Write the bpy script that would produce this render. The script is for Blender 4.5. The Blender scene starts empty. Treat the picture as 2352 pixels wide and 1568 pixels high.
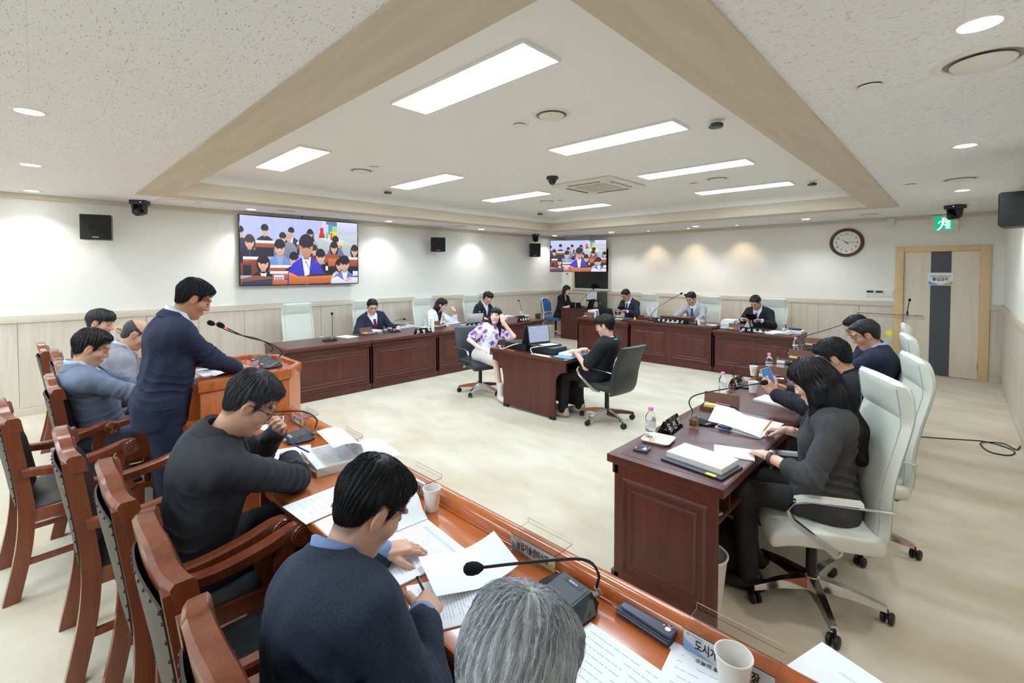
import bpy, bmesh, math, random
import numpy as np
from mathutils import Vector, Matrix, Euler

# ------------------------------------------------------------------ camera, world, exposure
random.seed(7)
RNG = np.random.default_rng(7)
S = bpy.context.scene
COL = S.collection
F, CX, CY, PITCH, YAW, CAMH = 1060.0, 1176.0, 650.0, math.radians(1.6), math.radians(44.0), 1.75
cam_d = bpy.data.cameras.new('camera')
cam_d.sensor_width = 36.0
cam_d.lens = F / 2352 * 36.0
cam_d.shift_y = -(784 - CY) / 2352
cam_d.clip_start = 0.02
cam = bpy.data.objects.new('camera', cam_d)
COL.objects.link(cam)
cam.location = (0, 0, CAMH)
cam.rotation_euler = (math.pi / 2 - PITCH, 0, YAW)
S.camera = cam
S.view_settings.view_transform = 'Standard'
S.view_settings.look = 'None'
S.view_settings.gamma = 1.0
S.view_settings.use_curve_mapping = False
S.view_settings.exposure = 0.21
W = bpy.data.worlds.new('world')
S.world = W
W.use_nodes = True
W.node_tree.nodes['Background'].inputs[0].default_value = (0.9, 0.95, 1, 1)
W.node_tree.nodes['Background'].inputs[1].default_value = 0.3
LED_PANEL = 28.0      # emission of the ceiling light panels
DOWNLIGHT = 26.0     # emission of the recessed downlights

# pixel -> place, for things that touch a known plane
_fw = np.array([-math.sin(YAW) * math.cos(PITCH), math.cos(YAW) * math.cos(PITCH), -math.sin(PITCH)])
_rt = np.array([math.cos(YAW), math.sin(YAW), 0.0])
_up = np.cross(_rt, _fw)
def _ray(px, py): return _fw + _rt * (px - CX) / F - _up * (py - CY) / F
def atz(px, py, z):
    d = _ray(px, py); p = np.array([0, 0, CAMH]) + d * (z - CAMH) / d[2]
    return Vector(p)
def atx(px, py, x):
    d = _ray(px, py); return Vector(np.array([0, 0, CAMH]) + d * x / d[0])
def aty(px, py, y):
    d = _ray(px, py); return Vector(np.array([0, 0, CAMH]) + d * y / d[1])

# ------------------------------------------------------------------ materials
MATS = {}
def lin(r, g, b):
    f = lambda c: (c / 255 / 12.92) if c / 255 <= 0.04045 else ((c / 255 + 0.055) / 1.055) ** 2.4
    return (f(r), f(g), f(b))
class NT:
    def __init__(s, m): s.t = m.node_tree; s.N = s.t.nodes; s.L = s.t.links
    def n(s, k, **kw):
        x = s.N.new(k)
        for a, b in kw.items():
            if a.startswith('i_'):
                x.inputs[a[2:].replace('_', ' ')].default_value = b
            else: setattr(x, a, b)
        return x
    def l(s, a, b): s.L.new(a, b)
def mat(name, col, rough=0.5, metal=0.0, var=0.0, scale=(6, 6, 6), bump=0.0, bscale=200.0, emit=None, estr=0.0,
        alpha=1.0, trans=0.0, ior=1.45, coat=0.0, spec=0.5, tint=False, col2=None, detail=4.0, sheen=0.0, bdist=0.01):
    if name in MATS: return MATS[name]
    m = bpy.data.materials.new(name); m.use_nodes = True
    t = NT(m); b = t.N['Principled BSDF']
    b.inputs['Base Color'].default_value = (*col, 1)
    b.inputs['Roughness'].default_value = rough
    b.inputs['Metallic'].default_value = metal
    b.inputs['IOR'].default_value = ior
    b.inputs['Specular IOR Level'].default_value = spec
    b.inputs['Coat Weight'].default_value = coat
    b.inputs['Coat Roughness'].default_value = 0.08
    b.inputs['Transmission Weight'].default_value = trans
    b.inputs['Alpha'].default_value = alpha
    if sheen: b.inputs['Sheen Weight'].default_value = sheen
    if emit:
        b.inputs['Emission Color'].default_value = (*emit, 1)
        b.inputs['Emission Strength'].default_value = estr
    co = None
    if var or bump or col2:
        co = t.n('ShaderNodeTexCoord').outputs['Object']
    cur = None
    if var or col2:
        mp = t.n('ShaderNodeMapping'); t.l(co, mp.inputs[0]); mp.inputs['Scale'].default_value = scale
        nz = t.n('ShaderNodeTexNoise', i_Scale=1.0, i_Detail=detail, i_Roughness=0.6); t.l(mp.outputs[0], nz.inputs['Vector'])
        rp = t.n('ShaderNodeValToRGB'); t.l(nz.outputs['Fac'], rp.inputs[0])
        c2 = col2 or tuple(min(1, c * (1 + var)) for c in col)
        c1 = col if col2 else tuple(c * (1 - var) for c in col)
        rp.color_ramp.elements[0].position = 0.32; rp.color_ramp.elements[1].position = 0.68
        rp.color_ramp.elements[0].color = (*c1, 1); rp.color_ramp.elements[1].color = (*c2, 1)
        cur = rp.outputs[0]; t.l(cur, b.inputs['Base Color'])
    if tint:
        at = t.n('ShaderNodeAttribute', attribute_name='tint')
        mx = t.n('ShaderNodeMix', data_type='RGBA', blend_type='MULTIPLY'); mx.inputs[0].default_value = 1
        if cur: t.l(cur, mx.inputs[6])
        else: mx.inputs[6].default_value = (*col, 1)
        t.l(at.outputs['Color'], mx.inputs[7]); t.l(mx.outputs[2], b.inputs['Base Color'])
    if bump:
        nb = t.n('ShaderNodeTexNoise', i_Scale=bscale, i_Detail=3.0); t.l(co, nb.inputs['Vector'])
        bp = t.n('ShaderNodeBump', i_Strength=bump, i_Distance=bdist); t.l(nb.outputs['Fac'], bp.inputs['Height'])
        t.l(bp.outputs[0], b.inputs['Normal'])
    MATS[name] = m
    return m
def wood(name, c1, c2, axis=0, rough=0.35, coat=0.0, scale=1.0, c3=None):
    """grain running along object axis 0/1/2"""
    if name in MATS: return MATS[name]
    m = bpy.data.materials.new(name); m.use_nodes = True
    t = NT(m); b = t.N['Principled BSDF']
    b.inputs['Roughness'].default_value = rough; b.inputs['Coat Weight'].default_value = coat
    b.inputs['Coat Roughness'].default_value = 0.12
    co = t.n('ShaderNodeTexCoord').outputs['Object']
    def nz(long, cross, det, off):
        mp = t.n('ShaderNodeMapping'); t.l(co, mp.inputs[0])
        s = [cross * scale] * 3; s[axis] = long * scale
        mp.inputs['Scale'].default_value = s; mp.inputs['Location'].default_value = (off, off * 2, off * 3)
        n = t.n('ShaderNodeTexNoise', i_Scale=1.0, i_Detail=det, i_Roughness=0.65, i_Distortion=0.6); t.l(mp.outputs[0], n.inputs['Vector']); return n.outputs['Fac']
    a = nz(1.2, 14, 5, 0.3); f = nz(5, 160, 2, 1.7)
    mx = t.n('ShaderNodeMath', operation='MULTIPLY_ADD'); t.l(f, mx.inputs[0]); mx.inputs[1].default_value = 0.45; t.l(a, mx.inputs[2])
    rp = t.n('ShaderNodeValToRGB'); t.l(mx.outputs[0], rp.inputs[0])
    rp.color_ramp.elements[0].position = 0.45; rp.color_ramp.elements[1].position = 0.95
    rp.color_ramp.elements[0].color = (*c1, 1); rp.color_ramp.elements[1].color = (*c2, 1)
    t.l(rp.outputs[0], b.inputs['Base Color'])
    MATS[name] = m
    return m

white_paint = mat('white_paint', lin(236, 234, 230), 0.6)
wall_paper = mat('wall_paper', lin(240, 238, 231), 0.85, var=0.012, scale=(40, 40, 40), bump=0.05, bscale=260)
oak = wood('oak_panel', lin(202, 190, 172), lin(222, 212, 196), 2, 0.55)
oak_h = wood('oak_rail', lin(204, 192, 172), lin(222, 212, 194), 1, 0.5)
oak_x = wood('oak_rail_x', lin(204, 192, 172), lin(222, 212, 194), 0, 0.5)
beam_y = wood('beam_oak_y', lin(196, 180, 156), lin(214, 200, 178), 1, 0.55, scale=0.7)
beam_x = wood('beam_oak_x', lin(196, 180, 156), lin(214, 200, 178), 0, 0.55, scale=0.7)
mahog = wood('mahogany', lin(66, 30, 22), lin(98, 50, 38), 0, 0.34)
mahog_y = wood('mahogany_y', lin(66, 30, 22), lin(98, 50, 38), 1, 0.34)
mahog_z = wood('mahogany_z', lin(66, 30, 22), lin(100, 50, 38), 2, 0.34)
desk_top = mat('desk_leather_top', lin(92, 58, 56), 0.33, var=0.08, scale=(9, 9, 9), bump=0.02, bscale=500)
cherry = wood('cherry', lin(164, 80, 34), lin(204, 116, 58), 0, 0.16, coat=0.5)
cherry_z = wood('cherry_z', lin(176, 92, 44), lin(210, 124, 68), 2, 0.2, coat=0.35)
chairwood = wood('chair_wood', lin(96, 44, 24), lin(136, 72, 44), 2, 0.28, coat=0.3)
blackleather = mat('black_leather', lin(30, 31, 34), 0.38, bump=0.12, bscale=420)
whiteleather = mat('white_leather', lin(222, 224, 212), 0.42, bump=0.06, bscale=420)
chrome = mat('polished_metal', lin(205, 205, 208), 0.12, 1.0)
satin = mat('satin_metal', lin(170, 170, 174), 0.32, 1.0)
blackplastic = mat('black_plastic', lin(28, 29, 32), 0.42)
darkplastic = mat('dark_plastic', lin(50, 52, 56), 0.45)
glossblack = mat('gloss_black', lin(12, 12, 14), 0.08)
silverplastic = mat('silver_plastic', lin(176, 178, 184), 0.3, 0.6)
foam = mat('mic_foam', lin(16, 16, 18), 0.95, bump=0.5, bscale=700)
paper = mat('white_paper', lin(244, 245, 248), 0.7)
paper_edge = mat('paper_edge', lin(226, 226, 222), 0.8, var=0.06, scale=(4, 4, 900))
cream_plastic = mat('cream_plastic', lin(232, 228, 216), 0.45)
ink = mat('black_ink', lin(38, 40, 46), 0.6)
ink_soft = mat('grey_ink', lin(196, 200, 212), 0.7)
white_ink = mat('white_letter', lin(240, 240, 240), 0.5)
acrylic = mat('clear_acrylic', (1, 1, 1), 0.03, trans=1.0, ior=1.2, spec=0.5)
glassm = mat('clear_glass', (1, 1, 1), 0.0, trans=1.0, ior=1.45)
red_led = mat('red_led', (1, 0.02, 0.02), 0.4, emit=(1, 0.03, 0.03), estr=5)
blue_led = mat('blue_led', (0.05, 0.2, 1), 0.4, emit=(0.05, 0.2, 1), estr=5)
led_panel = mat('led_diffuser', (1, 1, 1), 0.5, emit=(0.69, 0.855, 1.0), estr=LED_PANEL)
led_down = mat('downlight_diffuser', (1, 1, 1), 0.5, emit=(0.97, 0.99, 1.0), estr=DOWNLIGHT)
def paint(name, rgb, rough=0.5, **k): return mat(name, lin(*rgb), rough, **k)

# ------------------------------------------------------------------ mesh helpers
class MB:
    """collects shapes into one mesh"""
    def __init__(s): s.v = []; s.f = []; s.m = []; s.cur = 0
    def add(s, vs, fs):
        o = len(s.v); s.v += [tuple(map(float, v)) for v in vs]; s.f += [tuple(i + o for i in f) for f in fs]; s.m += [s.cur] * len(fs)
        return s
    def box(s, a, b, R=None, o=(0, 0, 0), bev=0.0):
        a = Vector(a); b = Vector(b)
        if bev > 0:
            bm = bmesh.new(); bmesh.ops.create_cube(bm, size=1)
            for v in bm.verts: v.co = Vector((a[i] if v.co[i] < 0 else b[i] for i in range(3)))
            bmesh.ops.bevel(bm, geom=bm.edges[:], offset=bev, segments=2, profile=0.6, affect='EDGES')
            vs = [v.co.copy() for v in bm.verts]; bm.verts.index_update(); fs = [tuple(v.index for v in f.verts) for f in bm.faces]; bm.free()
        else:
            vs = [Vector((x, y, z)) for x in (a.x, b.x) for y in (a.y, b.y) for z in (a.z, b.z)]
            fs = [(0, 1, 3, 2), (4, 6, 7, 5), (0, 4, 5, 1), (2, 3, 7, 6), (0, 2, 6, 4), (1, 5, 7, 3)]
        if R is not None: vs = [R @ v + Vector(o) for v in vs]
        elif o != (0, 0, 0): vs = [v + Vector(o) for v in vs]
        return s.add(vs, fs)
    def prism(s, pts, a, b, ax=2, bev=0.0):
        """2-D outline extruded from a to b along axis ax (outline coords are the other two axes in order)"""
        def mk(p, h):
            q = [p[0], p[1]]; q.insert(ax, h); return Vector(q)
        n = len(pts)
        if bev > 0:
            bm = bmesh.new(); lo = [bm.verts.new(mk(p, a)) for p in pts]; hi = [bm.verts.new(mk(p, b)) for p in pts]
            bm.faces.new(lo); bm.faces.new(hi[::-1])
            for i in range(n): bm.faces.new((lo[i], hi[i], hi[(i + 1) % n], lo[(i + 1) % n]))
            bmesh.ops.recalc_face_normals(bm, faces=bm.faces)
            bmesh.ops.bevel(bm, geom=bm.edges[:], offset=bev, segments=2, profile=0.6, affect='EDGES')
            bm.verts.index_update(); vs = [v.co.copy() for v in bm.verts]; fs = [tuple(v.index for v in f.verts) for f in bm.faces]; bm.free()
            return s.add(vs, fs)
        vs = [mk(p, a) for p in pts] + [mk(p, b) for p in pts]
        fs = [tuple(range(n)), tuple(range(2 * n - 1, n - 1, -1))] + [(i, i + n, (i + 1) % n + n, (i + 1) % n) for i in range(n)]
        return s.add(vs, fs)
    def tube(s, path, r, n=8, cap=True, closed=False, flat=None):
        path = [Vector(p) for p in path]; k = len(path)
        rs = r if isinstance(r, (list, tuple)) else [r] * k
        vs = []; prev = None
        for i, p in enumerate(path):
            if closed: d = path[(i + 1) % k] - path[i - 1]
            else: d = path[min(i + 1, k - 1)] - path[max(i - 1, 0)]
            if d.length < 1e-9: d = Vector((0, 0, 1))
            d.normalize()
            if prev is None:
                u = Vector((0, 0, 1)) if abs(d.z) < 0.9 else Vector((1, 0, 0))
                u = (u - d * u.dot(d)).normalized()
            else:
                u = prev - d * prev.dot(d)
                u = u.normalized() if u.length > 1e-6 else d.orthogonal().normalized()
            prev = u; w = d.cross(u)
            fu, fw = flat if flat else (1, 1)
            for j in range(n):
                a = 2 * math.pi * j / n
                vs.append(p + (u * math.cos(a) * fu + w * math.sin(a) * fw) * rs[i])
        fs = []
        for i in range(k if closed else k - 1):
            for j in range(n):
                fs.append((i * n + j, ((i + 1) % k) * n + j, ((i + 1) % k) * n + (j + 1) % n, i * n + (j + 1) % n))
        if cap and not closed: fs += [tuple(range(n)), tuple(range(k * n - 1, (k - 1) * n - 1, -1))]
        return s.add(vs, fs)
    def lathe(s, prof, n=20, o=(0, 0, 0), R=None, sx=1.0, sy=1.0, cap=True):
        """profile of (radius, height) about z"""
        vs = []
        for r, z in prof:
            for j in range(n):
                a = 2 * math.pi * j / n; vs.append(Vector((r * math.cos(a) * sx, r * math.sin(a) * sy, z)))
        k = len(prof)
        fs = [(i * n + j, i * n + (j + 1) % n, (i + 1) * n + (j + 1) % n, (i + 1) * n + j) for i in range(k - 1) for j in range(n)]
        if cap and prof[0][0] > 1e-6: fs.append(tuple(range(n - 1, -1, -1)))
        if cap and prof[-1][0] > 1e-6: fs.append(tuple(range((k - 1) * n, k * n)))
        if R is not None: vs = [R @ v for v in vs]
        vs = [v + Vector(o) for v in vs]
        return s.add(vs, fs)
    def ball(s, c, r, n=12, m=8, R=None):
        r = r if isinstance(r, (tuple, list)) else (r, r, r)
        prof = [(math.sin(math.pi * i / m), -math.cos(math.pi * i / m)) for i in range(m + 1)]
        vs = []
        for q, z in prof:
            for j in range(n):
                a = 2 * math.pi * j / n; v = Vector((q * math.cos(a) * r[0], q * math.sin(a) * r[1], z * r[2]))
                vs.append((R @ v if R is not None else v) + Vector(c))
        return s.add(vs, [(i * n + j, i * n + (j + 1) % n, (i + 1) * n + (j + 1) % n, (i + 1) * n + j) for i in range(m) for j in range(n)])
    def sheet(s, P, th=0.0):
        """grid of points P[i][j]; th>0 gives it thickness along its normal"""
        n, m = len(P), len(P[0]); g = [[Vector(q) for q in row] for row in P]
        fs = [(i * m + j, i * m + j + 1, (i + 1) * m + j + 1, (i + 1) * m + j) for i in range(n - 1) for j in range(m - 1)]
        top = [q for row in g for q in row]
        if th <= 0: return s.add(top, fs)
        N = []
        for i in range(n):
            for j in range(m):
                a = g[min(i + 1, n - 1)][j] - g[max(i - 1, 0)][j]; b = g[i][min(j + 1, m - 1)] - g[i][max(j - 1, 0)]
                c = a.cross(b); N.append(c.normalized() if c.length > 1e-12 else Vector((0, 0, 1)))
        bot = [p - q * th for p, q in zip(top, N)]; k = n * m
        fs2 = fs + [tuple(k + i for i in f[::-1]) for f in fs]
        ring = [i * m for i in range(n)] + [(n - 1) * m + j for j in range(1, m)] + [i * m + m - 1 for i in range(n - 2, -1, -1)] + [j for j in range(m - 2, 0, -1)]
        for a, b in zip(ring, ring[1:] + ring[:1]): fs2.append((a, b, b + k, a + k))
        return s.add(top + bot, fs2)
    def mesh(s, name):
        me = bpy.data.meshes.new(name); me.from_pydata(s.v, [], s.f); me.update(); return me
    def build(s, name, m, parent=None, smooth=False, loc=None, rot=None, fix=True):
        me = s.mesh(name)
        ms = m if isinstance(m, (list, tuple)) else [m]
        for x in ms: me.materials.append(x)
        if len(ms) > 1: me.polygons.foreach_set('material_index', s.m)
        if fix:
            bm = bmesh.new(); bm.from_mesh(me); bmesh.ops.recalc_face_normals(bm, faces=bm.faces); bm.to_mesh(me); bm.free()
        if smooth: smooth_mesh(me)
        return link(name, me, parent, loc, rot)
def smooth_mesh(me, ang=40):
    me.polygons.foreach_set('use_smooth', [True] * len(me.polygons))
    if ang is not None:
        try: me.set_sharp_from_angle(angle=math.radians(ang))
        except Exception: pass
def link(name, data, parent=None, loc=None, rot=None):
    o = bpy.data.objects.new(name, data); COL.objects.link(o)
    if parent is not None: o.parent = parent
    if loc is not None: o.location = loc
    if rot is not None: o.rotation_euler = rot if isinstance(rot, (tuple, list, Euler)) else (0, 0, rot)
    return o
def tag(o, label, cat, group=None, kind=None):
    o['label'] = label
    if cat: o['category'] = cat
    if group: o['group'] = group
    if kind: o['kind'] = kind
    return o
def thing(name, label, cat, loc=(0, 0, 0), rz=0.0, group=None):
    o = bpy.data.objects.new(name, None); COL.objects.link(o); o.empty_display_size = 0.1
    o.location = loc; o.rotation_euler = (0, 0, rz)
    return tag(o, label, cat, group)
def struct(o, label):
    o['kind'] = 'structure'; o['label'] = label; return o
def copy_tree(o, parent=None):
    c = o.copy(); COL.objects.link(c); c.parent = parent
    for ch in [x for x in o.children]: copy_tree(ch, c)
    return c
def dup(o, label, loc, rz=0.0, group=None):
    c = copy_tree(o); c.location = loc; c.rotation_euler = (0, 0, rz); c['label'] = label
    if group: c['group'] = group
    return c
def bx(name, a, b, m, parent=None, bev=0.0, smooth=False, **k):
    return MB().box(a, b, bev=bev).build(name, m, parent, smooth=smooth or bev > 0, **k)
_fc = None
def text_mesh(body, size, bold=0.0, align='CENTER', extrude=0.0):
    c = bpy.data.curves.new('lettering', 'FONT'); c.body = body; c.size = size; c.align_x = align; c.align_y = 'CENTER'
    c.offset = bold * size; c.extrude = extrude; c.resolution_u = 3
    o = bpy.data.objects.new('lettering', c)
    me = bpy.data.meshes.new_from_object(o)
    bpy.data.objects.remove(o); bpy.data.curves.remove(c)
    return me
def text(body, size, m, parent, loc, rot=(0, 0, 0), bold=0.0, fit=None, name='lettering', sx=1.0, align='CENTER'):
    me = text_mesh(body, size, bold, align); me.materials.clear(); me.materials.append(m)
    o = link(name, me, parent, loc, rot)
    if fit:
        xs = [v.co.x for v in me.vertices]
        if xs: sx = fit / (max(xs) - min(xs))
    o.scale = (sx, 1, 1)
    return o
def rrect(w, h, r, n=4):
    pts = []
    for cx, cy, a0 in ((w - r, h - r, 0), (-w + r, h - r, 90), (-w + r, -h + r, 180), (w - r, -h + r, 270)):
        for i in range(n + 1):
            a = math.radians(a0 + 90 * i / n); pts.append((cx + r * math.cos(a), cy + r * math.sin(a)))
    return pts
def bez(ps, n=16):
    """Catmull-Rom through points"""
    ps = [Vector(p) for p in ps]; q = [ps[0] * 2 - ps[1]] + ps + [ps[-1] * 2 - ps[-2]]; out = []
    seg = len(ps) - 1; k = max(1, n // seg)
    for i in range(seg):
        p0, p1, p2, p3 = q[i:i + 4]
        for j in range(k):
            t = j / k
            out.append(0.5 * ((2 * p1) + (p2 - p0) * t + (2 * p0 - 5 * p1 + 4 * p2 - p3) * t * t + (3 * p1 - p0 - 3 * p2 + p3) * t ** 3))
    return out + [ps[-1]]
# ------------------------------------------------------------------ room shell
XL, XR, YB, YF = -8.04, 0.52, 10.36, -4.2
ZC, ZT = 2.665, 2.95           # outer ceiling, raised tray ceiling
TX0, TX1, TY0, TY1 = -7.08, -0.62, 0.86, 8.62    # outer edge of the oak frame
BW = 0.33                                         # its width
def carpet_mat():
    m = bpy.data.materials.new('carpet'); m.use_nodes = True; t = NT(m); b = t.N['Principled BSDF']
    b.inputs['Roughness'].default_value = 0.95; b.inputs['Specular IOR Level'].default_value = 0.15
    b.inputs['Sheen Weight'].default_value = 0.25
    co = t.n('ShaderNodeTexCoord').outputs['Object']
    mp = t.n('ShaderNodeMapping'); mp.inputs['Scale'].default_value = (0.8, 1.5, 1); mp.inputs['Rotation'].default_value = (0, 0, .5); t.l(co, mp.inputs[0])
    n1 = t.n('ShaderNodeTexNoise', i_Scale=2.0, i_Detail=5.0, i_Roughness=0.55, i_Distortion=0.15); t.l(mp.outputs[0], n1.inputs['Vector'])
    n2 = t.n('ShaderNodeTexNoise', i_Scale=260.0, i_Detail=2.0); t.l(co, n2.inputs['Vector'])
    a = t.n('ShaderNodeMath', operation='MULTIPLY_ADD'); t.l(n2.outputs['Fac'], a.inputs[0]); a.inputs[1].default_value = 0.22; t.l(n1.outputs['Fac'], a.inputs[2])
    rp = t.n('ShaderNodeValToRGB'); t.l(a.outputs[0], rp.inputs[0])
    e = rp.color_ramp.elements; e[0].position = 0.36; e[1].position = 0.82
    e[0].color = (*lin(198, 183, 153), 1); e[1].color = (*lin(224, 214, 192), 1)
    t.l(rp.outputs[0], b.inputs['Base Color'])
    bp = t.n('ShaderNodeBump', i_Strength=0.5, i_Distance=0.004); t.l(n2.outputs['Fac'], bp.inputs['Height']); t.l(bp.outputs[0], b.inputs['Normal'])
    return m
def tile_mat():
    """mineral-fibre ceiling with short dark fissures"""
    m = bpy.data.materials.new('fissured_ceiling'); m.use_nodes = True; t = NT(m); b = t.N['Principled BSDF']
    b.inputs['Roughness'].default_value = 0.9; b.inputs['Specular IOR Level'].default_value = 0.1
    co = t.n('ShaderNodeTexCoord').outputs['Object']
    mp = t.n('ShaderNodeMapping'); mp.inputs['Scale'].default_value = (44, 170, 1); t.l(co, mp.inputs[0])
    n1 = t.n('ShaderNodeTexNoise', i_Scale=1.0, i_Detail=2.0, i_Roughness=0.5, i_Distortion=0.5); t.l(mp.outputs[0], n1.inputs['Vector'])
    g = t.n('ShaderNodeMath', operation='GREATER_THAN'); t.l(n1.outputs['Fac'], g.inputs[0]); g.inputs[1].default_value = 0.655
    mx = t.n('ShaderNodeMix', data_type='RGBA'); t.l(g.outputs[0], mx.inputs[0])
    mx.inputs[6].default_value = (*lin(240, 239, 240), 1); mx.inputs[7].default_value = (*lin(186, 180, 172), 1)
    # thin joints of the 0.6 x 0.3 boards, faintly visible
    br = t.n('ShaderNodeTexBrick', i_Scale=1.0); br.offset = 0.5
    br.inputs['Mortar Size'].default_value = 0.0012; br.inputs['Brick Width'].default_value = 0.6; br.inputs['Row Height'].default_value = 0.3
    br.inputs['Color1'].default_value = br.inputs['Color2'].default_value = (1, 1, 1, 1); br.inputs['Mortar'].default_value = (0.86, 0.86, 0.86, 1)
    t.l(co, br.inputs['Vector'])
    m2 = t.n('ShaderNodeMix', data_type='RGBA', blend_type='MULTIPLY'); m2.inputs[0].default_value = 1
    t.l(mx.outputs[2], m2.inputs[6]); t.l(br.outputs['Color'], m2.inputs[7])
    t.l(m2.outputs[2], b.inputs['Base Color'])
    return m
carpet = carpet_mat(); fissured = tile_mat()
tray_white = mat('tray_white', lin(242, 241, 239), 0.85)
struct(bx('floor', (XL - 0.2, YF - 0.2, -0.1), (XR + 0.2, YB + 0.2, 0), carpet), 'cream loop carpet over the whole room')
# outer ceiling: four slabs in one mesh around the raised tray
m = MB(); T = 0.45
m.box((XL - .2, YF - .2, ZC), (XR + .2, TY0, ZC + T)); m.box((XL - .2, TY1, ZC), (XR + .2, YB + .2, ZC + T))
m.box((XL - .2, TY0, ZC), (TX0, TY1, ZC + T)); m.box((TX1, TY0, ZC), (XR + .2, TY1, ZC + T))
struct(m.build('ceiling', fissured), 'white fissured acoustic ceiling around the raised tray')
struct(bx('ceiling_tray', (TX0, TY0, ZT), (TX1, TY1, ZT + 0.1), tray_white), 'smooth white raised ceiling tray with light panels')
# oak frame of the tray: bottom boards, inner faces and white upper band
IX0, IX1, IY0, IY1 = TX0 + BW, TX1 - BW, TY0 + BW, TY1 - BW
tr = thing('trim_1', 'broad oak frame around the raised ceiling tray', None); del_c = tr; tr['kind'] = 'structure'
zb = ZC - 0.012
for nm, a, b, mm in (('frame_board', (TX0, TY0, zb), (TX1, IY0, 2.83), beam_x), ('frame_board', (TX0, IY1, zb), (TX1, TY1, 2.83), beam_x),
                     ('frame_board', (TX0, IY0, zb), (IX0, IY1, 2.83), beam_y), ('frame_board', (IX1, IY0, zb), (TX1, IY1, 2.83), beam_y)):
    bx(nm, a, b, mm, tr)
e = 0.006
for a, b in (((TX0, TY0, 2.83), (TX1, IY0 - e, ZT)), ((TX0, IY1 + e, 2.83), (TX1, TY1, ZT)), ((TX0, IY0, 2.83), (IX0 - e, IY1, ZT)), ((IX1 + e, IY0, 2.83), (TX1, IY1, ZT))):
    bx('upper_band', a, b, tray_white, tr)

def wall(name, label, axis, pos, lo, hi, seams, inward, gaps=()):
    """axis 'x': wall plane x=pos running along y. inward = +1/-1 direction into the room. gaps: (lo, hi, ztop) openings at floor"""
    w = bpy.data.objects.new(name, None); COL.objects.link(w); struct(w, label)
    def B(nm, u0, u1, z0, z1, d0, d1, mm, bev=0.0):
        p0, p1 = sorted((pos + inward * d0, pos + inward * d1))
        a, b = ((p0, u0, z0), (p1, u1, z1)) if axis == 'x' else ((u0, p0, z0), (u1, p1, z1))
        return bx(nm, a, b, mm, w, bev=bev)
    segs = []; u = lo
    for g0, g1, zt in sorted(gaps):
        segs.append((u, g0)); u = g1
        B('wall_face', g0, g1, zt, ZC, -0.15, 0, wall_paper)
    segs.append((u, hi))
    oh = oak_h if axis == 'x' else oak_x
    for a, b in segs:
        if b - a < 0.01: continue
        B('wall_face', a, b, 0, ZC, -0.15, 0, wall_paper)
        B('chair_rail', a, b, 1.12, 1.21, 0, 0.03, oh, 0.004)
        B('baseboard', a, b, 0, 0.095, 0, 0.022, oh, 0.003)
        pts = [a] + [s for s in seams if a + 0.02 < s < b - 0.02] + [b]
        for s0, s1 in zip(pts, pts[1:]): B('panel', s0 + 0.0025, s1 - 0.0025, 0.098, 1.118, 0, 0.014, oak)
    B('cornice', lo, hi, 2.603, ZC, 0, 0.03, oh, 0.003)
    return w
S_left = [-3.79 + 0.6065 * i for i in range(24)]
wall('wall_left', 'left wall with oak wainscot under cream wallpaper', 'x', XL, YF, YB, S_left, 1)
WX0, WX1, WZ0 = -7.66, -6.43, 1.25
wall('wall_back', 'back wall with oak wainscot, clock and door', 'y', YB, XL, XR, [-7.82, -7.22, -6.62, -6.24, -5.62, -5.01, -4.39, -3.76, -3.27, -2.78, -2.34, -1.89, -1.27], -1, gaps=[(-0.784, 0.371, 2.15)])
wall('wall_right', 'right wall with oak wainscot beside the photographer', 'x', XR, YF, YB, [-3.6 + 1.2 * i for i in range(12)], -1)
wall('wall_front', 'near wall behind the photographer', 'y', YF, XL, XR, [-7.4 + 0.61 * i for i in range(13)], 1)
# door
d = thing('door_1', 'pale wooden door with dark vertical stripe in the back wall', None, (-0.206, YB, 0)); d['kind'] = 'structure'
dframe = paint('door_frame', (226, 196, 148), 0.45, var=0.05, scale=(3, 3, 30))
dleaf = wood('door_leaf', lin(228, 212, 190), lin(240, 228, 210), 2, 0.5)
x0, x1, lx0, lx1, zt = -0.578, 0.577, -0.46, 0.462, 2.06
fm = MB().box((x0, -0.035, 0), (lx0, 0.13, 2.15), bev=0.006).box((lx1, -0.035, 0), (x1, 0.13, 2.15), bev=0.006).box((lx0, -0.035, zt), (lx1, 0.13, 2.15), bev=0.006)
fm.build('door_frame', dframe, d, smooth=True)
lf = MB().box((lx0 + .003, 0.012, 0.012), (-0.118, 0.05, zt - .003)).box((0.13, 0.012, 0.012), (lx1 - .003, 0.05, zt - .003)).build('door_leaf', dleaf, d)
bx('door_stripe', (-0.118, 0.009, 0.012), (0.13, 0.05, zt - .003), paint('door_stripe', (84, 86, 94), 0.6, bump=0.1, bscale=90), d)
for z in (0.22, 1.47, 1.86):
    MB().tube([(lx1, 0.0, z - .055), (lx1, 0.0, z + .055)], 0.011, 8).build('hinge', satin, d, smooth=True)
h = MB().lathe([(0, 0), (0.03, 0), (0.03, 0.012), (0.012, 0.016), (0.011, 0.05), (0, 0.05)], 14, o=(-0.385, 0.01, 0.95), R=Matrix.Rotation(math.pi / 2, 3, 'X')).build('door_handle', satin, d, smooth=True)
MB().tube(bez([(-0.385, -0.04, 0.95), (-0.34, -0.045, 0.955), (-0.29, -0.045, 0.945), (-0.25, -0.045, 0.95)], 8), 0.010, 8).build('lever', satin, h, smooth=True)
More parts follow.
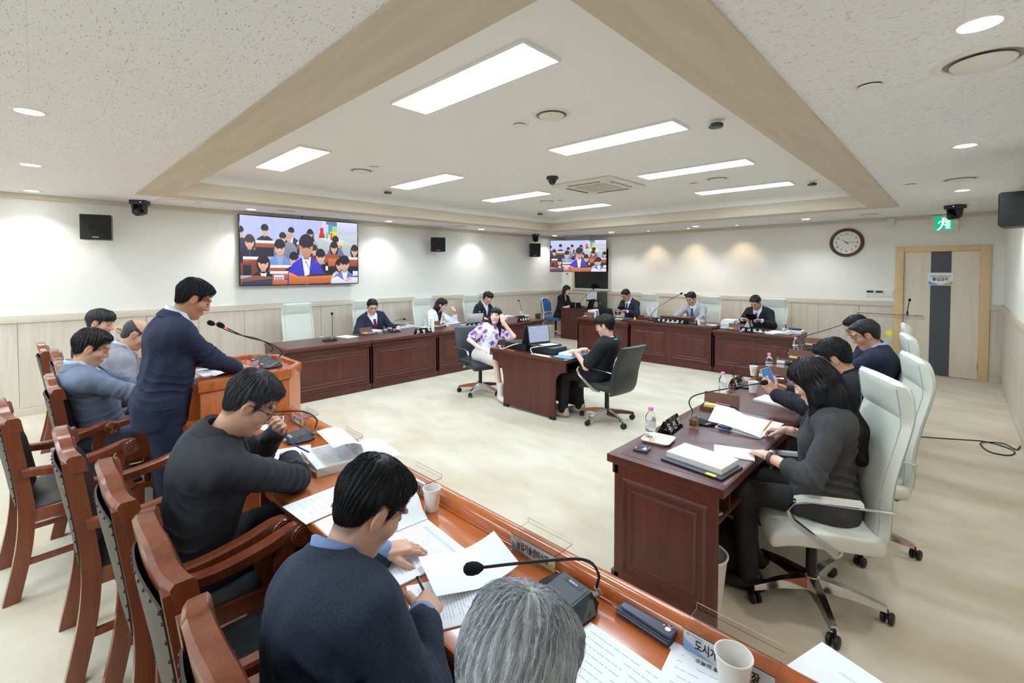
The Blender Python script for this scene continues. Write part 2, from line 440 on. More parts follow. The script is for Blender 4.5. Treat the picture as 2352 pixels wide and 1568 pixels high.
# exit / no-entry notice on the door
s = thing('door_sign', 'white paper no-entry notice taped across the door stripe', 'sign', (-0.205, YB + 0.007, 1.605))
bx('sign_board', (-0.155, -0.004, -0.105), (0.155, 0, 0.105), paper, s)
RX = (math.pi / 2, 0, 0)
MB().prism([(-0.145, -0.095), (0.0, -0.095), (-0.05, -0.075), (-0.1, -0.058), (-0.145, -0.03)], -0.0052, -0.0042, 1).build('blue_corner', paint('sign_blue', (120, 170, 224)), s)
MB().prism([(0.145, -0.095), (0.0, -0.095), (0.05, -0.075), (0.1, -0.058), (0.145, -0.03)], -0.0052, -0.0042, 1).build('ochre_corner', paint('sign_ochre', (214, 178, 92)), s)
text('의원 및 의회관계자 외', 0.03, ink, s, (0, -0.0055, 0.045), RX, 0.01, fit=0.25)
text('출입금지', 0.06, ink, s, (0, -0.0055, -0.005), RX, 0.025, fit=0.19)
# booth window under the corner television
w = thing('window_1', 'dark booth window with oak frame in the corner of the back wall', None, (0, YB, 0)); w['kind'] = 'structure'
MB().box((WX0, -0.05, 1.21), (-7.575, 0, 2.35), bev=.004).box((-6.5, -0.05, 1.21), (WX1, 0, 2.35), bev=.004).box((-7.575, -0.05, 1.21), (-6.5, 0, 1.262), bev=.004).box((-7.575, -0.05, 2.3), (-6.5, 0, 2.35), bev=.004).build('window_frame', oak, w, smooth=True)
bx('pane', (-7.575, -0.012, 1.262), (-6.5, -0.002, 2.3), mat('dark_pane', lin(22, 22, 26), 0.06), w)

# ------------------------------------------------------------------ lights
P = thing('ceiling_light', 'x', 'ceiling light', (0, 0, 0))
MB().box((-0.645, -0.16, -0.012), (0.645, -0.148, 0.01)).box((-0.645, 0.148, -0.012), (0.645, 0.16, 0.01)).box((-0.645, -0.148, -0.012), (-0.633, 0.148, 0.01)).box((0.633, -0.148, -0.012), (0.645, 0.148, 0.01)).build('frame', white_paint, P)
bx('diffuser', (-0.633, -0.148, -0.008), (0.633, 0.148, 0.008), led_panel, P)
first = True
names_r = ['nearest to the camera', 'second from the camera', 'third from the camera', 'farthest from the camera']
for cx, side in ((-2.285, 'door'), (-5.19, 'television')):
    for i, cy in enumerate((1.94, 3.69, 5.44, 7.18)):
        lab = f'flat LED panel light on the {side} side of the tray, {names_r[i]}'
        if first: P.location = (cx, cy, ZT - 0.008); P['label'] = lab; P['group'] = 'LED panel lights in the ceiling tray'; first = False
        else: dup(P, lab, (cx, cy, ZT - 0.008), 0, 'LED panel lights in the ceiling tray')
for i, (x, y) in enumerate(((-1.6, -1.4), (-4.2, -1.4), (-6.6, -1.4), (-1.6, -3.1), (-4.2, -3.1), (-6.6, -3.1))):  # unseen panels added to brighten the foreground and the outer ceiling
    dup(P, f'flat LED panel light over the seats behind the photographer, {["first", "second", "third", "fourth", "fifth", "sixth"][i]} one', (x, y, ZC - 0.004), 0, 'LED panel lights behind the photographer')
D = thing('downlight', 'x', 'ceiling light', group='round recessed downlights')
MB().lathe([(0.062, -0.004), (0.075, -0.005), (0.082, 0.0), (0.08, 0.004)], 28, cap=False).build('rim', white_paint, D, smooth=True)
MB().lathe([(0.0, -0.003), (0.063, -0.003), (0.063, 0.004), (0.0, 0.004)], 28).build('diffuser', led_down, D)
sp_d = bpy.data.lights.new('downlight_beam', 'SPOT'); sp_d.energy = 19; sp_d.color = (1.0, 0.99, 0.97); sp_d.spot_size = math.radians(118); sp_d.spot_blend = 0.7; sp_d.shadow_soft_size = 0.06
spots = [((-1.9, 0.0), 'downlight over the front bench'), ((-3.87, 0.0), 'downlight at the left edge of the photo, nearest and largest'), ((-5.81, 0.0), 'downlight at the left edge of the photo, second from the camera'), ((-7.7, 0.0), 'downlight at the left edge of the photo, just above the wall'),
         ((-7.66, 2.29), 'downlight above the left end of the big television'), ((-7.66, 4.62), 'downlight between the big television and the middle loudspeaker'), ((-7.66, 6.95), 'downlight between the two far loudspeakers on the left wall'),
         ((-7.7, 9.6), 'downlight in the far corner left of the corner television'), ((-6.0, 9.65), 'downlight just right of the corner television'), ((-3.95, 9.6), 'downlight above the chairman seat'), ((-1.97, 9.6), 'downlight left of the wall clock'),
         ((0.02, 7.41), 'downlight above the ceiling camera near the door'), ((0.02, 4.77), 'downlight at the right edge of the photo, middle one'), ((0.04, 2.46), 'downlight in the top right corner of the photo, largest')]
first = True
for (x, y), lab in spots:
    o = D if first else dup(D, lab, (x, y, ZC), 0, 'round recessed downlights')
    if first: D.location = (x, y, ZC); D['label'] = lab; first = False
    l = bpy.data.objects.new('downlight_beam', sp_d); COL.objects.link(l); l.parent = o; l.location = (0, 0, -0.02)
for k, ((x, y), lab) in enumerate((((-5.2, 9.95), 'tiny spotlight near the corner television, leftmost of three'), ((-4.25, 9.95), 'tiny spotlight above the chairman, middle of three'), ((-3.25, 9.95), 'tiny spotlight above the back wall, rightmost of three'))):
    o = thing('spotlight', lab, 'ceiling light', (x, y, ZC), group='tiny spotlights by the back wall')
    MB().lathe([(0.03, -0.004), (0.045, -0.005), (0.05, 0.0)], 18, cap=False).build('rim', white_paint, o, smooth=True)
    MB().lathe([(0.0, -0.002), (0.03, -0.002), (0.0, 0.004)], 18).build('lens', mat('spot_lens', (1, .8, .6), 0.3, emit=(1, 0.75, 0.5), estr=14), o)
    ld = bpy.data.lights.get('wall_wash') or bpy.data.lights.new('wall_wash', 'SPOT'); ld.energy = 16; ld.color = (1, 0.74, 0.48); ld.spot_size = math.radians(80); ld.spot_blend = 0.8; ld.shadow_soft_size = 0.03
    l = bpy.data.objects.new('wall_wash', ld); COL.objects.link(l); l.parent = o; l.location = (0, 0.0, -0.02); l.rotation_euler = (math.radians(18), 0, 0)
# ------------------------------------------------------------------ desks
def molding(parent, w, h, t=0.028, d=0.008, m=mahog, nm='molding', rings=((0.0, 1.0), (0.05, 0.7))):
    """raised rectangular picture-frame moulding on local plane y=0 facing -y, centred at origin"""
    mb = MB()
    for inset, sc in rings:
        a, b = w / 2 - inset, h / 2 - inset; q = t * sc
        prof = [(0, 0), (q * .3, -d * sc), (q * .7, -d * sc * .7), (q, 0)]
        for (x0, z0), (x1, z1), nx, nz in (((-a, b), (a, b), 0, -1), ((a, b), (a, -b), -1, 0), ((a, -b), (-a, -b), 0, 1), ((-a, -b), (-a, b), 1, 0)):
            row = []
            for k, (u, y) in enumerate(prof):
                s0 = Vector((x0 + nx * u + (u if (nx == 0 and x0 < x1) else (-u if nx == 0 else 0)), y, z0 + nz * u + ((-u if z0 > z1 else u) if nz == 0 else 0)))
                s1 = Vector((x1 + nx * u + ((-u if x0 < x1 else u) if nx == 0 else 0), y, z1 + nz * u + ((u if z0 > z1 else -u) if nz == 0 else 0)))
                row.append([s0, s1])
            mb.sheet(row)
    return mb
def desk_unit(name, label, w, depth, zt, group, panels=1, ends=(False, False), shelf=False):
    """origin at front-centre on the floor; front faces -y, sitter at +y side"""
    t = thing(name, label, 'desk', group=group)
    h = zt - 0.045
    bx('front_panel', (-w / 2 + .004, 0.02, 0.085), (w / 2 - .004, 0.045, h), mahog_z, t)
    bx('plinth', (-w / 2 + .002, 0.0, 0.0), (w / 2 - .002, 0.05, 0.088), mahog, t, bev=0.004)
    bx('top_rail', (-w / 2 + .002, 0.006, h - 0.05), (w / 2 - .002, 0.045, h), mahog, t, bev=0.003)
    pw = (w - 0.06 - 0.05 * (panels - 1)) / panels
    for i in range(panels):
        o = molding(t, pw - 0.05, h - 0.088 - 0.14).build('molding', mahog, t, smooth=True)
        o.location = (-w / 2 + 0.03 + pw / 2 + i * (pw + 0.05), 0.02, (h - 0.05 + 0.09) / 2)
        bx('raised_panel', (-pw / 2 + 0.1, -0.004, -(h - 0.4) / 2), (pw / 2 - 0.1, 0.002, (h - 0.4) / 2), mahog_z, t, bev=0.003, loc=o.location)
    for sx, end in ((-1, ends[0]), (1, ends[1])):
        s0 = bx('side_panel', (-0.0125, 0.02, 0.0), (0.0125, depth - 0.03, h), mahog_z, t, loc=(sx * (w / 2 - 0.0145), 0, 0))
        if end:
            o = molding(t, depth - 0.14, h - 0.16).build('molding', mahog_y, t, smooth=True)
            o.rotation_euler = (0, 0, sx * math.pi / 2); o.location = (sx * (w / 2 - 0.002), depth / 2, h / 2 + .02)
    tp = MB().box((-w / 2, -0.03, h), (w / 2, depth, zt), bev=0.005).build('desk_top', mahog, t, smooth=True)
    bx('inlay', (-w / 2 + 0.055, 0.03, zt - 0.003), (w / 2 - 0.055, depth - 0.012, zt + 0.0012), desk_top, tp)
    bx('shelf', (-w / 2 + .03, 0.12, h - 0.17), (w / 2 - .03, depth - 0.05, h - 0.152), mahog, t)
    bx('shelf_divider', (-w / 2 + .22, 0.12, h - 0.153), (-w / 2 + .235, depth - 0.05, h), mahog, t)
    bx('shelf_divider', (w / 2 - .235, 0.12, h - 0.153), (w / 2 - .22, depth - 0.05, h), mahog, t)
    return t
GD = 'dark council desks set in a square'
# left row: front faces +x  -> rotate so that local -y = +x : rz = +90deg
LX = -6.16; ZD = 0.73
for (y0, y1), lab in zip(((2.21, 3.415), (3.425, 4.62), (4.63, 5.84), (5.85, 7.3)),
                         ('dark council desk at the near end of the left row, behind the lectern', 'dark council desk in front of the man with the red tie', 'dark council desk in front of the woman in the white jacket', 'dark council desk at the far end of the left row, behind the stenographers')):
    o = desk_unit('council_desk', lab, y1 - y0, 0.78, ZD, GD, ends=(y0 < 2.3, y1 > 7)); o.location = (LX, (y0 + y1) / 2, 0); o.rotation_euler = (0, 0, math.pi / 2)
# back row: front faces -y
BY = 8.08
o = desk_unit('council_desk', 'dark council desk left of the chairman desk at the back wall', 1.24, 0.75, ZD, GD); o.location = (-5.245, BY, 0)
o = desk_unit('council_desk', 'wide raised chairman desk with two front panels at the back wall', 1.6, 0.78, 0.775, GD, panels=2, ends=(True, True)); o.location = (-3.815, BY, 0)
o = desk_unit('council_desk', 'dark council desk right of the chairman desk at the back wall', 1.24, 0.75, ZD, GD, ends=(False, True)); o.location = (-2.385, BY, 0)
# right row: front faces -x  -> rz = -90deg
RX_ = -1.36
for (y0, y1), lab in zip(((2.2, 3.455), (3.465, 4.66), (4.67, 5.86), (5.87, 7.06)),
                         ('dark council desk nearest the camera in the right row, end panel showing', 'dark council desk of the man holding a phone, second in the right row', 'dark council desk third in the right row', 'dark council desk at the far end of the right row')):
    o = desk_unit('council_desk', lab, y1 - y0, 0.6, ZD, GD, ends=(True, True) if y0 < 2.3 else (False, y1 > 7)); o.location = (RX_, (y0 + y1) / 2, 0); o.rotation_euler = (0, 0, -math.pi / 2)
# operator desk in the far corner
t = thing('operator_desk', 'plain tall operator desk in the far corner below the television', 'desk', (0, 0, 0))
bx('front_panel', (-7.34, 9.42, 0), (-6.27, 9.445, 0.75), mahog_z, t)
bx('side_panel', (-7.34, 9.445, 0), (-7.315, 10.05, 0.75), mahog_z, t); bx('side_panel', (-6.295, 9.445, 0), (-6.27, 10.05, 0.75), mahog_z, t)
bx('desk_top', (-7.37, 9.39, 0.75), (-6.24, 10.1, 0.79), mahog, t, bev=0.005)
bx('side_box', (-6.62, 9.405, 0.62), (-6.3, 9.418, 0.74), mahog, t)
# low oak step box by the left wall
o = bx('step_box', (-8.0, 8.8, 0), (-7.45, 9.3, 0.34), oak_h, bev=0.006); tag(o, 'low oak step box against the left wall beyond the council desks', 'box')
# centre stenographers' desk
t = thing('stenographer_desk', 'freestanding dark desk with curved leg panels in the middle of the carpet', 'desk', (-3.79, 4.18, 0))
def legpanel():
    pts = [(-0.40, 0.035), (0.44, 0.035), (0.44, 0.42)]
    for i in range(9):
        a = math.pi - i * math.pi / 2 / 8; pts.append((0.60 + 0.16 * math.cos(a), 0.42 + 0.16 * math.sin(a)))
    pts += [(0.60, 0.69), (-0.60, 0.69), (-0.60, 0.58)]
    for i in range(9):
        a = math.pi / 2 - i * math.pi / 2 / 8; pts.append((-0.60 + 0.20 * math.cos(a), 0.38 + 0.20 * math.sin(a)))
    return pts
bx('desk_top', (-0.625, -0.03, 0.69), (0.625, 0.62, 0.73), mahog, t, bev=0.006)
MB().prism(legpanel(), 0.0, 0.028, 1).build('leg_panel', mahog_z, t); MB().prism(legpanel(), 0.56, 0.588, 1).build('leg_panel', mahog_z, t)
bx('modesty_panel', (-0.012, 0.028, 0.2), (0.012, 0.56, 0.69), mahog_z, t)
bx('desk_edge', (-0.615, -0.01, 0.672), (0.615, 0.0, 0.692), mahog, t)
for x in (-0.36, 0.40):
    for y in (0.0, 0.56): bx('foot', (x - .04, y - .008, 0), (x + .04, y + .036, 0.036), blackplastic, t, bev=.004)

# ------------------------------------------------------------------ front bench and lectern
def bench(label, x0, x1, ends=(True, True)):
    t = thing('bench_desk', label, 'desk', ((x0 + x1) / 2, 0.74, 0)); w = x1 - x0; a, b = -w / 2, w / 2
    bx('work_top', (a, 0.0, 0.712), (b, 0.455, 0.75), cherry, t, bev=0.008)
    MB().prism([(0.445, 0.66), (0.52, 0.66), (0.52, 0.775), (0.512, 0.79), (0.495, 0.8), (0.47, 0.8), (0.452, 0.785), (0.445, 0.75)], a, b, 0).build('front_rail', cherry, t, smooth=True)
    bx('rail_bead', (a, 0.438, 0.748), (b, 0.448, 0.758), cherry, t, bev=0.003)
    bx('apron', (a + .01, 0.03, 0.65), (b - .01, 0.05, 0.715), cherry, t)
    bx('shelf', (a + .02, 0.07, 0.58), (b - .02, 0.44, 0.6), cherry, t)
    bx('front_panel', (a + .005, 0.46, 0.0), (b - .005, 0.49, 0.66), cherry_z, t)
    n = max(1, round(w / 0.75))
    for i in range(n + 1): bx('end_panel', (-0.013, 0.05, 0), (0.013, 0.46, 0.712), cherry_z, t, loc=(a + 0.015 + (w - .03) * i / n, 0, 0))
    return t
bench('long glossy cherry bench desk in the foreground', -3.35, 0.47)
bench('cherry bench desk beyond the lectern, by the left wall', -7.3, -4.2)
t = thing('lectern', 'cherry wood lectern with raised rim where the standing man speaks', 'lectern', (-3.76, 0.7, 0))
hw, dp = 0.40, 0.67
out = [(-hw, 0), (hw, 0), (hw, dp - 0.14), (hw - 0.17, dp), (-hw + 0.17, dp), (-hw, dp - 0.14)]
def inset(pts, k): return [(x * k, (y - dp / 2) * k + dp / 2) for x, y in pts]
# thin walls of the body: left, left chamfer, front, right chamfer, right
wallpts = [out[0], out[5], out[4], out[3], out[2], out[1]]
inn = inset(wallpts, 0.93); inn[0] = (inn[0][0], 0); inn[-1] = (inn[-1][0], 0)
for i in range(5):
    q = [wallpts[i], wallpts[i + 1], inn[i + 1], inn[i]]
    MB().prism(q, 0, 0.985, 2).build('body_panel', cherry_z, t)
    o2 = inset([wallpts[i], wallpts[i + 1]], 1.03); i2 = inset([inn[i], inn[i + 1]], 0.985)
    if i == 0: o2[0] = (o2[0][0], -0.012); i2[0] = (i2[0][0], -0.012)
    if i == 4: o2[1] = (o2[1][0], -0.012); i2[1] = (i2[1][0], -0.012)
    MB().prism([o2[0], o2[1], i2[1], i2[0]], 0.99, 1.062, 2, bev=0.006).build('rim', cherry, t, smooth=True)
rt = [(-0.37, 0.02), (0.37, 0.02), (0.37, 0.53), (0.21, 0.64), (-0.21, 0.64), (-0.37, 0.53)]
MB().prism(rt, 1.0, 1.032, 2).build('reading_board', cherry, t)
bx('shelf', (-0.36, 0.06, 0.6), (0.36, 0.5, 0.62), cherry, t)
bx('base_board', (-0.38, 0.03, 0.0), (0.38, 0.55, 0.06), cherry, t)

# ------------------------------------------------------------------ wooden armchairs (front faces +y)
def make_armchair():
    t = thing('wooden_armchair', 'x', 'chair', group='carved wooden armchairs along the bench desks')
    for sx in (-1, 1):
        # rear post: splayed leg sweeping up into the raked back
        pts = [(-0.30, 0.0), (-0.25, 0.25), (-0.235, 0.45), (-0.25, 0.62), (-0.29, 0.92)]
        c = bez([(0, a, b) for a, b in pts], 16)
        mb = MB()
        w0 = 0.024
        row = []
        for p in c:
            k = 0.032 if p.z < 0.5 else 0.030
            row.append([(-w0, p.y - k, p.z), (w0, p.y - k, p.z), (w0, p.y + k, p.z), (-w0, p.y + k, p.z), (-w0, p.y - k, p.z)])
        mb.sheet(row); n = len(row) * 5
        mb.add([row[0][i] for i in range(4)] + [row[-1][i] for i in range(4)], [(0, 1, 2, 3), (7, 6, 5, 4)])
        mb.build('back_post', chairwood, t, smooth=True, loc=(sx * 0.255, 0, 0))
        # front leg, tapered
        MB().prism([(-0.03, 0.44), (0.03, 0.44), (0.028, 0.3), (0.02, 0.0), (-0.02, 0.0), (-0.028, 0.3)], -0.024, 0.024, 0, bev=0.004).build('leg', chairwood, t, smooth=True, loc=(sx * 0.265, 0.235, 0))
        # arm: flat rail sweeping to a carved scroll
        ap = bez([(0, -0.25, 0.66), (0, -0.1, 0.645), (0, 0.06, 0.665), (0, 0.17, 0.69), (0, 0.215, 0.675)], 16)
        mb = MB(); row = []
        for i, p in enumerate(ap):
            k = 0.022 + 0.006 * math.sin(i / len(ap) * math.pi); hh = 0.020 + 0.016 * (i / len(ap)) ** 3
            row.append([(-k, p.y, p.z - hh), (k, p.y, p.z - hh), (k, p.y, p.z + hh * .6), (k * .7, p.y, p.z + hh), (-k * .7, p.y, p.z + hh), (-k, p.y, p.z + hh * .6), (-k, p.y, p.z - hh)])
        mb.sheet(row); arm = mb.build('armrest', chairwood, t, smooth=True, loc=(sx * 0.285, 0, 0))
        sc = MB(); rot = Matrix.Rotation(math.pi / 2, 3, 'Y')
        sc.lathe([(0, -0.034), (0.04, -0.034), (0.044, -0.028), (0.044, 0.028), (0.04, 0.034), (0, 0.034)], 20, o=(0, 0.205, 0.668), R=rot)
        for r in (0.030, 0.018, 0.008):
            for side in (-0.034, 0.034):
                sc.tube([(side, 0.205 + r * math.cos(a), 0.668 + r * math.sin(a)) for a in np.linspace(0, 2 * math.pi, 17)[:-1]], 0.0032, 5, closed=True)
        sc.build('scroll', chairwood, arm, smooth=True)
        # curved arm support
        sp = bez([(0, 0.19, 0.43), (0, 0.15, 0.5), (0, 0.135, 0.58), (0, 0.165, 0.66)], 9); row = []
        for p in sp: row.append([(-0.02, p.y - .03, p.z), (0.02, p.y - .03, p.z), (0.02, p.y + .03, p.z), (-0.02, p.y + .03, p.z), (-0.02, p.y - .03, p.z)])
        MB().sheet(row).build('arm_support', chairwood, t, smooth=True, loc=(sx * 0.283, 0, 0))
        bx('stretcher', (-0.012, -0.25, 0.17), (0.012, 0.22, 0.2), chairwood, t, bev=.003, loc=(sx * 0.258, 0, 0))
        bx('side_apron', (-0.013, -0.215, 0.385), (0.013, 0.215, 0.45), chairwood, t, bev=.002, loc=(sx * 0.262, 0, 0))
    bx('cross_stretcher', (-0.25, 0.01, 0.172), (0.25, 0.034, 0.198), chairwood, t, bev=.003)
    bx('front_apron', (-0.25, 0.222, 0.385), (0.25, 0.25, 0.45), chairwood, t, bev=.003)
    bx('rear_apron', (-0.235, -0.25, 0.385), (0.235, -0.225, 0.45), chairwood, t, bev=.003)
    # crest rail: camel-back outline, bowed
    mb = MB(); rows = []
    xs = np.linspace(-0.283, 0.283, 25)
    for x in xs:
        u = abs(x) / 0.283
        z1 = 0.955 + 0.05 * (1 / (1 + math.exp((u - 0.55) * 14))) - 0.012 * u
        z0 = 0.885 + 0.012 * math.cos(u * math.pi)
        y = -0.275 - 0.035 * (1 - u * u); yl = y + 0.012
        rows.append([(x, yl - 0.026, z0), (x, y - 0.03, z1 - .012), (x, y - 0.02, z1), (x, y + 0.02, z1), (x, y + 0.028, z1 - .012), (x, yl + 0.026, z0), (x, yl - 0.026, z0)])
    mb.sheet(rows); mb.add([rows[0][i] for i in range(6)] + [rows[-1][i] for i in range(6)], [tuple(range(6)), tuple(range(11, 5, -1))])
    cr = mb.build('crest_rail', chairwood, t, smooth=True)
    cv = MB()
    for i in range(-3, 4):
        cv.ball((i * 0.026, -0.276 + 0.002 * i * i / 9, 0.945 - 0.004 * abs(i)), (0.014, 0.012, 0.018 - 0.003 * abs(i)), 8, 6, Matrix.Rotation(i * 0.3, 3, 'Y'))
    cv.build('carving', chairwood, cr, smooth=True)
    # padded back and rear leather panel with nail heads
    def pad(y_off, puff, z0, z1, hw):
        rows = []
        for z in np.linspace(z0, z1, 9):
            f = (z - z0) / (z1 - z0); yb = np.interp(z, [0.45, 0.62, 0.92], [-0.235, -0.25, -0.29])
            r = []
            for x in np.linspace(-hw, hw, 9):
                u = x / hw; e = (1 - abs(u) ** 4) * (1 - abs(2 * f - 1) ** 6)
                top = -0.02 * (abs(u) ** 3) if f > 0.95 else 0
                r.append((x, yb + y_off + puff * e - 0.022 * (1 - u * u) * f, z + top))
            rows.append(r)
        return rows
    MB().sheet(pad(0.03, 0.045, 0.52, 0.9, 0.235), 0.0).sheet([r[::-1] for r in pad(-0.005, 0.0, 0.52, 0.9, 0.235)]).build('backrest', blackleather, t, smooth=True, fix=False)
    bp = MB().sheet(pad(-0.028, -0.006, 0.46, 0.89, 0.23), 0.006).build('back_panel', mat('brown_leather', lin(62, 54, 50), 0.5, bump=0.1, bscale=300), t, smooth=True)
    st = MB(); pts = pad(-0.034, 0.0, 0.475, 0.88, 0.225)
    for i in range(9):
        for j in (0, 8): st.ball(pts[i][j], 0.006, 6, 4)
    for j in range(1, 8): st.ball(pts[0][j], 0.006, 6, 4); st.ball(pts[8][j], 0.006, 6, 4)
    nh = st.build('nail_heads', mat('dark_nail', lin(60, 56, 54), 0.35, 0.8), bp, smooth=True); nh['kind'] = 'stuff'
    rows = []
    for y in np.linspace(-0.235, 0.262, 10):
        r = []
        for x in np.linspace(-0.25, 0.25, 10):
            e = (1 - abs(x / 0.25) ** 5) * (1 - abs((y - 0.013) / 0.249) ** 5); r.append((x, y, 0.452 + 0.05 * e ** 0.5 if e > 0 else 0.452))
        rows.append(r)
    MB().sheet(rows).box((-0.25, -0.235, 0.44), (0.25, 0.262, 0.4521)).build('seat', blackleather, t, smooth=True)
    return t
AC = make_armchair(); AC_USED = False
AC.scale = (0.91, 1, 1.035)
for x, y, rz, lab in ((-1.03, 0.53, 0, 'wooden armchair of the man in the speckled blue jacket'), (-1.63, 0.52, 0, 'empty wooden armchair between the two men at the foreground bench'),
                      (-2.24, 0.48, 0, 'wooden armchair of the man with glasses and charcoal suit'), (-2.88, 0.38, 0, 'empty wooden armchair behind the lectern speaker, second from the left edge'),
                      (-3.8, 0.16, 5, 'empty wooden armchair pulled back at the left edge of the photo'), (-4.45, 0.37, 0, 'wooden armchair of the man in the blue-grey jacket'),
                      (-5.06, 0.43, 0, 'wooden armchair of the balding man'), (-5.85, 0.42, 0, 'wooden armchair of the man resting chin on hand'),
                      (-6.5, 0.34, 0, 'farthest wooden armchair beside the left wall'), (-0.4, 0.36, 0, 'wooden armchair of the grey-haired man')):
    if not AC_USED: o = AC; o.location = (x, y, 0); o['label'] = lab; AC_USED = True
    else: o = dup(AC, lab, (x, y, 0))
    o.rotation_euler = (0, 0, math.radians(rz))

# ------------------------------------------------------------------ office chairs (front faces +y)
def make_office(name, leather, tall, group, armpad=None):
    t = thing(name, 'x', 'chair', group=group)
    base = MB()
    for k in range(5):
        a = math.radians(90 + 72 * k + 18); d = Vector((math.cos(a), math.sin(a), 0)); n = Vector((-d.y, d.x, 0))
        rows = []
        for s, z, w, hh in ((0.03, 0.105, 0.032, 0.03), (0.17, 0.1, 0.025, 0.02), (0.315, 0.078, 0.018, 0.012)):
            c = d * s; rows.append([c - n * w + Vector((0, 0, z - hh)), c + n * w + Vector((0, 0, z - hh)), c + n * w * .7 + Vector((0, 0, z + hh)), c - n * w * .7 + Vector((0, 0, z + hh)), c - n * w + Vector((0, 0, z - hh))])
        base.sheet(rows); base.add(rows[-1][:4], [(0, 1, 2, 3)])
    base.lathe([(0.045, 0.07), (0.05, 0.1), (0.04, 0.14), (0.03, 0.145)], 16)
    base.build('star_base', chrome, t, smooth=True)
    MB().lathe([(0.026, 0.08), (0.026, 0.4), (0.0, 0.4)], 14).build('gas_column', blackplastic, t, smooth=True)
    bx('tilt_box', (-0.08, -0.13, 0.36), (0.08, 0.12, 0.41), blackplastic, t, bev=.01)
    for k in range(5):
        a = math.radians(90 + 72 * k + 18 ); c = Vector((math.cos(a), math.sin(a), 0)) * 0.315; b = random.uniform(0, 6.28)
        u = Vector((math.cos(b), math.sin(b), 0)); R = Matrix.Rotation(b, 3, 'Z') @ Matrix.Rotation(math.pi / 2, 3, 'Y')
        w = MB(); off = Vector((-u.y, u.x, 0)) * 0.014
        for s in (-1, 1):
            w.lathe([(0.0, -0.011), (0.022, -0.011), (0.029, -0.006), (0.029, 0.006), (0.022, 0.011), (0, 0.011)], 14, o=c + u * 0.016 * s + off + Vector((0, 0, 0.029)), R=R)
        w.tube([c + Vector((0, 0, 0.03)), c + Vector((0, 0, 0.075))], 0.008, 6)
        w.build('caster', blackplastic, t, smooth=True)
    # seat cushion: rounded slab with a waterfall front
    mb_ = MB().box((-0.245, -0.24, 0.395), (0.245, 0.25, 0.478)); bm_ = bmesh.new(); me_ = mb_.mesh('seat_tmp'); bm_.from_mesh(me_); bpy.data.meshes.remove(me_)
    bmesh.ops.bevel(bm_, geom=bm_.edges[:], offset=0.03, segments=4, profile=0.5, affect='EDGES')
    bmesh.ops.subdivide_edges(bm_, edges=[e for e in bm_.edges if abs(e.verts[0].co.y - e.verts[1].co.y) > .2], cuts=8)
    for v in bm_.verts:
        fr = max(0, (v.co.y - 0.08) / 0.17); v.co.z -= 0.04 * fr ** 2; v.co.x *= 1 - 0.07 * fr; v.co.z += 0.008 * (1 - abs(v.co.x / .245) ** 2) if v.co.z > .44 else 0
    me_ = bpy.data.meshes.new('seat'); bm_.to_mesh(me_); bm_.free(); me_.materials.append(leather); smooth_mesh(me_, 50); link('seat', me_, t)
    # back: side profile, thickness, taper
    prof = [(-0.20, 0.36), (-0.245, 0.44), (-0.255, 0.55), (-0.255, 0.68), (-0.285, 0.84), (-0.32, 0.98), (-0.338, 1.08), (-0.325, 1.17), (-0.30, 1.225)] if tall else [(-0.20, 0.34), (-0.245, 0.42), (-0.262, 0.52), (-0.275, 0.62), (-0.315, 0.74), (-0.365, 0.85), (-0.395, 0.92)]
    c = bez([(0, a, b) for a, b in prof], 30)
    zmax = prof[-1][1]; rows = []; rows2 = []
    for i, p in enumerate(c):
        f = i / (len(c) - 1); hw = 0.205 + 0.04 * math.sin(min(1, f * 2.2) * math.pi / 2) - (0.012 * max(0, f - 0.6) / 0.4)
        if f > 0.93: hw -= 0.035 * ((f - 0.93) / 0.07) ** 3
        if f < 0.08: hw -= 0.03 * ((0.08 - f) / 0.08) ** 2
        r = []; r2 = []
        for x in np.linspace(-1, 1, 13):
            e = (1 - abs(x) ** 5) ** 0.5; ee = min(1, f / 0.05, (1 - f) / 0.04) ** 0.5
            th = 0.028 * e * ee
            wing = 0.014 * abs(x) ** 2.5
            bul = 0.012 * math.sin(f * math.pi) if not tall else (0.026 * math.sin(min(1, max(0, f - .69) / .31 + .12) * math.pi) ** .5 if f > 0.7 else 0.008)
            if tall and abs(f - 0.7) < 0.025: bul -= 0.016
            r.append((x * hw, p.y + wing + th + bul * e, p.z)); r2.append((x * hw, p.y + wing - th, p.z))
        rows.append(r); rows2.append(r2[::-1])
    bk = MB().sheet(rows).sheet(rows2).build('backrest', leather, t, smooth=True, fix=False)
    smooth_mesh(bk.data, None)
    seam = MB()
    for s in (1, 11):
        seam.tube([Vector(r[s]) + Vector((0, 0.001, 0)) for r in rows[2:-2:2]], 0.0016, 4)
        seam.tube([Vector(r[s]) - Vector((0, 0.001, 0)) for r in rows2[2:-2:2]], 0.0016, 4)
    seam.build('stitching', mat('stitch_' + leather.name, tuple(q * 0.55 for q in leather.node_tree.nodes['Principled BSDF'].inputs['Base Color'].default_value[:3]), 0.7), bk, smooth=True)
    MB().tube([(0, -0.1, 0.385), (0, -0.235, 0.42)], 0.03, 8, flat=(0.5, 1.6)).build('back_bracket', blackplastic, t, smooth=True)
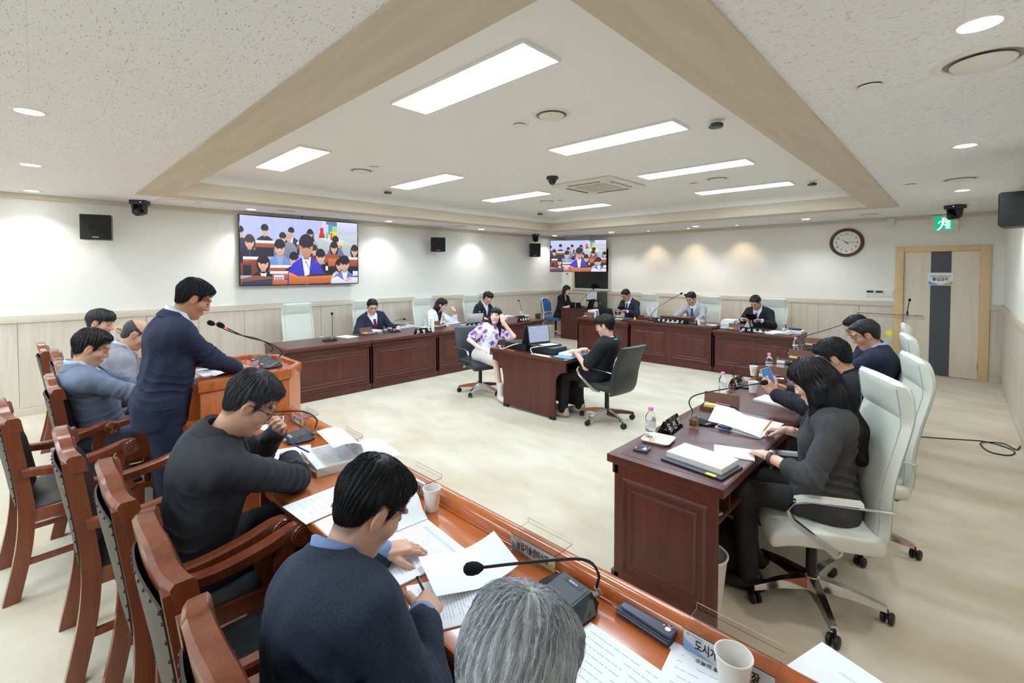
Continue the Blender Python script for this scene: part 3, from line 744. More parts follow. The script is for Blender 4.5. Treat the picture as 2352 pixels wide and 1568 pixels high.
    for s in (-1, 1):
        path = [(s * .235, -0.258, 0.62), (s * .285, -0.2, 0.645), (s * .29, 0.1, 0.655), (s * .29, 0.17, 0.64), (s * .288, 0.195, 0.6), (s * .285, 0.17, 0.545), (s * .262, -0.02, 0.40), (s * .2, -0.06, 0.385)]
        o = MB().tube(path, 0.018, 8, flat=(0.42, 1.1)).build('arm_frame', chrome, t, smooth=True)
        if armpad:
            rows = []
            for y in np.linspace(-0.11, 0.165, 8):
                zz = 0.66 - (0.012 * max(0, (y - 0.1) / 0.065) ** 2); k = 0.021
                rows.append([(s * .29 - k, y, zz), (s * .29 - k * .8, y, zz + .014), (s * .29 + k * .8, y, zz + .014), (s * .29 + k, y, zz)])
            MB().sheet(rows, 0.004).build('arm_pad', armpad, t, smooth=True)
    return t
WC = make_office('executive_chair', whiteleather, True, 'white leather executive chairs', whiteleather)
w_used = False
def rotface(dx, dy): return math.atan2(-dx, dy)
for x, y, (fx, fy), lab in (
        (-0.53, 2.84, (-0.88, -0.47), 'white leather executive chair nearest the camera, under the long-haired woman'),
        (-0.47, 3.68, (-0.92, -0.28), 'white leather executive chair of the man holding up a phone'),
        (-0.58, 4.89, (-0.97, -0.2), 'white leather executive chair of the man with glasses in the right row'),
        (-0.66, 5.88, (-1, -0.1), 'farthest white leather executive chair in the right row'),
        (-7.3, 2.92, (1, 0), 'empty white leather executive chair in the left row'),
        (-7.32, 4.1, (1, -0.05), 'white leather executive chair behind the man with the red tie'),
        (-7.32, 5.35, (1, 0.0), 'white leather executive chair behind the woman in the white jacket'),
        (-7.32, 6.62, (1, 0), 'white leather executive chair behind the man in the open-collar dark suit'),
        (-5.08, 9.4, (-0.15, -1), 'white leather executive chair left of the chairman, a folded cloth on it'),
        (-3.72, 9.42, (-0.1, -1), 'white leather executive chair of the chairman in the light grey suit'),
        (-2.52, 9.4, (-0.1, -1), 'white leather executive chair right of the chairman'))  :
    if not w_used: o = WC; w_used = True; o.location = (x, y, 0); o['label'] = lab
    else: o = dup(WC, lab, (x, y, 0))
    o.rotation_euler = (0, 0, rotface(fx, fy))
greyleather = mat('charcoal_leather', lin(58, 60, 64), 0.42, bump=0.08, bscale=420)
BC = make_office('task_chair', greyleather, False, 'black task chairs at the stenographer desk')
BC.location = (-4.9, 4.42, 0); BC.rotation_euler = (0, 0, rotface(1, -0.25)); BC['label'] = 'black task chair of the woman in the floral blouse'
dup(BC, 'black task chair of the typist in the black shirt', (-2.92, 4.62, 0), rotface(-1, 0.12))
# blue mesh chair
t = thing('mesh_chair', 'blue mesh swivel chair with pale frame in the far corner', 'chair', (-7.72, 9.68, 0.0), rotface(1, 0.1))
frame = paint('pale_frame', (226, 226, 210), 0.4); bluem = paint('blue_mesh', (66, 110, 180), 0.8, bump=0.3, bscale=300)
for k in range(5):
    a = math.radians(72 * k); d_ = Vector((math.cos(a), math.sin(a), 0))
    MB().tube([d_ * 0.03 + Vector((0, 0, .12)), d_ * 0.3 + Vector((0, 0, .075))], [0.028, 0.018], 6).build('base_arm', frame, t, smooth=True)
    MB().ball(d_ * 0.3 + Vector((0, 0, 0.03)), 0.03, 10, 6).build('caster', blackplastic, t, smooth=True)
MB().lathe([(0.03, 0.1), (0.025, 0.42), (0, 0.42)], 12).build('gas_column', blackplastic, t, smooth=True)
bx('seat', (-0.24, -0.22, 0.43), (0.24, 0.25, 0.5), bluem, t, bev=0.025)
fr = [(-0.2, -0.25, 0.62), (-0.23, -0.3, 0.95), (-0.18, -0.31, 1.0), (0.18, -0.31, 1.0), (0.23, -0.3, 0.95), (0.2, -0.25, 0.62)]
MB().tube(fr, 0.017, 8, closed=True).build('back_frame', frame, t, smooth=True)
MB().sheet([[(-0.2, -0.25, 0.62), (0.2, -0.25, 0.62)], [(-0.23, -0.3, 0.95), (0.23, -0.3, 0.95)], [(-0.18, -0.31, 1.0), (0.18, -0.31, 1.0)]], 0.008).build('back_mesh', bluem, t)
MB().tube([(-0.2, -0.25, 0.62), (-0.24, -0.24, 0.48), (-0.12, -0.2, 0.36), (0.12, -0.2, 0.36), (0.24, -0.24, 0.48), (0.2, -0.25, 0.62)], 0.02, 8).build('lumbar_frame', frame, t, smooth=True)
# ------------------------------------------------------------------ small things
def rotz(a): return Matrix.Rotation(a, 3, 'Z')
# ---- conference microphones: base front faces -y (towards the speaker)
def make_mic(label, loc, rz, neck, group='gooseneck conference microphones', lit=False, logo=False, lean=0.0):
    """neck: list of local points of the gooseneck from bracket to head"""
    t = thing('microphone', label, 'microphone', loc, rz, group)
    out = [(-0.105, -0.03), (-0.075, -0.078), (0.075, -0.078), (0.105, -0.03), (0.105, 0.03), (0.078, 0.072), (-0.078, 0.072), (-0.105, 0.03)]
    b0 = [(x * .97, y * .97, 0.0) for x, y in out]; b1 = [(x, y, 0.012) for x, y in out]
    pl = [(-0.058, -0.064, 0.021), (0.058, -0.064, 0.021), (0.058, 0.062, 0.041), (-0.058, 0.062, 0.041)]
    mb = MB(); mb.add(b0 + b1 + pl, [tuple(range(7, -1, -1))] + [(i, (i + 1) % 8, 8 + (i + 1) % 8, 8 + i) for i in range(8)] + [(9, 10, 17, 16), (10, 11, 17), (11, 12, 18, 17), (12, 13, 18), (13, 14, 19, 18), (14, 15, 19), (15, 8, 16, 19), (8, 9, 16), (16, 17, 18, 19)])
    b = mb.build('base', blackplastic, t)
    an = math.atan2(.020, .126); Rm = Matrix.Rotation(an, 3, 'X')
    MB().box((-0.05, -0.056, 0), (0.05, 0.056, 0.0012), R=Rm, o=(0, 0, 0.0312), bev=0).build('top_plate', darkplastic, b)
    MB().box((-0.03, -0.083, 0.005), (0.03, -0.07, 0.018), bev=.002).build('button', red_led if lit else silverplastic, b)
    for yy, hw_ in ((0.046, 0.034), (-0.046, 0.03)):
        MB().box((-hw_, yy - .007, 0.0012), (hw_, yy + .007, 0.0022), R=Rm, o=(0, 0, 0.0312)).build('label_bar', silverplastic if yy < 0 else blackplastic, b)
    for s in (-1, 1):
        g = MB(); c_ = Vector((s * 0.0815, 0.002, 0.0222)); nn_ = Vector((s * 0.019, -.004, 0.047)).normalized(); R2 = nn_.to_track_quat('Z', 'Y').to_matrix()
        g.lathe([(0, .0006), (0.021, .0006), (0.022, 0)], 20, o=c_, R=R2); g.build('speaker_grille', mat('grille_black', lin(18, 18, 20), 0.6, bump=.6, bscale=500), b)
    MB().tube([(neck[0][0] * .8, 0.062, 0.03), (neck[0][0], 0.082, 0.035), Vector(neck[0])], 0.0085, 8, flat=(1, .7)).build('bracket', silverplastic, t, smooth=True)
    p = bez(neck, 20)
    MB().tube(p, 0.0042, 8).build('gooseneck', blackplastic, t, smooth=True)
    d = (Vector(neck[-1]) - Vector(neck[-2])).normalized(); e = Vector(neck[-1]); R = d.to_track_quat('Z', 'Y').to_matrix()
    MB().lathe([(0.006, -0.012), (0.009, -0.008), (0.016, 0.004), (0.0185, 0.02), (0.016, 0.036), (0.008, 0.044), (0, 0.046)], 16, o=e, R=R).build('foam_windscreen', foam, t, smooth=True)
    if lit: MB().lathe([(0.0066, -0.028), (0.0066, -0.014)], 12, o=e, R=R).build('light_ring', red_led, t, smooth=True)
    if logo:
        text('BOSCH', 0.010, white_ink, b, Rm @ Vector((0.0, 0.046, 0.0027)) + Vector((0, 0, .0312)), (an, 0, 0), 0.01)
        text('BOSCH', 0.006, white_ink, b, Rm @ Vector((0.0, -0.046, 0.0027)) + Vector((0, 0, .0312)), (an, 0, 0), 0.01)
    return t
ZB = 0.751
make_mic('large black microphone in the foreground by the grey-haired man', (-0.835, 1.085, ZB), math.radians(-8), [(0.075, 0.065, 0.06), (0.09, 0.055, 0.115), (0.06, 0.02, 0.155), (-0.03, -0.12, 0.155), (-0.10, -0.235, 0.15)], logo=True)
p = atz(692, 1000, ZB)
make_mic('black microphone in front of the man with glasses and charcoal suit', (-2.80, 1.07, ZB), math.radians(-4), [(0.07, 0.075, 0.06), (0.08, 0.08, 0.12), (0.03, 0.02, 0.165), (-0.02, -0.12, 0.18), (-0.04, -0.2, 0.185)])
for x, y, hp, lab in ((-3.92, 1.215, aty(490, 744, .86), 'lectern microphone with red light ring, farther of the two'), (-3.68, 1.2, aty(512, 749, .88), 'lectern microphone with red light ring, nearer of the two')):
    e = Vector(hp) - Vector((x, y, 1.033)); e2 = e * .9 + Vector((.03, .03, -.012))
    make_mic(lab, (x, y, 1.033), 0, [(0.0, 0.075, 0.06), (0.02, 0.085, 0.11), e * .18 + Vector((.03, .03, .13)), e * .6 + Vector((.01, .02, .045)), e], lit=True)
# ---- name plates on the bench: clear holder with printed card, facing -y
cardblue = paint('card_blue', (150, 190, 232)); cardochre = paint('card_ochre', (226, 192, 110))
def card_plate(label, words, px, py, w, rz=0.0, dx=0.0):
    p = atz(px, py, 0.80); t = thing('name_plate', label, 'name plate', (p.x, 1.178, 0.7515), rz, 'acrylic name plates on the bench desk')
    h = 0.054
    bx('card', (-w / 2, -0.0035, 0.001), (w / 2, -0.002, h), paper, t)
    MB().prism([(-w / 2, 0.032), (-w / 2, 0.001), (-w / 2 + 0.085, 0.001), (-w / 2 + .05, 0.008)], -0.0044, -0.0038, 1).build('blue_corner', cardblue, t)
    MB().prism([(w / 2, 0.024), (w / 2, 0.001), (w / 2 - 0.07, 0.001), (w / 2 - 0.06, 0.016)], -0.0044, -0.0038, 1).build('ochre_corner', cardochre, t)
    text(words, 0.03, ink, t, (dx, -0.005, 0.026), RX, 0.025, fit=w * 0.72 if dx == 0 else None, name='words')
    MB().ball((-w / 2 + 0.012, -0.0042, 0.046), (0.0045, 0.0008, 0.0045), 10, 6).build('emblem', cardochre, t)
    bx('small_print', (-w / 2 + .02, -0.0043, 0.0445), (-w / 2 + .05, -0.0038, 0.0475), ink_soft, t)
    MB().box((-w / 2 - .002, -0.007, 0.0), (w / 2 + .002, -0.0048, h + .002)).box((-w / 2 - .002, -0.007, h + .002), (w / 2 + .002, 0.088, h + 0.0042)).box((-w / 2 - .002, 0.086, h + .0042), (w / 2 + .002, 0.088, h + 0.02)).build('clear_holder', acrylic, t)
    return t
card_plate('clear name plate farthest along the bench, beside the lectern', '부 시 장', 700, 952, 0.19)
card_plate('clear name plate behind the thick open binder', '국장', 795, 1003, 0.2, dx=.03)
card_plate('clear name plate behind the middle paper cup', '보건소장', 968, 1092, 0.2)
card_plate('long clear name plate behind the foreground microphone', '농업기술센터소장', 1252, 1235, 0.2)
card_plate('clear name plate nearest the camera, half hidden by a cup', '도시개발사업소장', 1695, 1455, 0.215)

# ---- black name plates (triangular prism), front faces -y
def dark_plate(label, words, loc, rz, w=0.27, both=False):
    t = thing('name_plate', label, 'name plate', loc, rz, 'black name plates on the council desks')
    MB().prism([(-0.045, 0), (0.045, 0), (0.004, 0.082), (-0.004, 0.082)], -w / 2, w / 2, 0, bev=.002).build('plate', glossblack, t, smooth=True)
    ch = words.split(); n_ = len(ch)
    for i, c_ in enumerate(ch):
        text(c_, 0.056, white_ink, t, ((i - (n_ - 1) / 2) * (w * .72 / max(1, n_ - 1)), -0.0275, 0.038), (math.radians(63.4), 0, 0), 0.012, name='syllable')
    MB().ball((-w / 2 + 0.03, -0.03, 0.034), (0.009, 0.003, 0.009), 10, 6).build('emblem', paint('emblem_pink', (230, 200, 210)), t)
    return t
# ---- drinks
petm = mat('pet_bottle', (0.93, 0.96, 1.0), 0.03, trans=1.0, ior=1.15)
pinkcap = paint('pink_cap', (240, 150, 205), 0.5)
def make_bottle():
    t = thing('water_bottle', 'x', 'bottle', group='pink-capped water bottles')
    pr = [(0.0, 0.002), (0.026, 0.0), (0.03, 0.006)]
    for i in range(6): pr += [(0.0305, 0.014 + i * .015), (0.0285, 0.02 + i * .015)]
    pr += [(0.031, 0.106), (0.03, 0.125), (0.022, 0.142), (0.013, 0.153), (0.0125, 0.165), (0, 0.165)]
    MB().lathe(pr, 18).build('bottle_body', petm, t, smooth=True)
    MB().lathe([(0.0308, 0.055), (0.0314, 0.056), (0.0314, 0.095), (0.0308, 0.096)], 18, cap=False).build('paper_sleeve', mat('bottle_print', lin(220, 224, 228), 0.5, var=0.35, scale=(200, 200, 60), alpha=0.55), t, smooth=True)
    MB().lathe([(0.0, 0.183), (0.014, 0.183), (0.0155, 0.18), (0.0155, 0.163), (0.0145, 0.162), (0, 0.162)], 18).build('cap', pinkcap, t, smooth=True)
    return t
BOT = make_bottle(); bot_used = [False]
def bottle(label, loc):
    if not bot_used[0]: bot_used[0] = True; BOT.location = loc; BOT['label'] = label; return BOT
    return dup(BOT, label, loc)
cupm = paint('paper_cup', (238, 233, 226), 0.65)
def papercup(label, loc, h=0.095, r=0.037, group='white paper cups'):
    t = thing('paper_cup', label, 'cup', loc, random.uniform(0, 6), group)
    MB().lathe([(0.0, 0.004), (r * 0.68, 0.004), (r * 0.7, 0.0), (r * 0.72, 0.004), (r, h - .003), (r - .0015, h - .003), (r * 0.7, 0.006), (0.0, 0.006)], 28).build('cup_wall', cupm, t, smooth=True)
    MB().tube([((r) * math.cos(a), r * math.sin(a), h - .003) for a in np.linspace(0, 6.2832, 25)[:-1]], 0.0022, 6, closed=True).build('rolled_rim', cupm, t, smooth=True)
    rows = []
    for z in np.linspace(h * .25, h * .8, 6):
        rr = r * (0.72 + 0.28 * z / h) + 0.0004
        rows.append([(rr * math.cos(a), rr * math.sin(a), z) for a in np.linspace(-0.6, 0.7, 8)])
    MB().sheet(rows).build('printed_flower', mat('cup_print', lin(238, 233, 226), 0.65, col2=lin(226, 170, 128), scale=(60, 60, 40)), t, smooth=True)
    return t
def glass(label, loc, drink=None, h=0.085, r=0.036):
    t = thing('glass', label, 'glass', loc, 0, 'drinking glasses')
    MB().lathe([(0.0, 0.0), (r * .8, 0.0), (r, h), (r - .0025, h), (r * .8 - .002, 0.006), (0, 0.006)], 22).build('glass_wall', glassm, t, smooth=True)
    if drink: MB().lathe([(0, 0.0065), (r * .76, 0.0065), (r * .91, h * .66), (0, h * .66)], 22).build('drink', drink, t, smooth=True)
    return t
team = mat('barley_tea', (0.75, 0.48, 0.16), 0.05, trans=0.85, ior=1.33)
melamine = paint('melamine', (238, 232, 212), 0.3)
def plate(label, loc, rz=0.0):
    t = thing('serving_tray', label, 'tray', loc, rz, 'small cream serving trays')
    o = rrect(0.085, 0.085, 0.03); i = rrect(0.068, 0.068, 0.024); f = rrect(0.07, 0.07, 0.025)
    cl = lambda q, z: [(x, y, z) for x, y in q] + [(q[0][0], q[0][1], z)]
    mb = MB().sheet([cl(f, 0.0), cl(o, 0.014), cl(o, 0.017), cl(i, 0.006)]); mb.add([(x, y, 0.006) for x, y in i], [tuple(range(len(i)))]); mb.add([(x, y, 0.0) for x, y in f], [tuple(range(len(f)))])
    mb.build('dish', melamine, t, smooth=True)
    fl = MB()
    for k in range(5):
        a = k * 1.2566; fl.ball((-0.03 + 0.012 * math.cos(a), -0.03 + 0.012 * math.sin(a), 0.0064), (0.009, 0.009, 0.0006), 8, 4)
    fl.build('flower_print', paint('flower_orange', (236, 176, 96)), t)
    return t
# ---- paper
def printed(parent, w, h, z, lines=14, margin=0.02, m=None, seed=0, rot=0.0, loc=(0, 0, 0), table=False):
    r = random.Random(seed); mb = MB(); y = h / 2 - margin * 1.4
    step = (h - 2.6 * margin) / lines
    for i in range(lines):
        x = -w / 2 + margin * r.uniform(1, 1.4); end = w / 2 - margin
        while x < end - 0.01:
            l = r.uniform(0.006, 0.03)
            if r.random() < 0.8: mb.box((x, y, z), (min(x + l, end), y + min(step * 0.25, .0022), z + 0.0002))
            x += l + 0.004
        y -= step
    return mb.build('print', m or ink_soft, parent)
def sheet_paper(name, label, loc, rz, w, h, th=0.001, lines=14, curl=None, group=None, cat='paper', mm=None, seed=0):
    t = thing(name, label, cat, loc, rz, group)
    bx('page_block', (-w / 2, -h / 2, 0), (w / 2, h / 2, th), [paper][0] if th < 0.004 else paper, t)
    if th > 0.004:
        bx('page_edges', (-w / 2 - .0004, -h / 2 - .0004, 0.0008), (w / 2 + .0004, h / 2 + .0004, th - 0.0012), paper_edge, t)
    if lines: printed(t, w, h, th + 0.0002, lines, seed=seed, m=mm)
    return t
def curled_page(parent, w, h, z, side=1, lift=0.12, lean=0.35, name='turned_page', m=None):
    """a page standing up from one edge (x=0) and bending over"""
    rows = []
    for i in range(12):
        u = i / 11
        a = 1.9 * (1 - u) ** 1.0 * lean + 0.15
        rows.append(u)
    P = []; x = 0.0; zz = z
    pts = [(0, z)]
    for i in range(1, 12):
        ang = math.radians(80 - (80 - 5) * (i / 11) ** 0.8)
        x += math.cos(ang) * w / 11; zz += math.sin(ang) * w / 11 * lift / 0.12 * 0.6; pts.append((x, zz))
    P = [[(side * px, y, pz) for y in np.linspace(-h / 2, h / 2, 5)] for px, pz in pts]
    return MB().sheet(P, 0.0008).build(name, m or paper, parent, smooth=True)

# bench papers -----------------------------------------------------------
p = atz(760, 1060, ZB)
t = thing('open_binder', 'thick open binder of white pages with tabs in front of the man with glasses', 'book', (p.x, p.y, ZB), math.radians(-8))
bx('page_block', (-0.15, -0.11, 0), (0.15, 0.11, 0.04), paper, t)
bx('page_edges', (-0.1505, -0.1105, 0.001), (0.1505, 0.1105, 0.036), paper_edge, t)
printed(t, 0.3, 0.2, 0.0402, 16, seed=3)
for i in range(6): bx('index_tab', (-0.1 + i * .042, -0.118, 0.008 + (i % 3) * .008), (-0.066 + i * .042, -0.1, 0.0095 + (i % 3) * .008), paper, t)
cp = MB().sheet([[(x, y, 0.041 + 0.09 * math.sin(u * 1.5) + 0.0) for x in np.linspace(-0.15, 0.15, 4)] for u, y in ((0, 0.11), (.3, 0.118), (.6, 0.105), (.85, 0.07), (1.1, 0.02), (1.3, -0.03))][::-1], 0.0008).build('turned_page', paper, t, smooth=True)
cp2 = MB().sheet([[(x, y, 0.041 + 0.03 * math.sin(u * 2.2)) for x in np.linspace(-0.02, 0.28, 4)] for u, y in ((0, 0.11), (.4, 0.15), (.8, 0.2), (1.1, 0.25), (1.3, 0.28))], 0.0008).build('turned_page', paper, t, smooth=True)
p = atz(655, 1045, ZB); sheet_paper('paper_sheet', 'loose white sheet under the forearm of the man with glasses', (p.x, p.y, ZB), math.radians(-20), 0.21, 0.26, lines=10, seed=5)
p = atz(636, 983, ZB); sheet_paper('paper_sheet', 'small white sheet beside the far bench microphone', (p.x - .05, p.y - .02, ZB), 0.3, 0.15, 0.12, lines=0)
p = atz(925, 1255, ZB)
t = thing('open_report', 'open report with a rolled-over page in front of the man in the speckled jacket', 'book', (p.x - .03, p.y + .03, ZB), math.radians(-5))
bx('page_block', (-0.2, -0.17, 0), (0.22, 0.13, 0.006), paper, t)
printed(t, 0.4, 0.28, 0.0062, 18, seed=9)
MB().sheet([[(x, -0.16 + 0.29 * v, z) for v in np.linspace(0, 1, 4)] for x, z in ((-0.06, 0.007), (-0.1, 0.03), (-0.13, 0.07), (-0.19, 0.1), (-0.25, 0.1), (-0.3, 0.075), (-0.32, 0.05))], 0.003).build('rolled_page', paper, t, smooth=True)
bx('blue_table_head', (-0.02, 0.085, 0.0064), (0.2, 0.1, 0.0067), paint('table_blue', (196, 208, 232)), t)
p = atz(730, 1150, ZB); sheet_paper('paper_stack', 'white papers left of the man in the speckled jacket', (p.x + .04, p.y + .03, ZB), math.radians(4), 0.21, 0.3, 0.003, 9, seed=11)
p = atz(1060, 1380, ZB); sheet_paper('paper_stack', 'printed sheets under the writing hand of the man in the speckled jacket', (p.x - .01, p.y, ZB), math.radians(-28), 0.21, 0.297, 0.004, 26, seed=12, mm=ink_soft)
p = atz(1075, 1300, ZB + .02)
t = thing('paper_sheet', 'lifted white page beside the writing hand in the foreground', 'paper', (p.x, p.y, ZB + 0.006), math.radians(-20))
MB().sheet([[(x, y, 0.004 + 0.03 * max(0, (y + 0.02) / 0.14) ** 2 + 0.02 * max(0, (-y) / .14)) for x in np.linspace(-0.105, 0.105, 6)] for y in np.linspace(-0.14, 0.14, 10)], 0.0008).build('page', paper, t, smooth=True)
p = atz(1420, 1530, ZB); sheet_paper('paper_stack', 'wide white chart sheets at the bottom of the photo', (p.x + .01, p.y - .06, ZB), math.radians(-3), 0.3, 0.25, 0.002, 9, seed=14)
p = atz(1600, 1545, ZB)
t = sheet_paper('leaflet', 'white leaflet with title at the bottom edge of the photo', (p.x + .02, p.y - .05, ZB), math.radians(8), 0.17, 0.22, 0.003, 7, seed=15)
text('오늘의 일정', 0.014, ink, t, (0.01, 0.085, 0.0036), (0, 0, 0), 0.02)
p = atz(1890, 1540, ZB + .03)
t = sheet_paper('booklet', 'thick white booklet in the bottom right of the bench', (p.x + .03, p.y - .05, ZB), math.radians(-18), 0.2, 0.28, 0.022, 0, cat='book')
o = printed(t, 0.1, 0.06, 0.0223, 3, seed=77, m=paint('booklet_green', (186, 214, 200))); o.location = (0, .08, 0)
p = atz(1003, 1165, ZB); papercup('white paper cup in the middle of the bench', (p.x, min(p.y, 1.135), ZB))
p = atz(1690, 1570, ZB); papercup('white paper cup nearest the camera', (p.x + .005, min(p.y + .02, 1.125), ZB), .1, .041)
# phone on wallet case on tissue
p = atz(1495, 1430, ZB)
t = thing('phone', 'dark phone with three camera rings lying on a wallet case in the foreground', 'phone', (p.x, p.y, ZB + 0.018), math.radians(-4))
MB().prism(rrect(0.079, 0.037, 0.009), 0, 0.0085, 2, bev=.002).build('phone_body', mat('phone_back', lin(84, 90, 106), 0.35), t, smooth=True)
for i in range(3):
    L = MB().lathe([(0.0072, 0.0085), (0.0085, 0.0095), (0.0072, 0.0105), (0.006, 0.0095), (0.0072, 0.0085)], 18, o=(0.062, 0.022 - i * 0.0195, 0), cap=False).build('camera_ring', paint('ring_silver', (226, 228, 232), .3), t, smooth=True)
    MB().lathe([(0, 0.0098), (0.0062, 0.0098)], 16, cap=False, o=(0.062, 0.022 - i * 0.0195, 0)).build('lens', glossblack, L)
for y in (0.012, -0.006): MB().ball((0.046, y - .004, 0.0086), (0.0028, 0.0028, 0.0008), 8, 4).build('flash', white_paint, t)
t = thing('wallet_case', 'dark folding wallet case under the foreground phone', 'phone case', (p.x - .004, p.y - .004, ZB + 0.0015), math.radians(-4))
bx('lower_cover', (-0.084, -0.043, 0), (0.084, 0.043, 0.005), mat('case_navy', lin(52, 60, 78), 0.5), t, bev=.002); bx('upper_cover', (-0.083, -0.042, 0.011), (0.083, 0.042, 0.016), mat('case_navy', lin(52, 60, 78), 0.5), t, bev=.002); bx('inner_cards', (-0.079, -0.039, 0.005), (0.079, 0.038, 0.011), paint('case_grey', (150, 150, 148)), t)
o = bx('napkin', (-0.13, -0.035, 0), (0.12, 0.03, 0.0012), paper, loc=(p.x, p.y, ZB)); o.rotation_euler = (0, 0, math.radians(-9)); tag(o, 'white napkin under the foreground phone and case', 'napkin')
p = atz(648, 953, ZB); o = MB().lathe([(0.0, 0.002), (0.022, 0.002), (0.028, 0.003), (0.03, 0.0), (0.0, 0.0)], 22).build('cable_grommet', satin, smooth=True, loc=(p.x, p.y, ZB - .001)); tag(o, 'round metal cable grommet in the bench top by the lectern', 'grommet')
# lectern papers
p = Vector((-3.78, 0.92, 0))
t = thing('speech_notes', 'printed speech pages on the lectern, one corner lifted', 'paper', (p.x + .02, p.y, 1.033), 0.05)
bx('page_block', (-0.16, -0.15, 0), (0.12, 0.15, 0.004), paper, t); printed(t, 0.24, 0.28, 0.0042, 9, seed=21, m=ink, )
MB().sheet([[(0.12 + 0.05 * u, -0.1 + 0.28 * v, 0.004 + 0.07 * u ** 1.5 * v) for v in np.linspace(0, 1, 4)] for u in np.linspace(0, 1, 6)], 0.0008).build('lifted_page', paper, t, smooth=True)
p = Vector((-3.9, 0.98, 0)); o = MB().lathe([(0, 0.01), (0.02, 0.01), (0.024, 0.0), (0, 0)], 16).build('lid', paint('lid_cream', (226, 214, 190)), loc=(p.x - .1, p.y + .1, 1.033)); tag(o, 'small cream round lid on the lectern', 'lid')
MB
p = Vector((-3.85, 1.07, 0))
t = thing('acrylic_tray', 'clear acrylic tray behind the lectern notes', 'tray', (p.x - .06, p.y - 0.02, 1.033), 0)
MB().box((-0.1, -0.06, 0), (0.1, 0.06, 0.003)).box((-0.1, 0.057, 0.003), (0.1, 0.06, 0.03)).box((-0.1, -0.06, 0.003), (-0.097, 0.057, 0.03)).build('tray_shell', acrylic, t)

# right row desk things ----------------------------------------------------
ZR = ZD + 0.0015
GB = 'pink-capped water bottles'
def R(px, py, z=ZR): q = atz(px, py, z); return (q.x, q.y, z)
plate('cream flowered tray under the nearest water bottle', R(1512, 1012), 0.15)
q = R(1494, 1005); bottle('nearest pink-capped water bottle, on a flowered tray', (q[0], q[1], ZR + 0.0065))
p = R(1474, 1033)
t = thing('phone', 'grey phone lying by the corner of the nearest right-row desk', 'phone', p, math.radians(12))
MB().prism(rrect(0.04, 0.04, 0.008), 0, 0.014, 2, bev=.003).build('phone_body', mat('phone_grey', lin(70, 74, 80), 0.12), t, smooth=True)
dark_plate('black name plate nearest the camera on the right row', '유 선 희', R(1540, 987), math.radians(90 + 4), 0.22)
glass('glass of barley tea beside the nearest right-row microphone', R(1594, 982), team, 0.085, 0.034)
p = R(1620, 968)
make_mic('black microphone of the long-haired woman, head before a paper cup', p, rotface(-1, -0.15) , [(-0.05, 0.07, 0.07), (-0.06, 0.09, 0.14), (-0.03, 0.03, 0.19), (0.16, -0.18, 0.23), (0.27, -0.3, 0.25)])
def penbox(label, loc, rz, closed=False):
    t = thing('stationery_box', label, 'box', loc, rz, 'brown stationery boxes')
    brown = paint('box_brown', (112, 78, 58), 0.5, var=0.08, scale=(20, 20, 20))
    MB().box((-0.12, -0.06, 0), (0.12, 0.06, 0.004)).box((-0.12, -0.06, 0), (-0.116, 0.06, 0.03)).box((0.116, -0.06, 0), (0.12, 0.06, 0.03)).box((-0.12, -0.06, 0), (0.12, -0.056, 0.03)).box((-0.12, 0.056, 0), (0.12, 0.06, 0.03)).build('tray', brown, t)
    bx('hinged_lid', (-0.12, 0, -0.002), (0.12, 0.004, 0.1), brown, t, loc=(0, 0.061, 0.012), rot=(math.radians(-14), 0, 0))
    bx('sticky_notes', (-0.105, -0.01, 0.005), (-0.03, 0.045, 0.036), paint('note_yellow', (244, 222, 130)), t)
    bx('sticky_notes', (-0.108, 0.03, 0.005), (-0.085, 0.05, 0.04), paint('note_blue', (120, 190, 224)), t)
    bx('card_pad', (0.0, -0.045, 0.005), (0.1, 0.02, 0.028), paper, t)
    bx('eraser', (0.02, -0.02, 0.028), (0.07, -0.005, 0.034), paint('eraser_blue', (70, 90, 190)), t)
    MB().tube([(-0.02, 0.04, 0.034), (0.1, 0.042, 0.03)], 0.005, 6).build('pen', blackplastic, t, smooth=True)
    MB().tube([(-0.03, 0.05, 0.038), (0.06, 0.051, 0.034)], 0.006, 6).build('highlighter', paint('pen_pink', (236, 90, 170)), t, smooth=True)
    return t
penbox('open stationery box before the long-haired woman', R(1652, 943), math.radians(8))
# books and papers of the woman
t = sheet_paper('report_book', 'thick white report on a dark folder at the near desk corner', (R(1612, 1062)[0], R(1612, 1062)[1], ZR + .012), math.radians(-6), 0.30, 0.19, 0.028, 0, cat='book')
printed(t, 0.28, 0.16, 0.0284, 5, seed=31, m=paint('highlight_yellow', (236, 226, 130)))
t = thing('laptop', 'closed dark laptop under the thick white report', 'laptop', (R(1610, 1066)[0], R(1610, 1066)[1], ZR), math.radians(-6))
bx('lower_shell', (-0.165, -0.115, 0), (0.165, 0.115, 0.006), blackplastic, t, bev=.002); bx('lid', (-0.165, -0.115, 0.0065), (0.165, 0.115, 0.0115), mat('laptop_lid', lin(76, 80, 88), 0.35), t, bev=.002)
bx('yellow_marker', (0.08, -0.1165, 0.0115), (0.13, -0.09, 0.0122), paint('marker_yellow', (232, 238, 80)), t)
t = thing('open_notebook', 'spiral notebook open in front of the long-haired woman', 'notebook', (R(1722, 978)[0], R(1722, 978)[1], ZR), math.radians(-4))
bx('far_page', (-0.14, 0.004, 0), (0.14, 0.2, 0.006), paper, t); bx('near_page', (-0.14, -0.2, 0), (0.14, -0.004, 0.009), paper, t)
o = printed(t, 0.27, 0.18, 0.0062, 9, seed=33); o.location = (0, 0.1, 0)
o = printed(t, 0.27, 0.18, 0.0092, 10, seed=34); o.location = (0, -0.1, 0)
sp = MB()
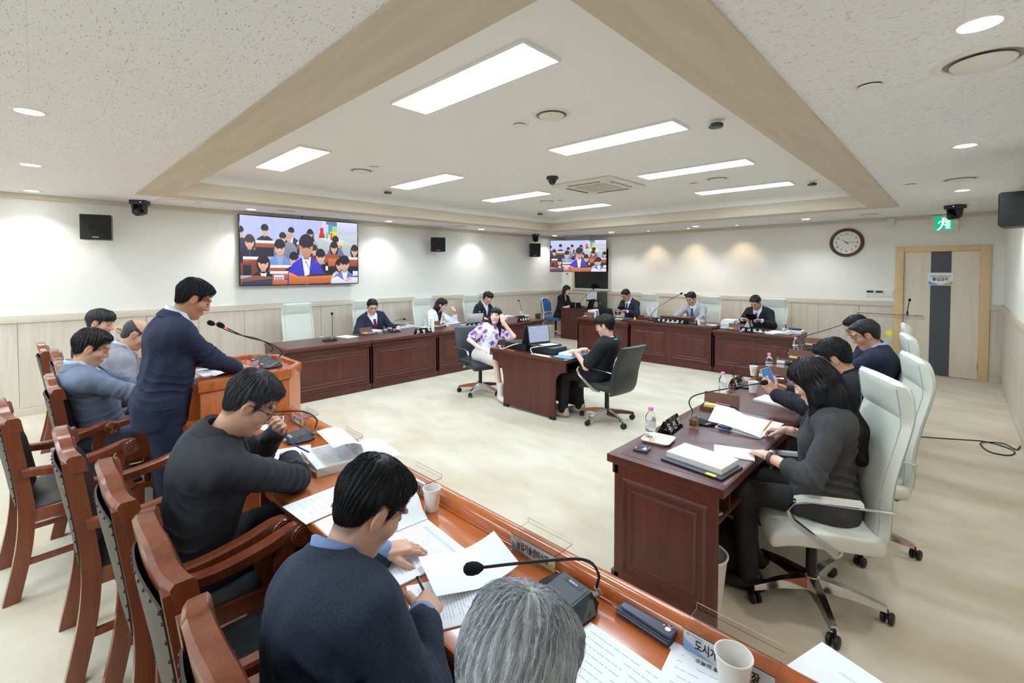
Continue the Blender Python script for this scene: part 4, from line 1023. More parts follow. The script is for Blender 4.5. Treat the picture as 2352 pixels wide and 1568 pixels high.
for i in range(30): sp.tube([(-0.13 + i * .009, 0.006 * math.cos(a), 0.006 + 0.006 * math.sin(a)) for a in np.linspace(0, 6.28, 9)[:-1]], 0.0007, 4, closed=True)
sp.build('spiral_wire', satin, t)
MB().sheet([[(-0.2 + 0.02 * u + (0.3 + 0.02 * u) * v, -0.05 - 0.16 * u, 0.012 + 0.10 * math.sin(min(1, (1 - v) * 1.4) * 1.4) * (1 - u * .75)) for v in np.linspace(0, 1, 8)] for u in np.linspace(0, 1, 6)], 0.0008).build('turned_page', paper, t, smooth=True)
t = sheet_paper('paper_stack', 'white papers fanned beside the thick report', (R(1685, 1040)[0], R(1685, 1040)[1], ZR), math.radians(20), 0.2, 0.16, 0.006, 6, seed=35)
p = R(1665, 983, ZR + .012)
t = thing('phone', 'dark blue phone resting on the open notebook', 'phone', p, math.radians(-14))
MB().prism(rrect(0.036, 0.02, 0.006), 0, 0.012, 2, bev=.002).build('phone_body', glossblack, t, smooth=True); bx('blue_case', (-0.037, -0.021, -0.001), (0.037, 0.021, 0.007), paint('case_blue', (60, 90, 170)), t, bev=.002)
p = R(1690, 1132, 0.545)
t = thing('remote_control', 'silver remote control on the shelf of the nearest right-row desk', 'remote', (-0.85, 2.3, 0.5345), 1.3)
bx('remote_body', (-0.06, -0.02, 0), (0.06, 0.02, 0.016), silverplastic, t, bev=.004)
for i in range(5):
    for j in range(3): bx('key', (-0.05 + i * .02, -0.015 + j * .011, 0.016), (-0.037 + i * .02, -0.007 + j * .011, 0.019), blackplastic, t)
# second place
bottle('pink-capped water bottle by the second right-row microphone', R(1660, 905)); plate('cream flowered tray behind the first stationery box', R(1668, 915), 0.1)
glass('water glass beside the second bottle on the right row', R(1676, 903))
p = R(1706, 888); dark_plate('black name plate half hidden behind the second right-row microphone', '은 하', (p[0] - 0.05, p[1], ZR), math.radians(90), 0.24)
make_mic('black microphone of the man holding up a phone', (p[0], p[1] + .03, ZR), rotface(-1, -0.1), [(-0.04, 0.07, 0.07), (-0.05, 0.09, 0.14), (-0.02, 0.04, 0.19), (0.12, -0.14, 0.2), (0.25, -0.3, 0.19)])
papercup('white paper cup behind the first right-row microphone head', R(1729, 901)); papercup('white paper cup standing farther behind, second place of the right row', R(1731, 862))
penbox('open stationery box before the man holding up a phone', R(1772, 872), math.radians(8))
t = sheet_paper('paper_stack', 'white reports under the arms of the man holding up a phone', R(1790, 925), math.radians(-8), 0.3, 0.21, 0.016, 8, seed=41)
o = bx('pen', (-0.06, -0.004, 0), (0.06, 0.004, 0.008), blackplastic, loc=(R(1815, 915)[0], R(1815, 915)[1], ZR + .0165), rot=(0, 0, -0.2)); tag(o, 'black pen on the reports of the man with the phone', 'pen')
# third place
bottle('pink-capped water bottle third along the right row', R(1766, 852)); glass('water glass beside the third bottle on the right row', R(1778, 852))
papercup('white paper cup beside the third right-row bottle', R(1793, 850)); plate('cream tray third along the right row', R(1775, 858), 0.1)
p = R(1806, 834); make_mic('black microphone third along the right row', p, rotface(-1, -0.1), [(-0.04, 0.07, 0.07), (-0.05, 0.09, 0.13), (-0.02, 0.04, 0.17), (0.1, -0.14, 0.185), (0.2, -0.28, 0.19)])
penbox('open stationery box third along the right row', R(1838, 828), math.radians(8))
sheet_paper('paper_stack', 'white papers third along the right row', R(1850, 860), 0, 0.3, 0.22, 0.012, 6, seed=42)
# fourth place
bottle('pink-capped water bottle farthest along the right row', R(1827, 808)); glass('water glass beside the farthest right-row bottle', R(1837, 808)); plate('cream tray farthest along the right row', R(1830, 814), 0.1)
p = R(1862, 803); make_mic('black microphone farthest along the right row', p, rotface(-1, -0.05), [(-0.04, 0.07, 0.07), (-0.05, 0.09, 0.13), (0.0, 0.04, 0.18), (0.14, -0.16, 0.26), (0.25, -0.33, 0.34)])
penbox('open stationery box farthest along the right row', R(1872, 797), math.radians(8))
# phone held by the man (in hand) is added with the people

# left row desk things -------------------------------------------------------
def L(px, py, z=ZR): q = atz(px, py, z); return (q.x, q.y, z)
RL = math.pi / 2
make_mic('black microphone before the empty white chair', L(757, 782), RL + math.pi, [(0.0, 0.07, 0.07), (0.0, 0.09, 0.1), (-0.02, 0.05, 0.18), (-0.08, -0.08, 0.3), (-0.11, -0.15, 0.36)])
make_mic('black microphone before the man with the red tie', L(905, 762), RL + math.pi, [(0.05, 0.07, 0.07), (0.06, 0.09, 0.13), (0.02, 0.04, 0.17), (-0.15, -0.16, 0.17), (-0.35, -0.25, 0.165)])
p = L(1085, 744); make_mic('black microphone behind the silver laptop', p, RL + math.pi, [(0.05, 0.07, 0.07), (0.06, 0.09, 0.13), (0.02, 0.04, 0.2), (-0.15, -0.16, 0.24), (-0.35, -0.25, 0.28)])
make_mic('black microphone at the far end of the left row', L(1195, 728), RL + math.pi, [(0.03, 0.07, 0.07), (0.04, 0.09, 0.13), (0.0, 0.02, 0.2), (-0.15, -0.16, 0.3), (-0.22, -0.25, 0.33)])
for px, py, wd, lab in ((941, 760, '김 현 수', 'black name plate before the man with the red tie'), (1062, 748, '이 지 연', 'black name plate against the silver laptop'), (1177, 735, '사 강 종 만', 'black name plate at the far end of the left row')):
    q = L(px, py); dark_plate(lab, wd, (LX - 0.05, q[1], ZR), RL, 0.3)
sheet_paper('magazine', 'printed magazine on the desk before the empty white chair', L(797, 773), 0.2, 0.3, 0.21, 0.004, 8, cat='book', seed=51, mm=ink_soft)
sheet_paper('paper_stack', 'open white pages left of the red-tie man', L(850, 762), 0.3, 0.3, 0.25, 0.03, 6, seed=52)
t = sheet_paper('paper_stack', 'open white report right of the red-tie man', L(915, 752), 0.1, 0.3, 0.5, 0.03, 6, seed=53)
curled_page(t, 0.2, 0.4, 0.03)
for px, py, lab in ((848, 768, 'brown stationery box before the red-tie man'), (1008, 752, 'brown stationery box before the woman in white'), (1112, 736, 'brown stationery box behind the floral-blouse woman')):
    penbox(lab, L(px, py), RL + .2)
t = thing('tumbler', 'tall white tumbler on the left row', 'tumbler', (LX - .12, L(968, 757)[1], ZR)); MB().lathe([(0, 0), (0.032, 0), (0.034, 0.19), (0, 0.19)], 18).build('tumbler_body', white_paint, t, smooth=True); MB().lathe([(0, 0.215), (0.036, 0.215), (0.037, 0.19), (0, 0.19)], 18).build('lid', white_paint, t, smooth=True)
bottle('pink-capped water bottle beside the white tumbler', L(979, 751)); bottle('pink-capped water bottle behind the silver laptop, left one', L(1102, 735)); bottle('pink-capped water bottle behind the silver laptop, right one', L(1107, 733))
papercup('white paper cup before the woman in white', L(992, 749)); papercup('white paper cup at the far end of the left row', L(1198, 724))
plate('cream tray with bottle beside the tumbler', L(977, 753)); plate('cream tray at the far end of the left row', L(1206, 725)); plate('cream tray with two bottles behind the laptop', L(1105, 736))
t = thing('tea_bottle', 'amber tea bottle with blue label before the woman in white', 'bottle', L(1019, 748))
MB().lathe([(0, 0), (0.03, 0), (0.032, 0.1), (0.02, 0.14), (0.013, 0.15), (0.013, 0.165), (0, 0.165)], 16).build('bottle_body', paint('amber', (196, 150, 90), 0.2), t, smooth=True); MB().lathe([(0.0325, 0.02), (0.0325, 0.06)], 16, cap=False).build('blue_label', paint('label_blue', (60, 140, 200)), t, smooth=True); MB().lathe([(0.0325, 0.06), (0.033, 0.1)], 16, cap=False).build('white_label', white_paint, t, smooth=True); MB().lathe([(0, .185), (0.015, 0.183), (0.015, 0.162), (0, .162)], 14).build('cap', paint('cap_brown', (190, 130, 70)), t, smooth=True)
def laptop(label, loc, rz, lidm, w=0.34, d=0.23, ang=70, screen=None):
    """screen faces -y (towards the sitter at -y)"""
    t = thing('laptop', label, 'laptop', loc, rz, 'open laptops')
    bx('keyboard_deck', (-w / 2, -d, 0), (w / 2, 0, 0.014), lidm, t, bev=.003)
    k = MB()
    for i in range(12):
        for j in range(5): k.box((-w * .42 + i * w * .07, -d * .9 + .06 + j * .026, 0.014), (-w * .42 + i * w * .07 + w * .055, -d * .9 + .08 + j * .026, 0.0155))
    k.build('keys', blackplastic, t)
    l = bx('lid', (-w / 2, -0.003, 0), (w / 2, 0.004, d), lidm, t, bev=.0015, loc=(0, 0, 0.012), rot=(math.radians(ang - 90), 0, 0))
    bx('screen', (-w / 2 + .012, -0.0045, 0.018), (w / 2 - .012, -0.003, d - .01), screen or glossblack, l)
    return t
silver = mat('laptop_silver', lin(214, 216, 220), 0.35, 0.3)
laptop('silver laptop open before the woman in white', (LX - .2, L(1080, 746)[1] - .05, ZR), -RL - .12, silver, ang=72)
sheet_paper('paper_stack', 'stacked white papers behind the silver laptop', L(1103, 730), 0.1, 0.28, 0.35, 0.05, 0); sheet_paper('paper_stack', 'white papers before the far-end man of the left row', L(1160, 727), 0.1, 0.25, 0.3, 0.02, 0)
sheet_paper('paper_stack', 'white papers before the woman in white', L(1035, 742), 0.1, 0.25, 0.3, 0.012, 0)

# back row desk things ---------------------------------------------------------
ZU = 0.7765
def Bk(px, y, z=ZR): q = aty(px, 730, y); return (q.x, y, z)
def bookpile(label, loc, n, w=0.21, d=0.297, seed=0, rz=0.0):
    r = random.Random(seed); z = loc[2]
    for i in range(n):
        th = r.uniform(0.018, 0.034)
        t = thing('bound_book', f'{label}, {["bottom", "second", "third", "fourth", "fifth", "sixth"][i] if i < n - 1 else "topmost"} one', 'book', (loc[0] + r.uniform(-.01, .01), loc[1] + r.uniform(-.01, .01), z), rz + r.uniform(-.08, .08), 'white bound budget books')
        bx('pages', (-w / 2, -d / 2 + .002, 0.0015), (w / 2 - .003, d / 2 - .002, th - .0015), paper_edge, t)
        MB().box((-w / 2, -d / 2, 0), (w / 2, d / 2, 0.0015)).box((-w / 2, -d / 2, th - .0015), (w / 2, d / 2, th)).box((w / 2 - .002, -d / 2, 0), (w / 2, d / 2, th)).build('cover', paper, t)
        bx('green_spine_label', (w / 2, -d / 2 + .02, 0.003), (w / 2 + .0008, -d / 2 + .06, th - .003), paint('spine_green', (40, 110, 80)), t)
        z += th + .0005
bookpile('white bound book in the stack left of the chairman', Bk(1368, 8.5), 5, seed=2)
bookpile('white bound book in the stack right of the chairman', Bk(1677, 8.5), 6, seed=4)
dark_plate('long black name plate on the chairman desk', '위 원 장 임 재 근', (Bk(1541, 8.14)[0], 8.14, ZU), 0, 0.62)
dark_plate('black name plate of the man with the striped tie', '의 사 팀 장', (Bk(1728, 8.13)[0], 8.13, ZR), 0, 0.36)
t = thing('desk_riser', 'low dark riser block on the chairman desk', 'stand', (Bk(1545, 8.36)[0] + .06, 8.42, ZU)); bx('riser_top', (-0.3, -0.12, 0.08), (0.3, 0.14, 0.1), mahog, t, bev=.003); bx('riser_body', (-0.28, -0.1, 0), (0.28, 0.12, 0.08), mahog, t)
make_mic('chairman microphone leaning right from the riser', (Bk(1512, 8.4)[0] - .05, 8.28, ZU), math.pi, [(0.0, 0.07, 0.07), (-0.03, 0.07, 0.16), (-0.12, -0.02, 0.28), (-0.32, -0.25, 0.46), (-0.40, -0.32, 0.52)])
make_mic('chairman microphone leaning left beside his purple tie', (Bk(1590, 8.3)[0] + .06, 8.24, ZU), math.pi, [(-0.05, 0.07, 0.07), (-0.03, 0.06, 0.14), (0.06, -0.02, 0.24), (0.2, -0.15, 0.42), (0.26, -0.22, 0.5)])
t = thing('gavel', 'wooden gavel lying on its block on the chairman desk', 'gavel', (Bk(1486, 8.4)[0] - .03, 8.42, ZU), 0.2)
bx('block_tray', (-0.14, -0.09, 0), (0.14, 0.09, 0.05), mahog, t, bev=.004); MB().tube([(-0.12, 0, 0.075), (-0.04, 0, 0.075)], 0.026, 14).build('gavel_head', chairwood, t, smooth=True); MB().tube([(-0.05, 0, 0.075), (0.13, 0, 0.08)], [0.009, 0.012], 8).build('handle', cherry, t, smooth=True)
t = thing('brass_bell', 'small brass bell at the left of the chairman desk', 'bell', (Bk(1464, 8.3)[0], 8.2, ZU)); MB().lathe([(0, 0), (0.035, 0), (0.03, 0.03), (0.018, 0.05), (0, 0.055)], 16).build('bell_cup', mat('brass', lin(200, 160, 80), 0.25, 1.0), t, smooth=True); MB().lathe([(0.006, 0.05), (0.009, 0.09), (0, 0.095)], 10).build('bell_grip', mat('brass', (1, 1, 1)), t, smooth=True)
papercup('white paper cup on the chairman desk', (Bk(1609, 8.25)[0], 8.2, ZU)); bottle('pink-capped water bottle on the chairman desk', (Bk(1616, 8.25)[0], 8.22, ZU)); glass('water glass on the chairman desk', (Bk(1626, 8.2)[0], 8.2, ZU)); plate('cream tray on the chairman desk', (Bk(1640, 8.2)[0] - .05, 8.22, ZU))
laptop('dark laptop seen from behind left of the chairman', (Bk(1397, 8.35)[0], 8.3, ZR), math.pi, blackplastic, ang=72)
bottle('pink-capped water bottle left of the chairman desk', (Bk(1419, 8.3)[0], 8.3, ZR)); glass('water glass left of the chairman desk', (Bk(1427, 8.25)[0], 8.25, ZR)); plate('cream tray left of the chairman desk', (Bk(1427, 8.25)[0] - .03, 8.25, ZR - .001) if False else (Bk(1424, 8.2)[0] - .11, 8.36, ZR))
t = thing('desk_phone', 'small grey desk device left of the brass bell', 'device', (Bk(1444, 8.25)[0], 8.2, ZR)); MB().prism([(-0.06, 0), (0.06, 0), (0.06, 0.07), (-0.06, 0.03)], -0.09, 0.09, 0, bev=.004).build('device_body', darkplastic, t, smooth=True); bx('device_screen', (-0.07, -0.05, 0.066), (0.07, 0.0, 0.068), glossblack, t, rot=(0.0, 0, 0))
penbox('brown stationery box at the left end of the back row', (Bk(1352, 8.3)[0], 8.26, ZR), 0.1); penbox('brown stationery box before the stack right of the chairman', (Bk(1692, 8.3)[0], 8.24, ZR), 0.1)
o = bx('tablet', (-0.1, -0.07, 0), (0.1, 0.07, 0.008), glossblack, loc=(Bk(1655, 8.3)[0] + .03, 8.3, ZR), rot=(0, 0, .1)); tag(o, 'black tablet lying at the left end of the right back desk', 'tablet')
sheet_paper('paper_stack', 'blue-printed brochure right of the black plate on the back row', (Bk(1765, 8.3)[0], 8.25, ZR), -.2, 0.3, 0.2, 0.012, 6, seed=61); sheet_paper('paper_stack', 'white papers near the right end of the back row', (Bk(1790, 8.4)[0], 8.42, ZR), -.1, 0.25, 0.2, 0.02, 4, seed=62)
bottle('pink-capped water bottle at the right end of the back row', (Bk(1802, 8.28)[0], 8.28, ZR + .0065)); plate('cream tray at the right end of the back row', (Bk(1806, 8.28)[0], 8.28, ZR)); glass('water glass at the right end of the back row', (Bk(1813, 8.3)[0], 8.32, ZR + .0065))
t = sheet_paper('report_book', 'white report under a navy case at the right end of the back row', (Bk(1826, 8.55)[0], 8.6, ZR), 0, 0.22, 0.3, 0.04, 0, cat='book')
o = bx('glasses_case', (-0.09, -0.035, 0), (0.09, 0.035, 0.035), paint('navy_case', (40, 54, 84)), bev=.012, loc=(Bk(1826, 8.55)[0] - .01, 8.6, ZR + .041)); tag(o, 'navy glasses case on the white report at the back row end', 'case')
# operator corner
ZO = 0.7905
make_mic('operator microphone in the far corner', (-6.98, 9.86, ZO), rotface(1, 0) + math.pi, [(0.0, 0.07, 0.07), (0.0, 0.08, 0.12), (0.0, 0.02, 0.2), (0.0, -0.25, 0.42), (0.0, -0.32, 0.47)])
laptop('operator laptop seen from behind in the far corner', (-6.62, 9.68, ZO), rotface(1, 0.15), blackplastic, ang=75)
for x, y, lab in ((-7.02, 9.48, 'small black frame on the operator desk, nearer'), (-6.84, 9.48, 'small dark display beside the operator frame')):
    t = thing('desk_display', lab, 'display', (x, y, ZO), 0.2); bx('bezel', (-0.07, -0.008, 0.02), (0.07, 0.008, 0.15), blackplastic, t, bev=.003); bx('foot', (-0.07, -0.05, 0), (0.07, 0.05, 0.02), blackplastic, t); bx('glass', (-0.055, -0.0095, 0.035), (0.055, -0.0085, 0.14), glossblack, t)
t = thing('computer_tower', 'upright black computer tower on the operator desk', 'computer', (-6.4, 9.9, ZO), 0.2); bx('tower_case', (-0.07, -0.15, 0), (0.07, 0.15, 0.42), darkplastic, t, bev=.004); bx('power_light', (-0.008, -0.152, 0.12), (0.008, -0.15, 0.13), mat('orange_led', (1, .4, .05), .4, emit=(1, .4, .05), estr=3), t)
t = thing('monitor', 'back of a small monitor with a white sheet on it, operator desk', 'monitor', (-6.75, 9.98, ZO), 0.25); bx('stand', (-0.09, -0.06, 0), (0.09, 0.06, 0.01), blackplastic, t); bx('neck', (-0.02, -0.01, 0.01), (0.02, 0.01, 0.2), blackplastic, t); bx('screen_shell', (-0.17, -0.015, 0.16), (0.17, 0.015, 0.4), blackplastic, t, bev=.004); bx('taped_sheet', (-0.16, -0.018, 0.2), (0.12, -0.0155, 0.4), paint('pale_sheet', (214, 218, 228)), t)
t = thing('cable_bundle', 'tangle of black cables at the end of the operator desk', 'cable', (-6.33, 9.62, ZO + .006))
for k in range(3): MB().tube(bez([(0.0, 0.05 * k, 0.0), (0.04, 0.05 * k - .06, 0.05 + .02 * k), (0.0, .1, .12 - .03 * k), (-0.06, .05, .05), (-0.03, -.04, 0.0)], 20), 0.004, 6).build('cable', blackplastic, t, smooth=True)
o = sheet_paper('paper_sheet', 'small white notes before the operator woman', (-7.16, 9.55, ZO), 0.1, 0.2, 0.15, 0.003, 3)

# centre desk things -------------------------------------------------------------
ZS = 0.7315
for x, lab, fx in ((-4.08, 'left laptop riser box on the stenographer desk', 1), (-3.62, 'right laptop riser box on the stenographer desk', -1)):
    o = bx('riser_box', (-0.19, -0.12, 0), (0.19, 0.12, 0.085), mat('carbon_box', lin(34, 35, 38), 0.4, bump=0.3, bscale=120), loc=(x, 4.4, ZS), bev=.003); tag(o, lab, 'box', 'black laptop riser boxes')
scr = bpy.data.materials.new('laptop_screen'); scr.use_nodes = True; T_ = NT(scr); b_ = T_.N['Principled BSDF']
b_.inputs['Base Color'].default_value = (0.05, 0.05, 0.06, 1); b_.inputs['Roughness'].default_value = 0.2
tc = T_.n('ShaderNodeTexCoord'); mp_ = T_.n('ShaderNodeMapping'); mp_.inputs['Scale'].default_value = (60, 1, 70); T_.l(tc.outputs['Object'], mp_.inputs[0])
nz_ = T_.n('ShaderNodeTexNoise', i_Scale=1.0, i_Detail=1.0); T_.l(mp_.outputs[0], nz_.inputs['Vector'])
rp_ = T_.n('ShaderNodeValToRGB'); T_.l(nz_.outputs['Fac'], rp_.inputs[0]); rp_.color_ramp.elements[0].position = .36; rp_.color_ramp.elements[1].position = .44
rp_.color_ramp.elements[0].color = (*lin(120, 130, 160), 1); rp_.color_ramp.elements[1].color = (*lin(176, 188, 214), 1)
T_.l(rp_.outputs[0], b_.inputs['Emission Color']); b_.inputs['Emission Strength'].default_value = 0.75
laptop('left stenographer laptop showing its dark back', (-3.92, 4.4, ZS + .0855), rotface(1, 0.05), darkplastic, ang=80)
laptop('stenographer laptop with a lit document screen', (-3.78, 4.42, ZS + .0855), rotface(-1, 0.2), darkplastic, ang=80, screen=scr)
sheet_paper('paper_sheet', 'white sheet lying on the lit laptop keyboard', (-3.62, 4.40, ZS + .1025), 1.4, 0.2, 0.14, 0.001, 4)
sheet_paper('report_book', 'thick white book beside the left stenographer laptop', (-4.27, 4.66, ZS), 0.1, 0.2, 0.26, 0.05, 0, cat='book')
o = bx('paper_strip', (-0.17, -0.035, 0), (0.17, 0.035, 0.002), paper, loc=(-3.55, 4.205, ZS), rot=(0, 0, -.02)); tag(o, 'white paper strip at the near edge of the stenographer desk', 'paper')
t = thing('steno_machine', 'cream stenotype machine under the typist hands', 'machine', (-3.30, 4.44, ZS + .012), 0.1); bx('machine_body', (-0.09, -0.15, 0), (0.09, 0.15, 0.035), cream_plastic, t, bev=.008)
for i in range(9): bx('key', (-0.05, -0.13 + i * .03, 0.035), (0.04, -0.108 + i * .03, 0.042), white_paint, t, bev=.002)
o = bx('blue_folder', (-0.12, -0.2, 0), (0.12, 0.2, 0.011), paint('folder_blue', (120, 180, 226)), loc=(-3.30, 4.42, ZS), rot=(0, 0, .1), bev=.002); tag(o, 'light blue folder under the stenotype machine', 'folder')
o = bx('card_holder', (-0.1, -0.02, 0), (0.1, 0.02, 0.008), darkplastic, loc=(-3.32, 4.19, ZS), rot=(0, 0, -.05)); tag(o, 'dark flat card holder at the near right corner of the stenographer desk', 'holder')
o = MB().tube([(-4.14, 4.19, ZS + .005), (-3.98, 4.17, ZS + .005)], 0.005, 6).build('pencil', paint('pencil_orange', (230, 150, 60)), smooth=True); tag(o, 'orange pencil on the stenographer desk', 'pencil')
whitecord = paint('white_cord', (236, 236, 236), 0.4)
o = MB().tube(bez([(-4.38, 4.3, ZS + .006), (-4.3, 4.22, ZS + .03), (-4.2, 4.16, ZS + .006), (-4.05, 4.2, ZS + .07), (-3.95, 4.24, ZS + .1)], 24), 0.006, 6).build('white_cable', whitecord, smooth=True); tag(o, 'white cable curling over the left laptop riser', 'cable')
o = MB().tube(bez([(-3.7, 4.19, ZS + .006), (-3.74, 4.2, ZS + .06), (-3.66, 4.2, ZS + .09), (-3.58, 4.26, ZS + .1)], 20), 0.006, 6).build('white_cable', whitecord, smooth=True); tag(o, 'white cable plugged into the lit laptop', 'cable')
t = thing('microphone', 'thin grey microphone behind the left stenographer laptop', 'microphone', (-3.95, 4.72, ZS)); MB().lathe([(0, 0), (0.03, 0), (0.03, 0.01), (0.006, 0.014), (0, 0.014)], 14).build('foot', satin, t, smooth=True); MB().tube(bez([(0, 0, 0.012), (0, 0, 0.15), (-0.02, -0.02, 0.22), (-0.07, -0.04, 0.26)], 12), 0.005, 6).build('gooseneck', satin, t, smooth=True)
t = thing('drawer_tray', 'brown pull-out tray at the left end of the stenographer desk', 'tray', (-4.46, 4.36, 0.62)); bx('tray_shell', (-0.045, -0.13, 0), (0.12, 0.2, 0.035), paint('tray_brown', (120, 92, 72)), t, bev=.003); bx('runner', (-0.04, -0.13, 0.035), (0.12, -0.115, 0.07), satin, t)

# ---- ceiling, wall fittings -----------------------------------------------------
def diffuser(label, x, y, z, r=0.145):
    t = thing('air_diffuser', label, 'vent', (x, y, z), 0, 'round ceiling air diffusers'); k = r / 0.145
    MB().lathe([(0.118 * k, 0.0), (0.12 * k, -0.006), (0.138 * k, -0.01), (0.15 * k, -0.004), (0.152 * k, 0)], 32, cap=False).build('outer_ring', cream_plastic, t, smooth=True)
    MB().lathe([(0, -0.03), (0.06 * k, -0.028), (0.095 * k, -0.016), (0.098 * k, -0.01), (0, -0.01)], 32).build('centre_disc', cream_plastic, t, smooth=True)
    MB().lathe([(0, -0.001), (0.119 * k, -0.001)], 32, cap=False).build('dark_gap', mat('vent_dark', lin(150, 146, 138), 0.9), t)
for lab, x, y, z, r in (('large round air diffuser at the top right edge of the photo', 0.06, 2.89, ZC, .16), ('round air diffuser between the two large light panels', -2.28, 2.8, ZT, .145), ('round air diffuser by the television-side panels', -5.18, 2.76, ZT, .145),
                    ('small round air diffuser left of the far panels', -5.15, 6.2, ZT, .145), ('round air diffuser between the far door-side panels', -2.29, 6.24, ZT, .145), ('round air diffuser above the right-hand downlights', 0.0, 6.46, ZC, .15), ('flat air diffuser near the wall clock', -1.06, 9.5, ZC, .15), ('flat air diffuser above the big television', -7.47, 2.72, ZC, .14), ('flat air diffuser above the middle loudspeaker', -7.45, 6.15, ZC, .14)):
    diffuser(lab, x, y, z, r)
def detector(label, x, y, z):
    t = thing('ceiling_detector', label, 'detector', (x, y, z), 0, 'small round ceiling detectors')
    MB().lathe([(0.045, 0), (0.05, -0.006), (0.075, -0.004), (0.08, 0)], 26, cap=False).build('flange', white_paint, t, smooth=True)
    MB().lathe([(0, -0.02), (0.045, -0.018), (0.05, -0.012), (0, -0.012)], 26).build('cap', white_paint, t, smooth=True)
    MB().lathe([(0, -0.0008), (0.046, -0.0008)], 20, cap=False).build('dark_gap', darkplastic, t)
for lab, x, y, z in (('round white detector right of the oak frame, near the camera', -0.33, 2.88, ZC), ('round white detector beside the central diffuser', -2.61, 2.79, ZT), ('round white detector beside the television-side diffuser', -4.89, 2.76, ZT), ('round white detector among the far panels', -4.93, 6.29, ZT), ('round white detector by the far door-side diffuser', -2.64, 6.33, ZT), ('round white detector above the clock', -0.38, 6.47, ZC)):
    detector(lab, x, y, z)
def sensor(label, x, y):
    t = thing('ceiling_sensor', label, 'sensor', (x, y, ZT), 0, 'dark disc ceiling microphones')
    MB().lathe([(0, 0), (0.065, 0), (0.06, -0.008), (0.032, -0.012), (0.032, -0.035), (0, -0.035)], 24).build('mount', white_paint, t, smooth=True)
    MB().lathe([(0, -0.066), (0.05, -0.064), (0.056, -0.055), (0.056, -0.04), (0.05, -0.035), (0, -0.035)], 24).build('disc', mat('sensor_dark', lin(52, 54, 60), 0.3), t, smooth=True)
for lab, x, y in (('dark disc sensor near the oak frame on the door side', -1.41, 3.8), ('dark disc sensor near the television-side oak frame', -6.12, 3.68), ('dark disc sensor at the far corner of the tray', -6.2, 7.25), ('dark disc sensor at the far door-side corner of the tray', -1.43, 7.28)): sensor(lab, x, y)
t = thing('dome_camera', 'dark dome camera beside the air conditioner cassette', 'camera', (-3.77, 4.65, ZT)); MB().lathe([(0, 0), (0.075, 0), (0.08, -0.02), (0.07, -0.035), (0, -0.035)], 24).build('housing', darkplastic, t, smooth=True); MB().lathe([(0.052, -0.03), (0.055, -0.05), (0.045, -0.08), (0.025, -0.1), (0, -0.105)], 20).build('dome', mat('smoked_dome', lin(40, 42, 48), 0.05), t, smooth=True)
t = thing('air_conditioner', 'square white ceiling cassette air conditioner', 'air conditioner', (-3.67, 5.56, ZT - .001)); MB().box((-0.475, -0.475, -0.035), (0.475, 0.475, 0), bev=.012).build('panel', cream_plastic, t, smooth=True)
bx('grille', (-0.24, -0.24, -0.042), (0.24, 0.24, -0.035), mat('grille_cream', lin(206, 198, 184), 0.7, bump=.6, bscale=160), t, bev=.004)
for a in range(4):
    o = bx('louver', (-0.25, -0.385, -0.041), (0.25, -0.345, -0.034), darkplastic, t, rot=a * math.pi / 2); MB().box((-0.24, -0.38, -0.044), (0.24, -0.362, -0.04)).build('flap', cream_plastic, o)
def hatch(label, x, y):
    t = thing('access_hatch', label, 'hatch', (x, y, ZC)); MB().box((-0.22, -0.22, -0.006), (0.22, -0.205, 0)).box((-0.22, 0.205, -0.006), (0.22, 0.22, 0)).box((-0.22, -0.205, -0.006), (-0.205, 0.205, 0)).box((0.205, -0.205, -0.006), (0.22, 0.205, 0)).build('hatch_frame', cream_plastic, t); bx('hatch_panel', (-0.2, -0.2, -0.003), (0.2, 0.2, -0.0005), white_paint, t)
hatch('ceiling access hatch beside the left wall camera', -7.5, 1.35); hatch('ceiling access hatch above the door camera', 0.0, 8.45); hatch('ceiling access hatch near the far left corner', -7.45, 8.1)
def ptz(label, x, y, rz):
    t = thing('ptz_camera', label, 'camera', (x, y, ZC), rz, 'ceiling-mounted video cameras')
    bx('ceiling_base', (-0.09, -0.07, -0.055), (0.09, 0.09, 0), darkplastic, t, bev=.01)
    for s in (-1, 1): MB().prism([(-0.05, -0.055), (0.06, -0.055), (0.04, -0.16), (0.01, -0.185), (-0.03, -0.17)], s * 0.062 - .012, s * 0.062 + .012, 0, bev=.006).build('yoke_arm', darkplastic, t, smooth=True)
    MB().box((-0.05, 0.02, -0.17), (0.05, 0.05, -0.055), bev=.008).build('yoke_back', darkplastic, t, smooth=True)
    h = MB().tube([(0, 0.05, -0.15), (0, -0.075, -0.165)], [0.045, 0.045], 16).build('camera_head', blackplastic, t, smooth=True)
    MB().tube([(0, -0.075, -0.165), (0, -0.09, -0.167)], [0.036, 0.032], 16).build('lens', glossblack, h, smooth=True)
    bx('status_light', (0.03, -0.072, -0.03), (0.045, -0.07, -0.022), blue_led, t)
ptz('black video camera hanging from the ceiling above the left wall loudspeaker', -7.75, 0.98, rotface(-0.75, 0.4) + 0); ptz('black video camera hanging near the far left corner', -7.72, 8.85, rotface(-0.7, 0.7)); ptz('black video camera hanging in front of the exit sign', -0.05, 9.0, rotface(0.6, 0.8))
